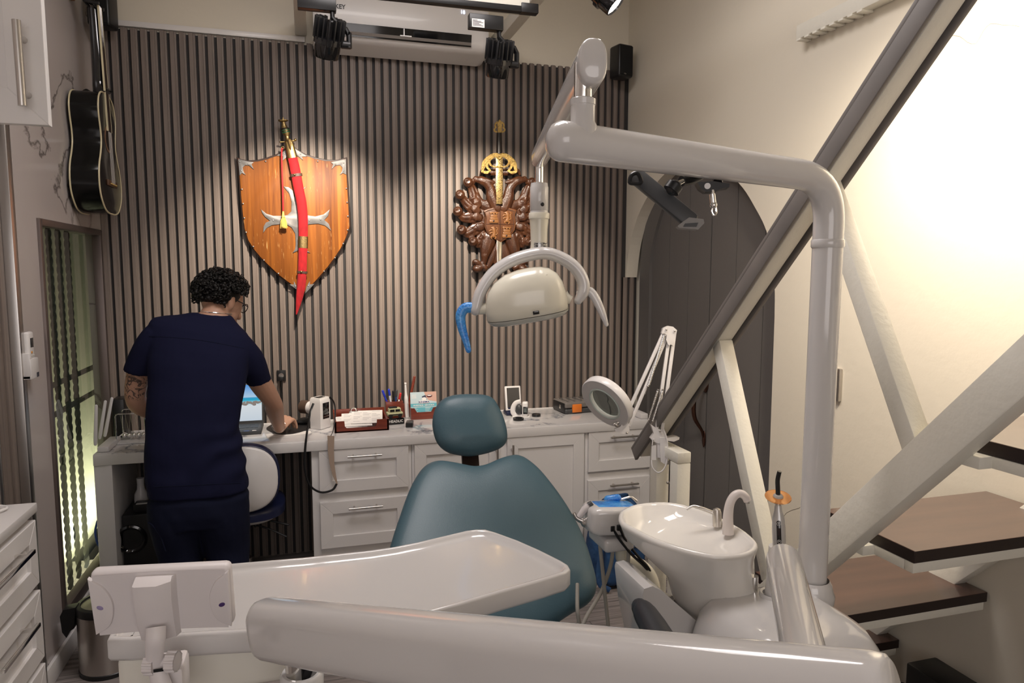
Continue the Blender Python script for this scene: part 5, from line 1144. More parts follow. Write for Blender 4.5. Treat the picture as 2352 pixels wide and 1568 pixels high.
handle([(1333, 672), (1352, 668), (1366, 682), (1378, 706), (1387, 728), (1393, 745)], [.0125, .0135, .0135, .012, .0095, .0065], 'handle', WHITE)
FILM = mat('blue_barrier_film', (.02, .22, .72), .18, coat=.6, vary=((35, 35, 25), (.10, .42, .85), .35, .7, 4), bump=(130, .6, 4))
handle([(1086, 706), (1068, 708), (1058, 724), (1061, 752), (1070, 782), (1076, 804)], [.0155, .0160, .0155, .0135, .0105, .0085], 'film_covered_handle', FILM)
# ------------------------------------------------------------------ clamps on the tube
tm = thing('tablet_clamp', 'dark grey tablet holder clamped under the white lamp tube, in front of the arched door', 'tablet holder', P(1545, 430, d=1.43))
dT = 1.44; a, b = P(1458, 402, d=dT+.03), P(1592, 512, d=dT-.02); dr_ = (b-a).normalized(); sd_ = dr_.cross(FW).normalized()
MB().beam(a, b, .034, .022, FW, .006).build('slide_bar', DGREY, tm)
def jaw(px, dd, nm, mt):
    pts = [P(u, v, d=dd) for u, v in px]; m = MB(); m.tube(cat(pts, 4, True), .0045, 8, closed=True); return m.build(nm, mt, tm)
jaw([(1446, 418), (1451, 402), (1464, 398), (1472, 412), (1470, 421), (1456, 421)], dT, 'jaw', BLACK)
m = MB(); m.plate([P(u, v, d=dT-.03) for u, v in ((1570, 508), (1583, 499), (1616, 503), (1618, 512), (1604, 527), (1560, 523), (1556, 519))], FW, .022, .004); m.build('end_jaw', mat('grey_jaw', (.22, .21, .20), .45), tm)
m = MB(); m.plate([P(u, v, d=dT-.0325) for u, v in ((1574, 513), (1604, 511), (1600, 520), (1570, 520))], FW, .004); m.build('jaw_slot', BLACK, tm)
m = MB(); m.cyl(P(1541, 438, d=dT-.03), P(1551, 424, d=dT-.03), .017, 18); m.ball(P(1547, 431, d=dT-.03), .016, 14); m.build('ball_joint', BLACK, tm)
m = MB(); m.cyl(P(1552, 424, d=dT-.028), P(1568, 416, d=dT-.01), .005, 12); m.build('joint_pin', CHROME, tm)
m = MB(); m.tube([P(1566, 416, d=dT), P(1585, 412, d=dT+.01), P(1605, 404, d=dT+.02), P(1620, 392, d=dT+.03)], .011, 12, k=3); m.build('clamp_arm', BLACK, tm)
t2_ = thing('pipe_clamp', 'black pipe clamp with a dangling chrome ball mount on the white lamp tube', 'clamp', P(1640, 430, d=1.42)); dT = 1.42
m = MB(); m.plate([P(u, v, d=dT) for u, v in ((1602, 418), (1610, 432), (1622, 440), (1646, 438), (1660, 432), (1675, 430), (1676, 422), (1664, 420), (1640, 416))], FW, .030, .005); m.plate([P(u, v, d=dT+.05) for u, v in ((1638, 354), (1648, 349), (1664, 351), (1669, 357), (1668, 366), (1640, 366))], FW, .022, .004)
m.tube([P(1652, 360, d=dT+.09), P(1652, 392, d=dT+.105), P(1648, 420, d=dT+.03)], .010, 10, k=3); m.build('clamp_body', BLACK, t2_)
m = MB(); m.cyl(P(1625, 427, d=dT-.003), P(1625, 427, d=dT+.004), .0062, 18); m.build('clamp_pad', LACQ, t2_)
m = MB(); m.cyl(P(1637, 436, d=dT), P(1637, 448, d=dT), .003, 10); m.cyl(P(1636, 446, d=dT), P(1638, 466, d=dT), .0062, 14); m.ball(P(1639, 471, d=dT), .0075, 14)
m.tube([P(1636, 476, d=dT), P(1635, 486, d=dT), P(1640, 494, d=dT), P(1645, 488, d=dT), P(1644, 476, d=dT)], .0026, 8, k=4); m.build('ball_mount', CHROME, t2_)

# ------------------------------------------------------------------ delivery tray with viewer
ZR = 1.060
to = [(246, 1466), (252, 1452), (335, 1312), (350, 1305), (530, 1292), (700, 1278), (850, 1262), (905, 1254), (960, 1243), (1015, 1230), (1070, 1217), (1092, 1214), (1116, 1214), (1140, 1221), (1190, 1239), (1240, 1261), (1290, 1286), (1306, 1296), (1310, 1305), (1300, 1314), (1250, 1330), (1150, 1358), (1060, 1385), (1000, 1401), (920, 1420), (820, 1436), (700, 1444), (600, 1447), (480, 1453), (300, 1466)]
tl_ = ccw([Vector((p.x, p.y)) for p in (P(u, v, z=ZR) for u, v in to)])
dt = thing('delivery_unit', 'white boat-shaped instrument tray carried by the thick white articulated arm across the foreground', 'instrument tray', (.0, -2.85, .86))
m = MB(); fz = lambda z: (lambda p: z)
m.loft([R3(offset_poly(tl_, .012), fz(ZR-.040)), R3(offset_poly(tl_, .003), fz(ZR-.036)), R3(tl_, fz(ZR-.030)), R3(tl_, fz(ZR-.004)), R3(offset_poly(tl_, .002), fz(ZR-.001)), R3(offset_poly(tl_, .005), fz(ZR)), R3(offset_poly(tl_, .009), fz(ZR-.001)), R3(offset_poly(tl_, .012), fz(ZR-.005)), R3(offset_poly(tl_, .018), fz(ZR-.0095)), R3(offset_poly(tl_, .024), fz(ZR-.0105)), R3(offset_poly(tl_, .030), fz(ZR-.0105))])
m.build('tray_top', WHITE, dt, ang=60)
bx0, bx1 = P(256, 1520, y=-2.925).x, P(735, 1530, y=-2.94).x
m = MB(); m.b2((bx0+.004, -2.918, .945), (bx1+.05, -2.73, ZR-.038), .012, 3); m.build('tray_body', mat('tray_body_plastic', (.73, .71, .64), .25), dt)
# x-ray viewer standing on the tray front
TL, TRr, BR_, BL = P(199, 1322, d=.925), P(526, 1305, d=.955), P(535, 1442, d=.98), P(219, 1462, d=.952)
vx = (TRr-TL+BR_-BL).normalized(); vy = (TL-BL+TRr-BR_); vy = (vy-vx*vy.dot(vx)).normalized(); vz = vx.cross(vy); vc = (TL+TRr+BR_+BL)/4
vw, vh = (TRr-TL).length, ((TL-BL).length+(TRr-BR_).length)/2; VM = frame_M(vc, vx, vy)
fv = thing('film_viewer', 'white film viewer panel seen from behind at the left end of the tray', 'film viewer', vc+Vector((0, 0, -vh/2)))
VWH = mat('viewer_plastic', (.70, .66, .66), .4)
m = MB(VM); m.b2((-vw/2, -vh/2, -.026), (vw/2, vh/2, -.004), .008, 3); pnl = m.build('panel', VWH, fv)
# concave back between two lens-shaped ends
m = MB(VM); rings = []
for i in range(13):
    x = -vw/2+.006+(vw-.012)*i/12; s = abs(i-6)/6; rings.append([(x, y*vh/2*.965, -.0045+.0045*(1-.85*(1-s*s))) for y in (-1, -.5, 0, .5, 1)])
m.loft(rings, (False, False), closed=False); m.build('concave_back', VWH, fv)
for s in (-1, 1):
    m = MB(VM); o = [(s*(vw/2-.001), vh/2-.004), (s*(vw/2-.018), vh/2*.62), (s*(vw/2-.027), vh/2*.2), (s*(vw/2-.027), -vh/2*.25), (s*(vw/2-.020), -vh/2*.66), (s*(vw/2-.002), -vh/2+.004)]
    m.plate([(x, y, -.004) for x, y in cat([Vector(p) for p in o], 4)], (0, 0, 1), .0065, .0015); e_ = m.build('end_facet', VWH, fv)
    MB(VM).ball((s*(vw/2-.012), -.004-.003*s, .0026), (.0045, .0032, .0006), 16, Euler((0, 0, .5*s)).to_matrix()).build('purple_stamp', mat('purple_mark', (.06, .03, .13) if s > 0 else (.30, .25, .42), .5), e_)
bxc = -vw/2+vw*.475
m = MB(VM); rings = []
for y, z, wd in ((vh/2-.006, .004, .030), (vh/2-.010, .018, .030), (vh/2*.2, .021, .028), (-vh/2*.5, .018, .028), (-vh/2-.004, .010, .028)):
    rings.append([(bxc-wd/2-.010, y, -.004), (bxc-wd/2-.010, y, z-.002), (bxc-wd/2-.007, y, z), (bxc+wd/2-.010, y, z), (bxc+wd/2+.006, y, z*.45), (bxc+wd/2+.010, y, -.004)])
m.loft(rings); m.build('bracket_spine', VWH, fv)
def V(u, v, dd): return P(u, v, d=dd)
m = MB(); m.tube([V(358, 1440, .935), V(357, 1470, .93), V(355, 1500, .935), V(357, 1530, .94), V(366, 1556, .94), V(375, 1590, .94)], [.0125, .0125, .0115, .011, .012, .014], 12, up=(0, 1, 0), flat=.7, k=4); m.build('bracket_arm', VWH, fv)
m = MB(); m.b2(V(352, 1538, .928)-Vector((.0, 0, .004)), V(374, 1544, .928)+Vector((.0, .004, .004))); m.build('slot', BLACK, fv)
for (u, v, dd, a) in ((322, 1524, .94, -1), (400, 1518, .945, 1)):
    c = V(u, v, dd); m = MB(); t0 = c-_r*.0085*a; m.cyl(t0-_r*.012*a, t0, .009, 16)
    m.lathe([(.0120+.0016*((k % 2)), z) for k, z in enumerate((0, 0, .013, .013))], frame_M(t0, UP, FW) @ Matrix.Rotation(0, 4, 'Z') if False else Matrix.Translation(t0) @ _r.to_track_quat('Z', 'Y').to_matrix().to_4x4() @ Matrix.Scale(1, 4), 18)
    for k in range(10):
        an = 2*pi*k/10; m.cyl(t0+(UP*cos(an)+FW*sin(an))*.0125, t0+_r*.013*(1 if a > 0 else 1)+(UP*cos(an)+FW*sin(an))*.0125, .0022, 6)
    m.build('thumb_knob', VWH, fv)
m = MB(); c = V(372, 1560, .95); m.box(c+Vector((.006, .030, -.022)), (.040, .055, .065), None, .006); m.build('mount_block', VWH, fv)

# ------------------------------------------------------------------ articulated delivery arm
da = dt
A_, B_ = P(608, 1437, d=.985), P(2068, 1514, d=.472); B_ = B_+Vector((0, 0, -.040)); ax = (B_-A_).normalized()
def sec(c, s=1.0, hh=.040, ww=.030):
    sx = ax.cross(Vector((0, 0, 1))).normalized(); uz = sx.cross(ax).normalized(); q = [(-.98, -.55), (-.80, -.90), (-.45, -1), (.45, -1), (.8, -.9), (1, -.5), (1, .3), (.9, .62), (.55, .93), (.15, 1.0), (-.35, .97), (-.72, .80), (-.95, .45), (-1, 0)]
    q = cat([Vector(p) for p in q], 3, True)
    return [c+sx*p.x*ww*s+uz*p.y*hh*s for p in q]
LL = (B_-A_).length; m = MB()
m.loft([sec(A_-ax*.004, .80), sec(A_, .90), sec(A_+ax*.006, .97), sec(A_+ax*.016, 1.0), sec(A_+ax*LL*.35, 1.0), sec(A_+ax*LL*.7, 1.0), sec(B_-ax*.012, 1.0), sec(B_-ax*.003, .96), sec(B_, .86)]); m.build('upper_arm', WHITE, da, ang=50)
MB().ball(P(659, 1494, d=.957), .0048, 12).build('screw', STEEL, da)
q = P(675, 1500, d=.985); m = MB(); m.cyl((q.x, q.y, q.z-.045), (q.x, q.y, q.z+.01), .0125, 18); m.build('pivot_shaft', CHROME, da)
m = MB(); m.tube([(q.x+.02, q.y, q.z+.0), (q.x+.022, q.y, q.z-.02), (q.x+.014, q.y, q.z-.04)], .007, 8); m.build('air_hose', BLACK, da)
m = MB(); m.lathe([(.022, -.12), (.030, -.085), (.030, -.040), (.027, -.036), (.022, -.037), (.019, -.06)], Matrix.Translation((q.x+.010, q.y, q.z+.008)), 28); m.build('pivot_cup', WHITE, da)
F1 = P(1800, 1286, z=1.04); G1 = P(1846, 1500, z=1.035); G2 = F1+(G1-F1)*2.0
m = MB(); dx_ = (G1-F1).normalized(); m.tube([F1-dx_*.026, F1-dx_*.022, F1-dx_*.012, F1, G1, G2], [.008, .020, .029, .0325, .0335, .034], 30); m.build('lower_arm', WHITE, da)
pp = P(1776, 1380, z=.855); pp = Vector((pp.x, pp.y+.0, .85))
m = MB(); m.cyl((pp.x, pp.y, .845), (pp.x+.003, pp.y-.006, .985), .0205, 24); m.build('pivot_post', WHITE, da)
m = MB(); m.lathe([(.040, .815), (.039, .822), (.031, .872), (.029, .876), (.024, .874), (.0225, .85)], Matrix.Translation((pp.x, pp.y, 0)), 30); m.build('pivot_collar', WHITE, da)
m = MB(); q = pp+Vector((-.024, .04, 0)); m.cyl((q.x, q.y, .84), (q.x, q.y, .90), .010, 16); m.build('chrome_stub', CHROME, da)
# curing light
cl_ = P(1790, 1262, d=1.47); ct = P(1787, 1160, d=1.47)
cu_ = thing('curing_light', 'silver dental curing light with orange shield disc and black tip, standing behind the white arm', 'curing light', cl_-Vector((0, 0, .08)))
ud = (ct-cl_).normalized(); SILV = mat('silver_case', (.56, .55, .54), .35, .45)
m = MB(); m.tube([cl_-ud*.09, cl_, cl_+ud*.045, cl_+ud*.068, cl_+ud*.082, cl_+ud*.094], [.0125, .0135, .0138, .0122, .0080, .0070], 24); m.build('handle', SILV, cu_)
m = MB(); nk = cl_+ud*.094; m.cyl(nk, nk+ud*.010, .0062, 18); m.build('neck_ring', STEEL, cu_)
m = MB(); dn = (ud*.95+FW*-.36).normalized(); dc_ = P(1787, 1142, d=1.465); MD = Matrix.Translation(dc_) @ dn.to_track_quat('Z', 'Y').to_matrix().to_4x4()
ORM = mat('orange_shield', (1.0, .40, .12), .15, trans=.6, ior=1.2, emit=None)
m.M = MD; m.lathe([(.0265, 0), (.0268, .0012), (.0262, .0024), (.006, .0026), (.006, 0)], None, 36, (False, False)); m.build('shield_disc', ORM, cu_)
m = MB(MD); m.lathe([(.010, -.004), (.0105, .003), (.008, .0065), (.004, .007)], None, 20); m.build('shield_hub', mat('grey_hub', (.42, .40, .38), .4), cu_)
m = MB(); m.tube([dc_, P(1786.5, 1120, d=1.465), P(1786, 1104, d=1.465), P(1788, 1092, d=1.463), P(1790.5, 1082, d=1.46)], [.0050, .0049, .0048, .0047, .0045], 14, k=4); m.build('light_guide', BLACKG, cu_)
fn = (-FW-RT*.35); fn = (fn-ud*fn.dot(ud)).normalized(); KM = frame_M(cl_+ud*.030+fn*.0128, ud.cross(fn), ud)
m = MB(KM); o = [(.0045*cos(t), .030+.0045*sin(t)) for t in [pi*k/8 for k in range(9)]]+[(-.0045*cos(t), -.030-.0045*sin(t)) for t in [pi*k/8 for k in range(9)]]
m.plate([(x, y, -.001) for x, y in o], (0, 0, 1), .0024, .0005); kp = m.build('key_panel', BLACKG, cu_)
for ch, y in (('P', .028), ('M', -.009), ('T', -.022)):
    text_mesh('key_letter', ch, .0055, KM @ Matrix.Translation((0, y, .0016)), PAPER, kp, depth=.0002)
    m = MB(KM); m.tube([(.0036*cos(2*pi*k/20), y+.0036*sin(2*pi*k/20), .0015) for k in range(20)], .0003, 5, closed=True); m.build('key_ring', PAPER, kp)
MB(KM).b2((-.003, .003, .0012), (.003, .019, .0017)).build('readout', mat('dark_readout', (.03, .02, .02), .1), kp)

# ------------------------------------------------------------------ assistant console
dA = 1.95
def A(u, v, dd=0): return P(u, v, d=dA+dd)
ac_ = thing('assistant_console', 'white assistant instrument console with blue film, between the teal backrest and the basin', 'dental console', A(1400, 1240))
c = A(1400, 1190); axx = Vector((1, -.05, 0)).normalized(); AM = frame_M(c, axx, (0, .05, 1)) @ Matrix.Rotation(radians(-4), 4, 'Z')
m = MB(AM); o = cat([Vector(p) for p in ((-.045, -.040), (-.050, -.01), (-.048, .025), (-.038, .046), (.0, .048), (.045, .046), (.052, .02), (.052, -.02), (.044, -.038), (.0, -.042))], 3, True)
rings = []
for x, s in ((-.070, .72), (-.064, .88), (-.050, 1), (.060, 1), (.072, .9), (.076, .7)): rings.append([(x, v.y*s*.86, v.x*s*1.1) for v in o])
m.loft(rings); m.build('console_body', WHITE, ac_, ang=60)
m = MB(AM); m.box((.008, .0395, .004), (.112, .006, .062), None, .003); m.box((.010, .033, .036), (.110, .012, .005), None, .002); m.build('film_cover', FILM, ac_)
m = MB(); m.b2(A(1350, 1228, .06)+Vector((0, 0, -.008)), Vector((A(1445, 1228, -.0).x, A(1400, 1228, -.06).y, A(1400, 1222).z)), .010, 3); m.build('tray_shelf', WHITE, ac_)
m = MB(); m.tube([A(1330, 1187, -.02), A(1343, 1169, -.02), A(1353, 1160, -.02)], [.008, .010, .0095], 12); m.build('handpiece', VWH, ac_)
m = MB(); m.tube([A(1352, 1161, -.02), A(1360, 1154, -.02)], [.0098, .0065], 12); m.build('handpiece_tip', DGREY, ac_)
m = MB(); m.tube([A(1318, 1178, .0), A(1326, 1190, .0), A(1342, 1198, .0), A(1350, 1206, .0)], [.005, .007, .009, .010], 10, k=3); m.ball(A(1345, 1200, .0), .014, 12); m.build('holder_arm', STEEL, ac_)
m = MB(); m.tube([A(1396, 1146, .04), A(1418, 1143, .04)], .011, 12, rnd=True); m.build('suction_handle', FILM, ac_)
m = MB(); m.tube([A(1418, 1144, .04), A(1424, 1147, .04), A(1445, 1141, .04), A(1452, 1142, .04), A(1463, 1150, .04)], [.008, .004, .0032, .003, .003], 10, k=3); m.build('suction_tip', CHROME, ac_)
for u, v in ((1405, 1212), (1420, 1210)):
    q = A(u, v, -.052); m = MB(); m.box(q, (.012, .018, .016), None, .002); pg = m.build('plug', BLACK, ac_)
m = MB(); m.tube([A(1409, 1216, -.055), A(1424, 1240, -.05), A(1450, 1272, -.03), A(1478, 1298, .0), A(1495, 1320, .03), A(1503, 1345, .05)], .0038, 8, k=5); m.tube([A(1424, 1214, -.055), A(1438, 1242, -.04), A(1466, 1278, -.02), A(1490, 1305, .01), A(1506, 1345, .05)], .0038, 8, k=5); m.build('cables', BLACK, ac_)
m = MB(); m.tube([A(1432, 1236, .03), A(1431, 1268, .03), A(1436, 1285, .03), A(1462, 1296, .03), A(1484, 1312, .03), A(1498, 1340, .03), A(1502, 1380, .02)], [.022, .022, .023, .022, .021, .021, .021], 18, k=4); m.build('console_arm', CREAM, ac_)
for nm, pts in (('a', [(1378, 1252, 0), (1384, 1310, 0), (1391, 1380, 0), (1398, 1450, 0), (1402, 1540, .02)]), ('b', [(1409, 1252, .02), (1402, 1300, .02), (1380, 1360, .0), (1345, 1420, -.04), (1325, 1475, -.05)]), ('c', [(1444, 1262, -.02), (1441, 1330, -.02), (1442, 1400, -.02), (1444, 1460, -.02), (1446, 1560, .0)]), ('d', [(1326, 1396, -.02), (1330, 1430, -.02), (1334, 1480, -.02), (1336, 1560, .0)])):
    m = MB(); pp_ = [A(u, v, dd) for u, v, dd in pts]
    if nm == 'd': pp_ = [A(1326, 1340, .03)]+pp_
    m.tube(pp_, .0055, 10, k=5); m.build('hose', RUBBER, ac_)
# ------------------------------------------------------------------ backpack on the floor
bp_ = P(1425, 1345, z=0); BX, BY = bp_.x+.01, bp_.y+.09
bpk = thing('backpack', 'dark blue backpack on the floor behind the dental hoses, leaning on the white drawers', 'backpack', (BX, BY, 0))
BPM = mat('blue_backpack_cloth', (.012, .045, .13), .75, vary=((14, 14, 14), (.022, .075, .19), .35, .7, 3), bump=(30, .5, 4))
m = MB(); rings = []
for z, a, b, dx, dy in ((0, .125, .085, 0, 0), (.03, .15, .10, 0, 0), (.15, .16, .10, .0, .0), (.28, .15, .09, .01, .01), (.36, .125, .075, .02, .03), (.41, .085, .055, .03, .05), (.43, .03, .02, .03, .055)):
    rings.append([(BX+dx+a*abs(cos(t))**.75*(1 if cos(t) >= 0 else -1)*(1+.05*noise.noise(Vector((cos(t)*2, sin(t)*2, z*9)))), BY+dy+b*abs(sin(t))**.75*(1 if sin(t) >= 0 else -1)*(1+.10*noise.noise(Vector((cos(t)*2+5, sin(t)*2, z*9)))), z) for t in [2*pi*k/28 for k in range(28)]])
m.loft(rings); m.build('bag', BPM, bpk, sub=1, ang=180)
m = MB(); m.b2((BX-.11, BY-.145, .02), (BX+.11, BY-.07, .25), .035, 4); m.build('front_pocket', BPM, bpk, ang=180)
m = MB(); m.tube([(BX-.10, BY-.148, .215), (BX, BY-.152, .225), (BX+.10, BY-.148, .215)], .003, 6, k=4); m.build('zip', BLACK, bpk)
q = P(1430, 1303, y=BY-.15); m = MB(); m.lathe([(.028, 0), (.028, .004), (.0005, .004)], Matrix.Translation((q.x, BY-.146, q.z)) @ Matrix.Rotation(pi/2, 4, 'X'), 28); bdg = m.build('round_badge', NAVYV, bpk)
m = MB(); m.tube([(q.x+.024*cos(2*pi*k/24), BY-.1505, q.z+.024*sin(2*pi*k/24)) for k in range(24)], .0028, 6, closed=True); m.tube([(q.x+.012*cos(2*pi*k/16), BY-.1505, q.z+.012*sin(2*pi*k/16)) for k in range(16)], .0018, 6, closed=True); m.cyl((q.x, BY-.1505, q.z-.008), (q.x, BY-.1505, q.z+.008), .0018, 6); m.build('badge_ring', mat('lime_print', (.50, .58, .14), .5), bdg)
m = MB(); m.tube([(BX+.02, BY+.03, .42), (BX+.0, BY-.02, .45), (BX+.05, BY-.02, .45), (BX+.07, BY+.03, .41)], .009, 8, k=4, up=(0, 1, 0), flat=.5); m.build('carry_loop', BPM, bpk)
m = MB(); m.tube([(BX-.09, BY-.10, .30), (BX-.14, BY-.13, .20), (BX-.15, BY-.14, .06), (BX-.10, BY-.16, .02)], .014, 8, k=5, up=(0, 1, 0), flat=.3); m.build('strap', BPM, bpk)
# ------------------------------------------------------------------ staircase along the right wall
XS = 1.28
stc = thing('staircase', 'steep metal staircase with dark wooden treads and grey handrail along the right wall', 'staircase', (1.6, -2.4, 0))
tz = [(1.254, -3.085, -2.79), (.954, -2.797, -2.497), (.654, -2.525, -2.21), (.346, -2.224, -1.92), (.042, -1.93, -1.63), (1.556, -3.38, -3.085), (1.86, -3.68, -3.38)]
for z, y0, y1 in tz:
    m = MB(); m.b2((1.335, y0, z-.030), (1.912, y1, z), .002); o = m.build('tread', TREADE, stc, smooth=False)
    o.data.materials.append(TREAD)
    for p in o.data.polygons:
        if p.normal.z > .9: p.material_index = 1
    m = MB(); zz = z-.056
    if z > .1:
        m.b2((1.337, y0+.004, zz), (1.905, y0+.030, z-.0305), .002); m.b2((1.337, y1-.030, zz), (1.905, y1-.004, z-.0305), .002); m.b2((1.302, (y0+y1)/2-.03, zz), (1.338, (y0+y1)/2+.03, z-.0305), .002); m.b2((1.337, y0+.030, zz), (1.36, y1-.030, z-.0305), .002); m.build('tread_frame', PAINTW, o)
def L2(u1, v1, u2, v2, ext0=0, ext1=0, x=XS):
    a, b = P(u1, v1, x=x), P(u2, v2, x=x); d = (b-a).normalized(); return a-d*ext0, b+d*ext1, d
a, b, d = L2(1910, 1252, 2352, 859, 1.05, .9)
t = (a.z-.0)/d.z; a = a-d*(t if a.z < 0 else 0)
MB().beam(a, b, .055, .085, (0, 0, 1), .004).build('stringer', PAINTW, stc)
w0, w1 = P(2170, 1314, x=1.885), P(2352, 1247, x=1.885); dw = Vector((0, d.y, d.z)).normalized()
m = MB(); m.beam(w0-dw*.95+Vector((0, 0, -.02)), w0+dw*1.6+Vector((0, 0, -.02)), .045, .07, (0, 0, 1), .003); m.build('stringer', PAINTW, stc)
# handrail: grey wooden cap, open below around a white steel tube
r0, r1, rd = L2(1478, 1040, 2172, 0, .0, .75)
up_ = Vector((0, -rd.z, rd.y)); up_ = -up_ if up_.z < 0 else up_
m = MB(); W_ = .094
m.beam(r0+up_*.022, r1+up_*.022, W_, .012, up_, .002)
for s in (-1, 1): m.beam(r0+Vector((s*(W_/2-.006), 0, 0))-up_*.006, r1+Vector((s*(W_/2-.006), 0, 0))-up_*.006, .012, .046, up_, .002)
hr_ = m.build('handrail', GREYW, stc)
MB().beam(r0-up_*.004-rd*-.01, r1-up_*.004, .052, .036, up_, .003).build('rail_tube', PAINTW, hr_)
for (u1, v1, u2, v2) in ((1660, 792, 1772, 1315), (1902, 430, 2118, 1052)):
    p, q, dd = L2(u1, v1, u2, v2); MB().beam(p+dd*-.01, q+dd*.02, .046, .050, (1, 0, 0), .004).build('baluster', PAINTW, stc)
# post frame at the foot of the rail
ny0, ny1 = P(1516, 1020, x=XS).y, P(1563, 1050, x=XS).y; nz = P(1516, 1012, x=XS).z
nf = stc
MB().b2((XS-.027, ny0-.027, 0), (XS+.027, ny0+.027, nz), .004).build('post', PAINTW, nf)
MB().b2((XS-.027, ny1-.027, 0), (XS+.027, ny1+.027, nz-.04), .004).build('post', PAINTW, nf)
MB().b2((XS-.0275, ny1-.0275, nz-.04), (XS+.0275, ny0-.027, nz+.0005), .004).build('top_bar', PAINTW, nf)
# magnifier lamp clamped on the frame
ml = thing('magnifier_lamp', 'white magnifier lamp with ring lens on a sprung arm, clamped to a white steel post', 'magnifier lamp', P(1520, 1040, x=XS-.03)); dM = 2.60
def Q(u, v, dd=0): return P(u, v, d=dM+dd)
mc = Q(1394, 922); MN = (FW*-.78+RT*.55+UP*.10).normalized(); MN = (Q(1352, 870)-Q(1352, 870)+MN).normalized()
MMg = Matrix.Translation(mc) @ MN.to_track_quat('Z', 'Y').to_matrix().to_4x4()
ln_t = (Q(1438, 975)-Q(1352, 872)).normalized()
zax = (-FW*.50-RT*.70-UP*.50); zax = (zax-ln_t*zax.dot(ln_t)).normalized(); MMg = frame_M(mc, ln_t, zax.cross(ln_t))
R0 = (Q(1434, 978)-Q(1358, 868)).length/2*1.0
m = MB(MMg); m.lathe([(R0*.64, -.016), (R0*.98, -.016), (R0, -.012), (R0, .012), (R0*.97, .016), (R0*.66, .016), (R0*.62, .010), (R0*.60, -.010), (R0*.64, -.016)], None, 48, (False, False)); m.build('lamp_ring', LACQ, ml, ang=50)
m = MB(MMg); m.lathe([(R0*.62, .004), (R0*.4, .009), (R0*.2, .0115), (.0004, .012)], None, 36, (False, False)); m.lathe([(R0*.62, -.004), (R0*.4, -.009), (R0*.2, -.0115), (.0004, -.012)], None, 36, (False, False))
m.build('lens', mat('green_lens', (.80, .92, .88), .02, trans=1.0, ior=1.5), ml, ang=180, fix=False)
m = MB(MMg); m.lathe([(R0*.66, .0165), (R0*.62, .019), (R0*.58, .0165)], None, 40, (False, False)); m.build('lens_bezel', mat('pale_green_bezel', (.60, .68, .64), .35), ml)
E_ = [Q(1535, 757), Q(1550, 762)]
def rod(p, q, r=.0062, nm='arm_rod'):
    MB().beam(p, q, r*2, r*2, FW, .0015).build(nm, LACQ, ml)
rod(Q(1433, 966), Q(1526, 760)); rod(Q(1445, 978), Q(1533, 768))
rod(Q(1507, 990), Q(1537, 770)); rod(Q(1519, 998), Q(1549, 766))
def spring(p, q, r, turns):
    ax_ = (q-p); L_ = ax_.length; ax_ = ax_.normalized(); x_ = ax_.cross(FW).normalized(); y_ = ax_.cross(x_); n = turns*8; m = MB()
    m.tube([p+ax_*L_*i/n+(x_*cos(i*pi/4)+y_*sin(i*pi/4))*r for i in range(n+1)], .0012, 5); m.build('spring', STEEL, ml)
spring(Q(1527, 765, -.012), Q(1490, 885, -.012), .0045, 46); spring(Q(1523, 893, -.014), Q(1499, 968, -.014), .0042, 30); spring(Q(1512, 893, -.010), Q(1490, 965, -.010), .0042, 28)
m = MB()
for p, q in ((Q(1488, 886, -.012), Q(1482, 905, -.010)), (Q(1499, 968, -.014), Q(1496, 974, -.012)), (Q(1490, 965, -.010), Q(1488, 972, -.010))): m.cyl(p, q, .0012, 6)
m.build('spring_hooks', STEEL, ml)
m = MB(); m.plate([Q(u, v, -.010) for u, v in ((1523, 753), (1534, 748), (1546, 750), (1555, 758), (1552, 775), (1546, 793), (1537, 790), (1530, 772), (1520, 765))], FW, .026, .003); m.build('elbow_joint', LACQ, ml)
m = MB(); m.plate([Q(u, v, -.018) for u, v in ((1532, 768), (1538, 768), (1542, 778), (1539, 793), (1535, 792), (1530, 780))], FW, .010, .002); m.build('wing_knob', LACQ, ml)
m = MB(); m.plate([Q(u, v, -.010) for u, v in ((1435, 966), (1444, 972), (1446, 990), (1440, 997), (1428, 995), (1414, 990), (1412, 985), (1424, 980))], FW, .022, .003); m.build('head_joint', LACQ, ml)
m = MB(); m.cyl(Q(1410, 975), Q(1436, 962), .006, 10); m.ball(Q(1416, 976, -.012), .008, 10); m.build('tilt_pin', STEEL, ml)
m = MB(); m.plate([Q(u, v, -.012) for u, v in ((1495, 974), (1506, 982), (1528, 990), (1530, 1000), (1524, 1016), (1512, 1018), (1500, 1014), (1494, 1006), (1502, 995))], FW, .028, .003); m.build('base_joint', LACQ, ml)
m = MB()
for u, v, dd in ((1435, 972, -.016), (1440, 994, -.016), (1531, 757, -.016), (1550, 760, -.016), (1516, 990, -.016), (1502, 1010, -.016), (1488, 887, -.016)): m.ball(Q(u, v, dd), .0042, 10)
m.build('pivot_screws', STEEL, ml)
cq = Q(1528, 1040, .02)
m = MB(); m.cyl(Q(1512, 1010, .0), Q(1512, 1050, .0), .010, 14); m.b2((cq.x-.026, XS and ny0-.115, cq.z-.05), (cq.x-.004, ny0-.03, cq.z+.03), .006) if False else None
m.plate([Q(u, v, -.02) for u, v in ((1516, 1005), (1530, 1005), (1534, 1030), (1534, 1062), (1527, 1066), (1518, 1060), (1516, 1030))], FW, .030, .005); m.build('clamp_body', LACQ, ml)
m = MB(); m.plate([Q(u, v, -.03) for u, v in ((1532, 1006), (1552, 1002), (1561, 1004), (1560, 1009), (1548, 1014), (1533, 1012))], FW, .05, .003); m.build('clamp_lip', LACQ, ml)
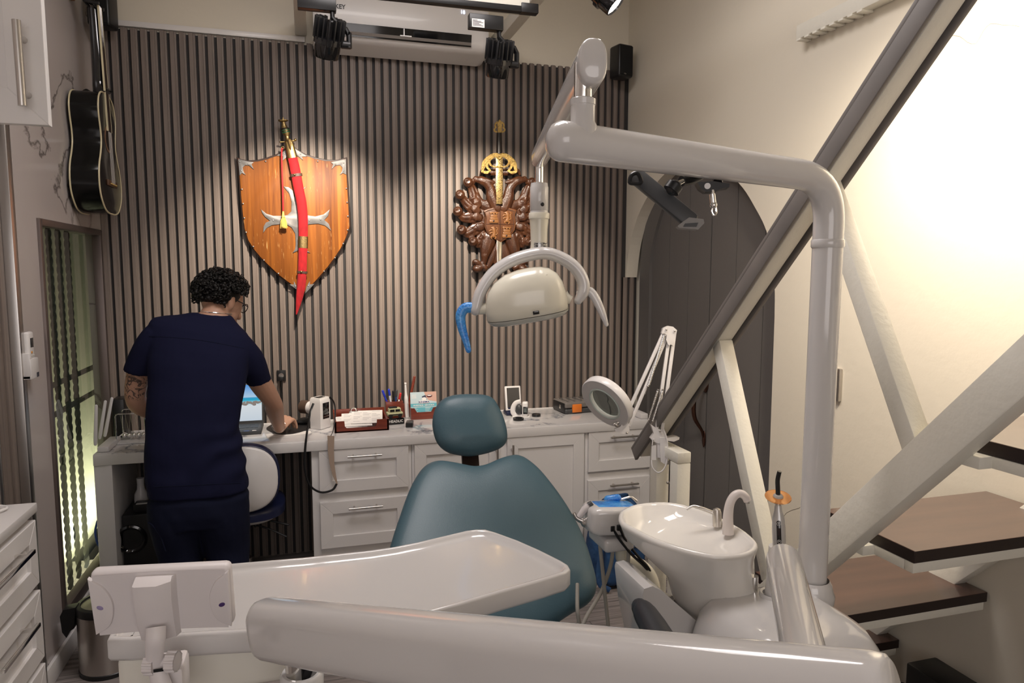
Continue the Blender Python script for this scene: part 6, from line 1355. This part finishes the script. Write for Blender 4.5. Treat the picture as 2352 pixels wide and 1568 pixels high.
m = MB(); m.cyl(Q(1541, 1050, -.015), Q(1544, 1112, -.015), .0052, 12); m.cyl(Q(1535, 1108, -.015), Q(1548, 1109, -.015), .003, 10); m.ball(Q(1534, 1108, -.015), .006, 10); m.plate([Q(u, v, -.02) for u, v in ((1532, 1058), (1547, 1058), (1547, 1064), (1532, 1067))], FW, .014, .002); m.build('clamp_screw', STEEL, ml)
m = MB(); m.plate([Q(u, v, -.018) for u, v in ((1497, 1024), (1507, 1022), (1507, 1056), (1496, 1056))], FW, .012, .003); m.build('inline_switch', LACQ, ml)
m = MB(); m.tube([Q(1524, 985, -.02), Q(1532, 1010, -.034), Q(1533, 1050, -.034), Q(1526, 1075, -.034), Q(1512, 1085, -.03), Q(1499, 1074, -.024), Q(1496, 1056, -.018)], .0026, 8, k=5); m.tube([Q(1498, 1022, -.018), Q(1500, 1008, -.02), Q(1504, 1014, -.02)], .0022, 8, k=3); m.build('cord', LACQ, ml)
# black power unit by the stair foot
q = P(2145, 1545, x=1.80)
pu = thing('power_unit', 'black box-shaped power unit with cords below the lowest visible tread at the bottom right', 'power unit', (1.80, q.y, 0))
MB().b2((1.745, q.y-.13, 0), (1.86, q.y+.05, P(2140, 1530, x=1.80).z), .006).build('case', BLACK, pu)
m = MB(); zc = P(2120, 1540, x=1.80).z; m.tube([(1.745, q.y+.0, zc-.03), (1.70, q.y+.03, zc-.02), (1.66, q.y+.06, zc-.03), (1.60, q.y+.07, zc-.06)], .007, 8, k=4); m.build('cord', BLACK, pu)
m = MB(); m.tube([(1.745, q.y-.04, zc-.06), (1.70, q.y-.01, zc-.055), (1.64, q.y+.0, zc-.08)], .006, 8, k=4); m.build('cord', RUBBER, pu)
# ------------------------------------------------------------------ desk chair behind the man
oc_ = thing('desk_chair', 'white shell desk chair with navy pad pushed under the desk, right of the man', 'chair', (-.335, -.50, 0))
XCH, YB_ = -.335, -.625; zt, zb = P(590, 1019, y=YB_).z, P(600, 1176, y=YB_).z; zm, hh = (zt+zb)/2, (zt-zb)/2; hw = P(643, 1100, y=YB_).x-XCH
def shell_(s, y0, y1, nm, mt, bulge=.035):
    m = MB(); rings = []
    for q, yy in ((.02, y0-bulge), (.4, y0-bulge*.85), (.75, y0-bulge*.45), (.95, y0-.006), (1, y0), (1, y1), (.9, y1), (.02, y1-.01)):
        rings.append([(XCH+hw*s*q*abs(cos(t))**.8*(1 if cos(t) > 0 else -1), yy+.04*(1-q)*0, zm+hh*s*q*abs(sin(t))**.8*(1 if sin(t) > 0 else -1)) for t in [2*pi*k/48 for k in range(48)]])
    m.loft(rings); return m.build(nm, mt, oc_, ang=60)
shell_(.955, YB_-.012, YB_, 'back_shell', LACQ); shell_(1.0, YB_+.001, YB_+.045, 'back_pad', NAVYV, .001)
zs = P(600, 1165, y=-.50).z
m = MB(); rings = []
for q, z in ((.90, zs-.035), (.99, zs-.03), (1, zs), (.97, zs+.018), (.8, zs+.028), (.02, zs+.026)):
    rings.append([(XCH+(hw+.015)*q*abs(cos(t))**.75*(1 if cos(t) > 0 else -1), -.43+.20*q*abs(sin(t))**.75*(1 if sin(t) > 0 else -1), z) for t in [2*pi*k/40 for k in range(40)]])
m.loft(rings); m.build('seat_pad', NAVYV, oc_, ang=60)
m = MB(); m.loft([[(XCH+(hw-.01)*q*abs(cos(t))**.75*(1 if cos(t) > 0 else -1), -.43+.185*q*abs(sin(t))**.75*(1 if sin(t) > 0 else -1), z) for t in [2*pi*k/40 for k in range(40)]] for q, z in ((.6, zs-.066), (.9, zs-.052), (1, zs-.0355))]); m.build('seat_shell', LACQ, oc_, ang=60)
m = MB(); m.tube([(XCH, YB_-.005, zb+.06), (XCH, YB_-.008, zb-.03), (XCH, -.55, zs-.06), (XCH, -.45, zs-.075)], .022, 10, k=4, up=(1, 0, 0), flat=.4); m.build('back_bracket', BLACK, oc_)
m = MB(); m.tube([(XCH, -.45, zs-.08), (XCH+.10, -.47, zs-.075), (XCH+.21, -.50, zs-.10)], .006, 8, k=3, rnd=True); m.build('tilt_lever', BLACK, oc_)
m = MB(); m.tube([(XCH+.02, -.45, zs-.09), (XCH+.12, -.48, zs-.12), (XCH+.20, -.50, zs-.16)], .005, 8, k=3, rnd=True); m.ball((XCH+.055, -.48, zs-.095), .009, 10); m.build('height_lever', BLACK, oc_)
m = MB(); m.cyl((XCH, -.43, .07), (XCH, -.43, .17), .030, 20); m.cyl((XCH, -.43, .17), (XCH, -.43, zs-.06), .016, 18); m.build('gas_column', STEEL, oc_)
for k in range(5):
    a = 2*pi*k/5+.3; e = Vector((XCH+.26*cos(a), -.43+.19*sin(a), .055)); m = MB(); m.tube([(XCH, -.43, .095), e], [.022, .014], 10, flat=.6, up=(0, 0, 1)); lg = m.build('leg', BLACK, oc_)
    m = MB(); m.cyl(e+Vector((-.010, 0, -.028)), e+Vector((.010, 0, -.028)), .026, 16); m.build('caster', BLACK, lg)

# ------------------------------------------------------------------ the man at the desk
def Y(u, v, y): return P(u, v, y=y)
man = thing('person', 'person in navy scrubs with curly black hair and glasses, seen from behind, leaning on the desk with the right hand on a mouse pad', 'person', (-.47, -.86, 0))
man['label'] = 'person in navy scrubs with curly dark hair, seen from behind leaning over the desk'
SKIN = mat('skin', (.48, .275, .19), .5, sss=.15, bump=(160, .05, 2))
def tattoo():
    N, L = nodes(SKIN); b = N['Principled BSDF']; tc = N.new('ShaderNodeTexCoord')
    c = Y(312, 882, -.72)-man.location
    vd = N.new('ShaderNodeVectorMath'); vd.operation = 'DISTANCE'; vd.inputs[1].default_value = c; L.new(tc.outputs['Object'], vd.inputs[0])
    mk = N.new('ShaderNodeMapRange'); mk.inputs['From Min'].default_value = .075; mk.inputs['From Max'].default_value = .060; L.new(vd.outputs['Value'], mk.inputs['Value'])
    nz = N.new('ShaderNodeTexNoise'); nz.inputs['Scale'].default_value = 26; nz.inputs['Detail'].default_value = 1; nz.inputs['Distortion'].default_value = 1.2; L.new(tc.outputs['Object'], nz.inputs['Vector'])
    s = N.new('ShaderNodeMath'); s.operation = 'MULTIPLY'; s.inputs[1].default_value = 30; L.new(nz.outputs['Fac'], s.inputs[0])
    si = N.new('ShaderNodeMath'); si.operation = 'SINE'; L.new(s.outputs[0], si.inputs[0])
    r = N.new('ShaderNodeMapRange'); r.inputs['From Min'].default_value = .25; r.inputs['From Max'].default_value = .7; L.new(si.outputs[0], r.inputs['Value'])
    mu = N.new('ShaderNodeMath'); mu.operation = 'MULTIPLY'; L.new(mk.outputs[0], mu.inputs[0]); L.new(r.outputs[0], mu.inputs[1])
    m2 = N.new('ShaderNodeMath'); m2.operation = 'MULTIPLY'; m2.inputs[1].default_value = .85; L.new(mu.outputs[0], m2.inputs[0])
    mx = N.new('ShaderNodeMix'); mx.data_type = 'RGBA'; mx.inputs[6].default_value = (.48, .275, .19, 1); mx.inputs[7].default_value = (.035, .032, .034, 1); L.new(m2.outputs[0], mx.inputs[0]); L.new(mx.outputs[2], b.inputs['Base Color'])
tattoo()
def hr_ring(u0, u1, v, y, b, s=1.0, n=36, e=2.4, tilt=0.0):
    l, r = Y(u0, v, y), Y(u1, v, y); c = (l+r)/2; a = (r-l).length/2*s; out = []
    for k in range(n):
        t = 2*pi*k/n; cx, sy = cos(t), sin(t)
        x = a*abs(cx)**(2/e)*(1 if cx >= 0 else -1); yy = b*s*abs(sy)**(2/e)*(1 if sy >= 0 else -1)
        out.append(c+Vector((x, yy, tilt*x)))
    return out
TOR = [(338, 570, 1128, -.865, .125, 0), (334, 567, 1090, -.865, .125, 0), (332, 560, 1045, -.855, .12, 0), (333, 553, 1000, -.845, .115, 0), (336, 553, 950, -.83, .115, -.02), (340, 560, 905, -.81, .12, -.04), (341, 566, 870, -.79, .122, -.06), (340, 570, 835, -.775, .12, -.10), (342, 575, 802, -.76, .112, -.14), (341, 577, 778, -.75, .100, -.18), (343, 574, 759, -.742, .090, -.20), (352, 566, 747, -.735, .080, -.20), (375, 552, 738, -.727, .069, -.18), (408, 541, 730, -.720, .060, -.14), (428, 534, 724, -.716, .055, -.11), (440, 530, 721, -.714, .052, -.10)]
hc_ = Y(511, 692, -.640)
az, el = radians(46), radians(-26)
f = Vector((sin(az)*cos(el), cos(az)*cos(el), sin(el))); lat = Vector((cos(az), -sin(az), 0)); upv = lat.cross(f)
HR = Matrix((lat, f, upv)).transposed()
def H(x, y, z): return hc_+lat*x+f*y+upv*z
# body: one continuous surface
m = MB()
m.loft([hr_ring(*t[:5], s=.88, tilt=t[5]) for t in TOR[2:]])
m.tube([Y(484, 742, -.715), Y(496, 716, -.695), Y(505, 706, -.668)], [.062, .055, .056], 18, k=3)
m.ball(H(0, -.005, .010), (.074, .096, .100), 24, HR); m.ball(H(0, .030, -.045), (.058, .060, .062), 20, HR); m.ball(H(0, .050, -.082), (.034, .036, .026), 14, HR)
m.ball(H(0, .062, -.01), (.052, .032, .055), 16, HR); m.tube([H(0, .088, .012), H(0, .104, -.020), H(0, .108, -.032)], [.008, .012, .014], 10, rnd=True)
for s in (-1, 1):
    m.ball(H(s*.017, .092, -.034), (.010, .012, .009), 10, HR); m.ball(H(s*.077, -.010, -.008), (.009, .022, .034), 12, HR @ Euler((.2, 0, .25*s)).to_matrix()); m.ball(H(s*.080, -.016, .008), (.010, .016, .018), 10, HR)
m.ball(H(0, .092, -.060), (.024, .010, .007), 12, HR); m.ball(H(0, .089, -.071), (.021, .010, .007), 12, HR)
def arm(pts, rs): m.tube(pts, rs, 16, k=5)
LS, LE, LW = Y(362, 785, -.755), Y(313, 922, -.69), P(430, 985, y=-.40)
arm([LS, Y(333, 825, -.745), Y(316, 868, -.72), LE, LE.lerp(LW, .28), LE.lerp(LW, .65), LW], [.056, .050, .0465, .041, .044, .034, .026])
RS, RE, RW = Y(550, 795, -.74), Y(626, 922, -.590), P(642, 984, z=.800)
arm([RS, Y(576, 840, -.705), Y(600, 882, -.655), RE, RE.lerp(RW, .25), RE.lerp(RW, .65), RW], [.062, .055, .050, .041, .043, .034, .0275])
def hand(W, d, lt, arch, zt):
    """arched palm, four bent fingers and a thumb; d = finger direction, lt = towards the little finger"""
    up_ = Vector((0, 0, 1)); rings = []
    dz = lambda t: arch*sin(min(1, max(0, t)/.088)*pi/2)
    for t, hw_, th in ((-.012, .0255, .0225), (.018, .029, .020), (.048, .0365, .0175), (.074, .0405, .0155), (.088, .0395, .013)):
        c = W+d*t+up_*dz(t); rings.append([c+lt*hw_*cos(2*pi*k/16)+up_*(th*sin(2*pi*k/16)*(1 if sin(2*pi*k/16) > 0 else .8)-.006*cos(2*pi*k/16)) for k in range(16)])
    m.loft(rings)
    for i, (o, L, sp, kz) in enumerate(((-.0300, .074, -.12, .002), (-.0100, .083, -.03, .005), (.0105, .077, .06, .002), (.0295, .060, .16, -.004))):
        b = W+d*.080+lt*o+up_*(dz(.088)+kz); dd = (d+lt*sp).normalized(); h = max(.01, b.z-zt-.009)
        p1 = b+dd*L*.36-up_*h*.12; p2 = b+dd*L*.60-up_*h*.55; p3 = b+dd*L*.70-up_*h*.98
        m.tube([b-dd*.022-up_*.004, b+up_*.003, p1, p2, p3], [.0095, .0112, .0098, .0088, .0072], 10, k=3, rnd=True)
    b = W+d*.024-lt*.022+up_*dz(.02); q = max(.0, b.z-zt-.010)
    m.tube([b, b-lt*.020+d*.022-up_*q*.25, b-lt*.027+d*.050-up_*q*.65, b-lt*.018+d*.072-up_*q], [.0150, .0125, .0105, .0082], 10, k=3, rnd=True)
hd = Vector((.40, .92, 0)).normalized(); hl = Vector((.92, -.40, -.10)).normalized()
hand(RW, hd, hl, .034, .766)
hand(LW, Vector((.25, .97, -.05)).normalized(), Vector((-.97, .25, 0)).normalized(), .02, .785)
LG = [(Y(402, 1120, -.865), -.865), (Y(512, 1115, -.865), -.865)]
hipL, hipR = Y(402, 1130, -.865), Y(510, 1125, -.865); fL, fR = Vector((hipL.x+.015, -.85, .07)), Vector((hipR.x+.02, -.85, .07))
for hip, ft in ((hipL, fL), (hipR, fR)): m.tube([hip+Vector((0, 0, .12)), hip, hip.lerp(ft, .5)+Vector((0, .02, 0)), hip.lerp(ft, .6), ft], [.085, .085, .055, .056, .040], 16, k=4)
body = m.build('body', SKIN, man, remesh=.0045, smit=3)
# shirt
m = MB(); rings = []
for t in TOR: rings.append(hr_ring(*t[:5], s=1.0, tilt=t[5]))
m.loft(rings)
m.tube([Y(368, 768, -.752), Y(353, 788, -.748), Y(333, 822, -.738), Y(320, 848, -.728), Y(318, 855, -.726)], [.064, .066, .063, .0595, .059], 24, k=4)
m.tube([Y(545, 795, -.742), Y(560, 812, -.728), Y(580, 840, -.702), Y(594, 872, -.668), Y(596, 878, -.664)], [.066, .067, .062, .055, .0545], 24, k=4)
sh_ = m.build('scrub_shirt', NAVY, man, remesh=.006, smit=6)
rn = random.Random(2)
for v, nv in [(v, v.normal.copy()) for v in sh_.data.vertices]:
    p = v.co.copy(); w_ = noise.noise(Vector((p.x*7+p.z*5, p.y*6, p.z*9-p.x*6)))*.006+noise.noise(Vector((p.x*16-p.z*9, p.y*14, p.z*13+p.x*10)))*.0025
    low = max(0, min(1, (1.05-(p.z))/.35)); fm = max(0, min(1, (p.x+.06)/.16))*max(0, min(1, (p.z-.66)/.12))*max(0, min(1, (1.16-p.z)/.2)); w_ += .0045*fm*sin((p.z*1.0-p.x*.75)*44+6*noise.noise(p*5)); d_ = w_*(.5+low); v.co = p+nv*d_
# stitched yoke seam, neckline and hem
def seam(px, nm, r=.0016):
    pts = []
    for u, v in px:
        r_ = (FW+RT*((u-CX)/F)-UP*((v-CY)/F)).normalized(); ok, loc, nrm, i = sh_.ray_cast(EYE-man.location, r_)
        if ok: pts.append(loc+man.location)
    if len(pts) > 2: MB().tube(pts, r, 6, k=2).build(nm, NAVYP, man)
for u0, u1, v0, v1, nm in ((342, 560, 772, 800, 'yoke_seam'), (338, 565, 1119, 1108, 'hem_seam')): seam([(u0+(u1-u0)*k/14, v0+(v1-v0)*k/14-(6*sin(pi*k/14) if nm == 'yoke_seam' else 0)) for k in range(15)], nm)
# trousers and shoes
m = MB(); rings = [hr_ring(342, 552, 1050, -.858, .105, .92), hr_ring(341, 562, 1100, -.864, .116, .93), hr_ring(342, 570, 1128, -.865, .120, .96), hr_ring(341, 573, 1142, -.865, .124, 1), hr_ring(343, 571, 1170, -.865, .125, .99), hr_ring(350, 566, 1200, -.865, .115, .97)]
m.loft(rings)
for hip, ft, o in ((hipL, fL, -.0), (hipR, fR, .0)): m.tube([hip+Vector((0, 0, -.03)), hip+Vector((0, 0, -.11)), hip.lerp(ft, .45)+Vector((0, .012, 0)), hip.lerp(ft, .75), ft+Vector((0, 0, .0)), ft+Vector((0, .0, -.03))], [.108, .108, .092, .082, .078, .076], 22, k=5)
tr_ = m.build('scrub_trousers', NAVYP, man, remesh=.007, smit=5)
for v, nv in [(v, v.normal.copy()) for v in tr_.data.vertices]:
    p = v.co.copy(); v.co = p+nv*(noise.noise(Vector((p.x*9, p.y*9, p.z*5)))*.007+noise.noise(Vector((p.x*20+p.z*9, p.y*18, p.z*14)))*.0025)
m = MB(); q = hipL+Vector((-.075, -.085, -.16)); m.tube([q+Vector((-.02, .02, .06)), q+Vector((.0, .005, .05)), q+Vector((.03, -.005, .0)), q+Vector((.045, -.006, -.06))], .0028, 6, k=4); m.build('pocket_seam', NAVYP, man)
for ft in (fL, fR):
    m = MB(); rings = []
    for y_, wd, h_ in ((-.095, .022, .05), (-.08, .036, .075), (-.03, .040, .085), (.04, .044, .075), (.10, .046, .055), (.15, .036, .042), (.17, .018, .025)):
        rings.append([(ft.x+wd*cos(a_), ft.y+y_, max(0.0, h_*.5+h_*.5*sin(a_))) for a_ in [2*pi*k/16 for k in range(16)]])
    m.loft(rings); m.build('shoe', BLACK, man, sub=1, ang=180)
# hair: cap plus many small curls
HAIR = mat('curly_hair', (.0065, .0055, .005), .5, spec=.35)
m = MB(); m.ball(H(0, -.034, .034), (.092, .094, .090), 24, HR)
rr = random.Random(11); n = 0
while n < 1150:
    d = Vector((rr.gauss(0, 1), rr.gauss(0, 1), rr.gauss(0, 1))).normalized()
    if d.y > .42 and d.z < .50: continue
    if d.z < -.62 or (d.z < -.30 and d.y > -.2) or (d.y > .62): continue
    if abs(d.x) > .80 and d.z < .05 and d.y > -.25: continue
    k = 1.0+rr.uniform(-.08, .075); p = H(d.x*.112*k, -.018+d.y*.118*k, .030+d.z*.104*k); r_ = rr.uniform(.0065, .0115); n += 1
    if n % 2: m.ico(p, (r_, r_*rr.uniform(.7, 1.2), r_*rr.uniform(.7, 1.2)), 1)
    else:
        a1 = Vector((rr.gauss(0, 1), rr.gauss(0, 1), rr.gauss(0, 1))).normalized(); a2 = a1.orthogonal().normalized(); a3 = a1.cross(a2)
        m.tube([p+(a2*cos(t)+a3*sin(t))*r_*.95+a1*t*.0012 for t in [k_*.9 for k_ in range(8)]], .0024, 5)
tag(m.build('hair', HAIR, man, ang=180), kind='stuff')
# glasses, necklace, bracelet, ring
gm = MB()
for s in (-1, 1):
    c = H(s*.034, .098, .008); gm.tube([c+lat*cos(t)*.026+upv*sin(t)*.021+f*(-.006*abs(cos(t))*(1 if s*cos(t) > 0 else 0)) for t in [2*pi*k/24 for k in range(24)]], .0022, 6, closed=True)
    gm.tube([H(s*.060, .093, .014), H(s*.074, .05, .014), H(s*.079, -.01, .012), H(s*.078, -.03, -.004)], .0022, 6)
gm.tube([H(-.009, .099, .010), H(0, .101, .013), H(.009, .099, .010)], .002, 6); gm.build('glasses', BLACK, man)
nk_ = []
for k in range(13):
    u, v = 452+(532-452)*k/12, 717+6*k/12-7*sin(pi*k/12)*0-2
    r_ = (FW+RT*((u-CX)/F)-UP*((v-CY)/F)).normalized(); ok, loc, nrm, i = body.ray_cast(EYE-man.location, r_)
    if ok and (not nk_ or (loc+man.location-nk_[-1]).length < .05): nk_.append(loc+man.location+nrm*.0015)
if len(nk_) > 2: MB().tube(nk_, .0022, 6, k=3).build('necklace', CHROME, man)
bw = RE.lerp(RW, .90); bd_ = (RW-RE).normalized(); x_ = bd_.orthogonal().normalized(); y_ = bd_.cross(x_)
m = MB(); m.tube([bw+(x_*cos(t)+y_*sin(t))*.0325+bd_*.004*sin(t*3) for t in [2*pi*k/32 for k in range(32)]], .0013, 6, closed=True); m.build('bracelet', CHROME, man)
b = RW+hd*.080+hl*.0105+(hd+hl*.06).normalized()*.018+Vector((0, 0, .032)); x_ = hl; y_ = Vector((0, 0, 1))
m = MB(); m.tube([b+(x_*cos(t)+y_*sin(t))*.0108 for t in [2*pi*k/24 for k in range(24)]], .0017, 6, closed=True); m.build('ring', mat('gold_ring', (.75, .50, .18), .25, 1.0), man)
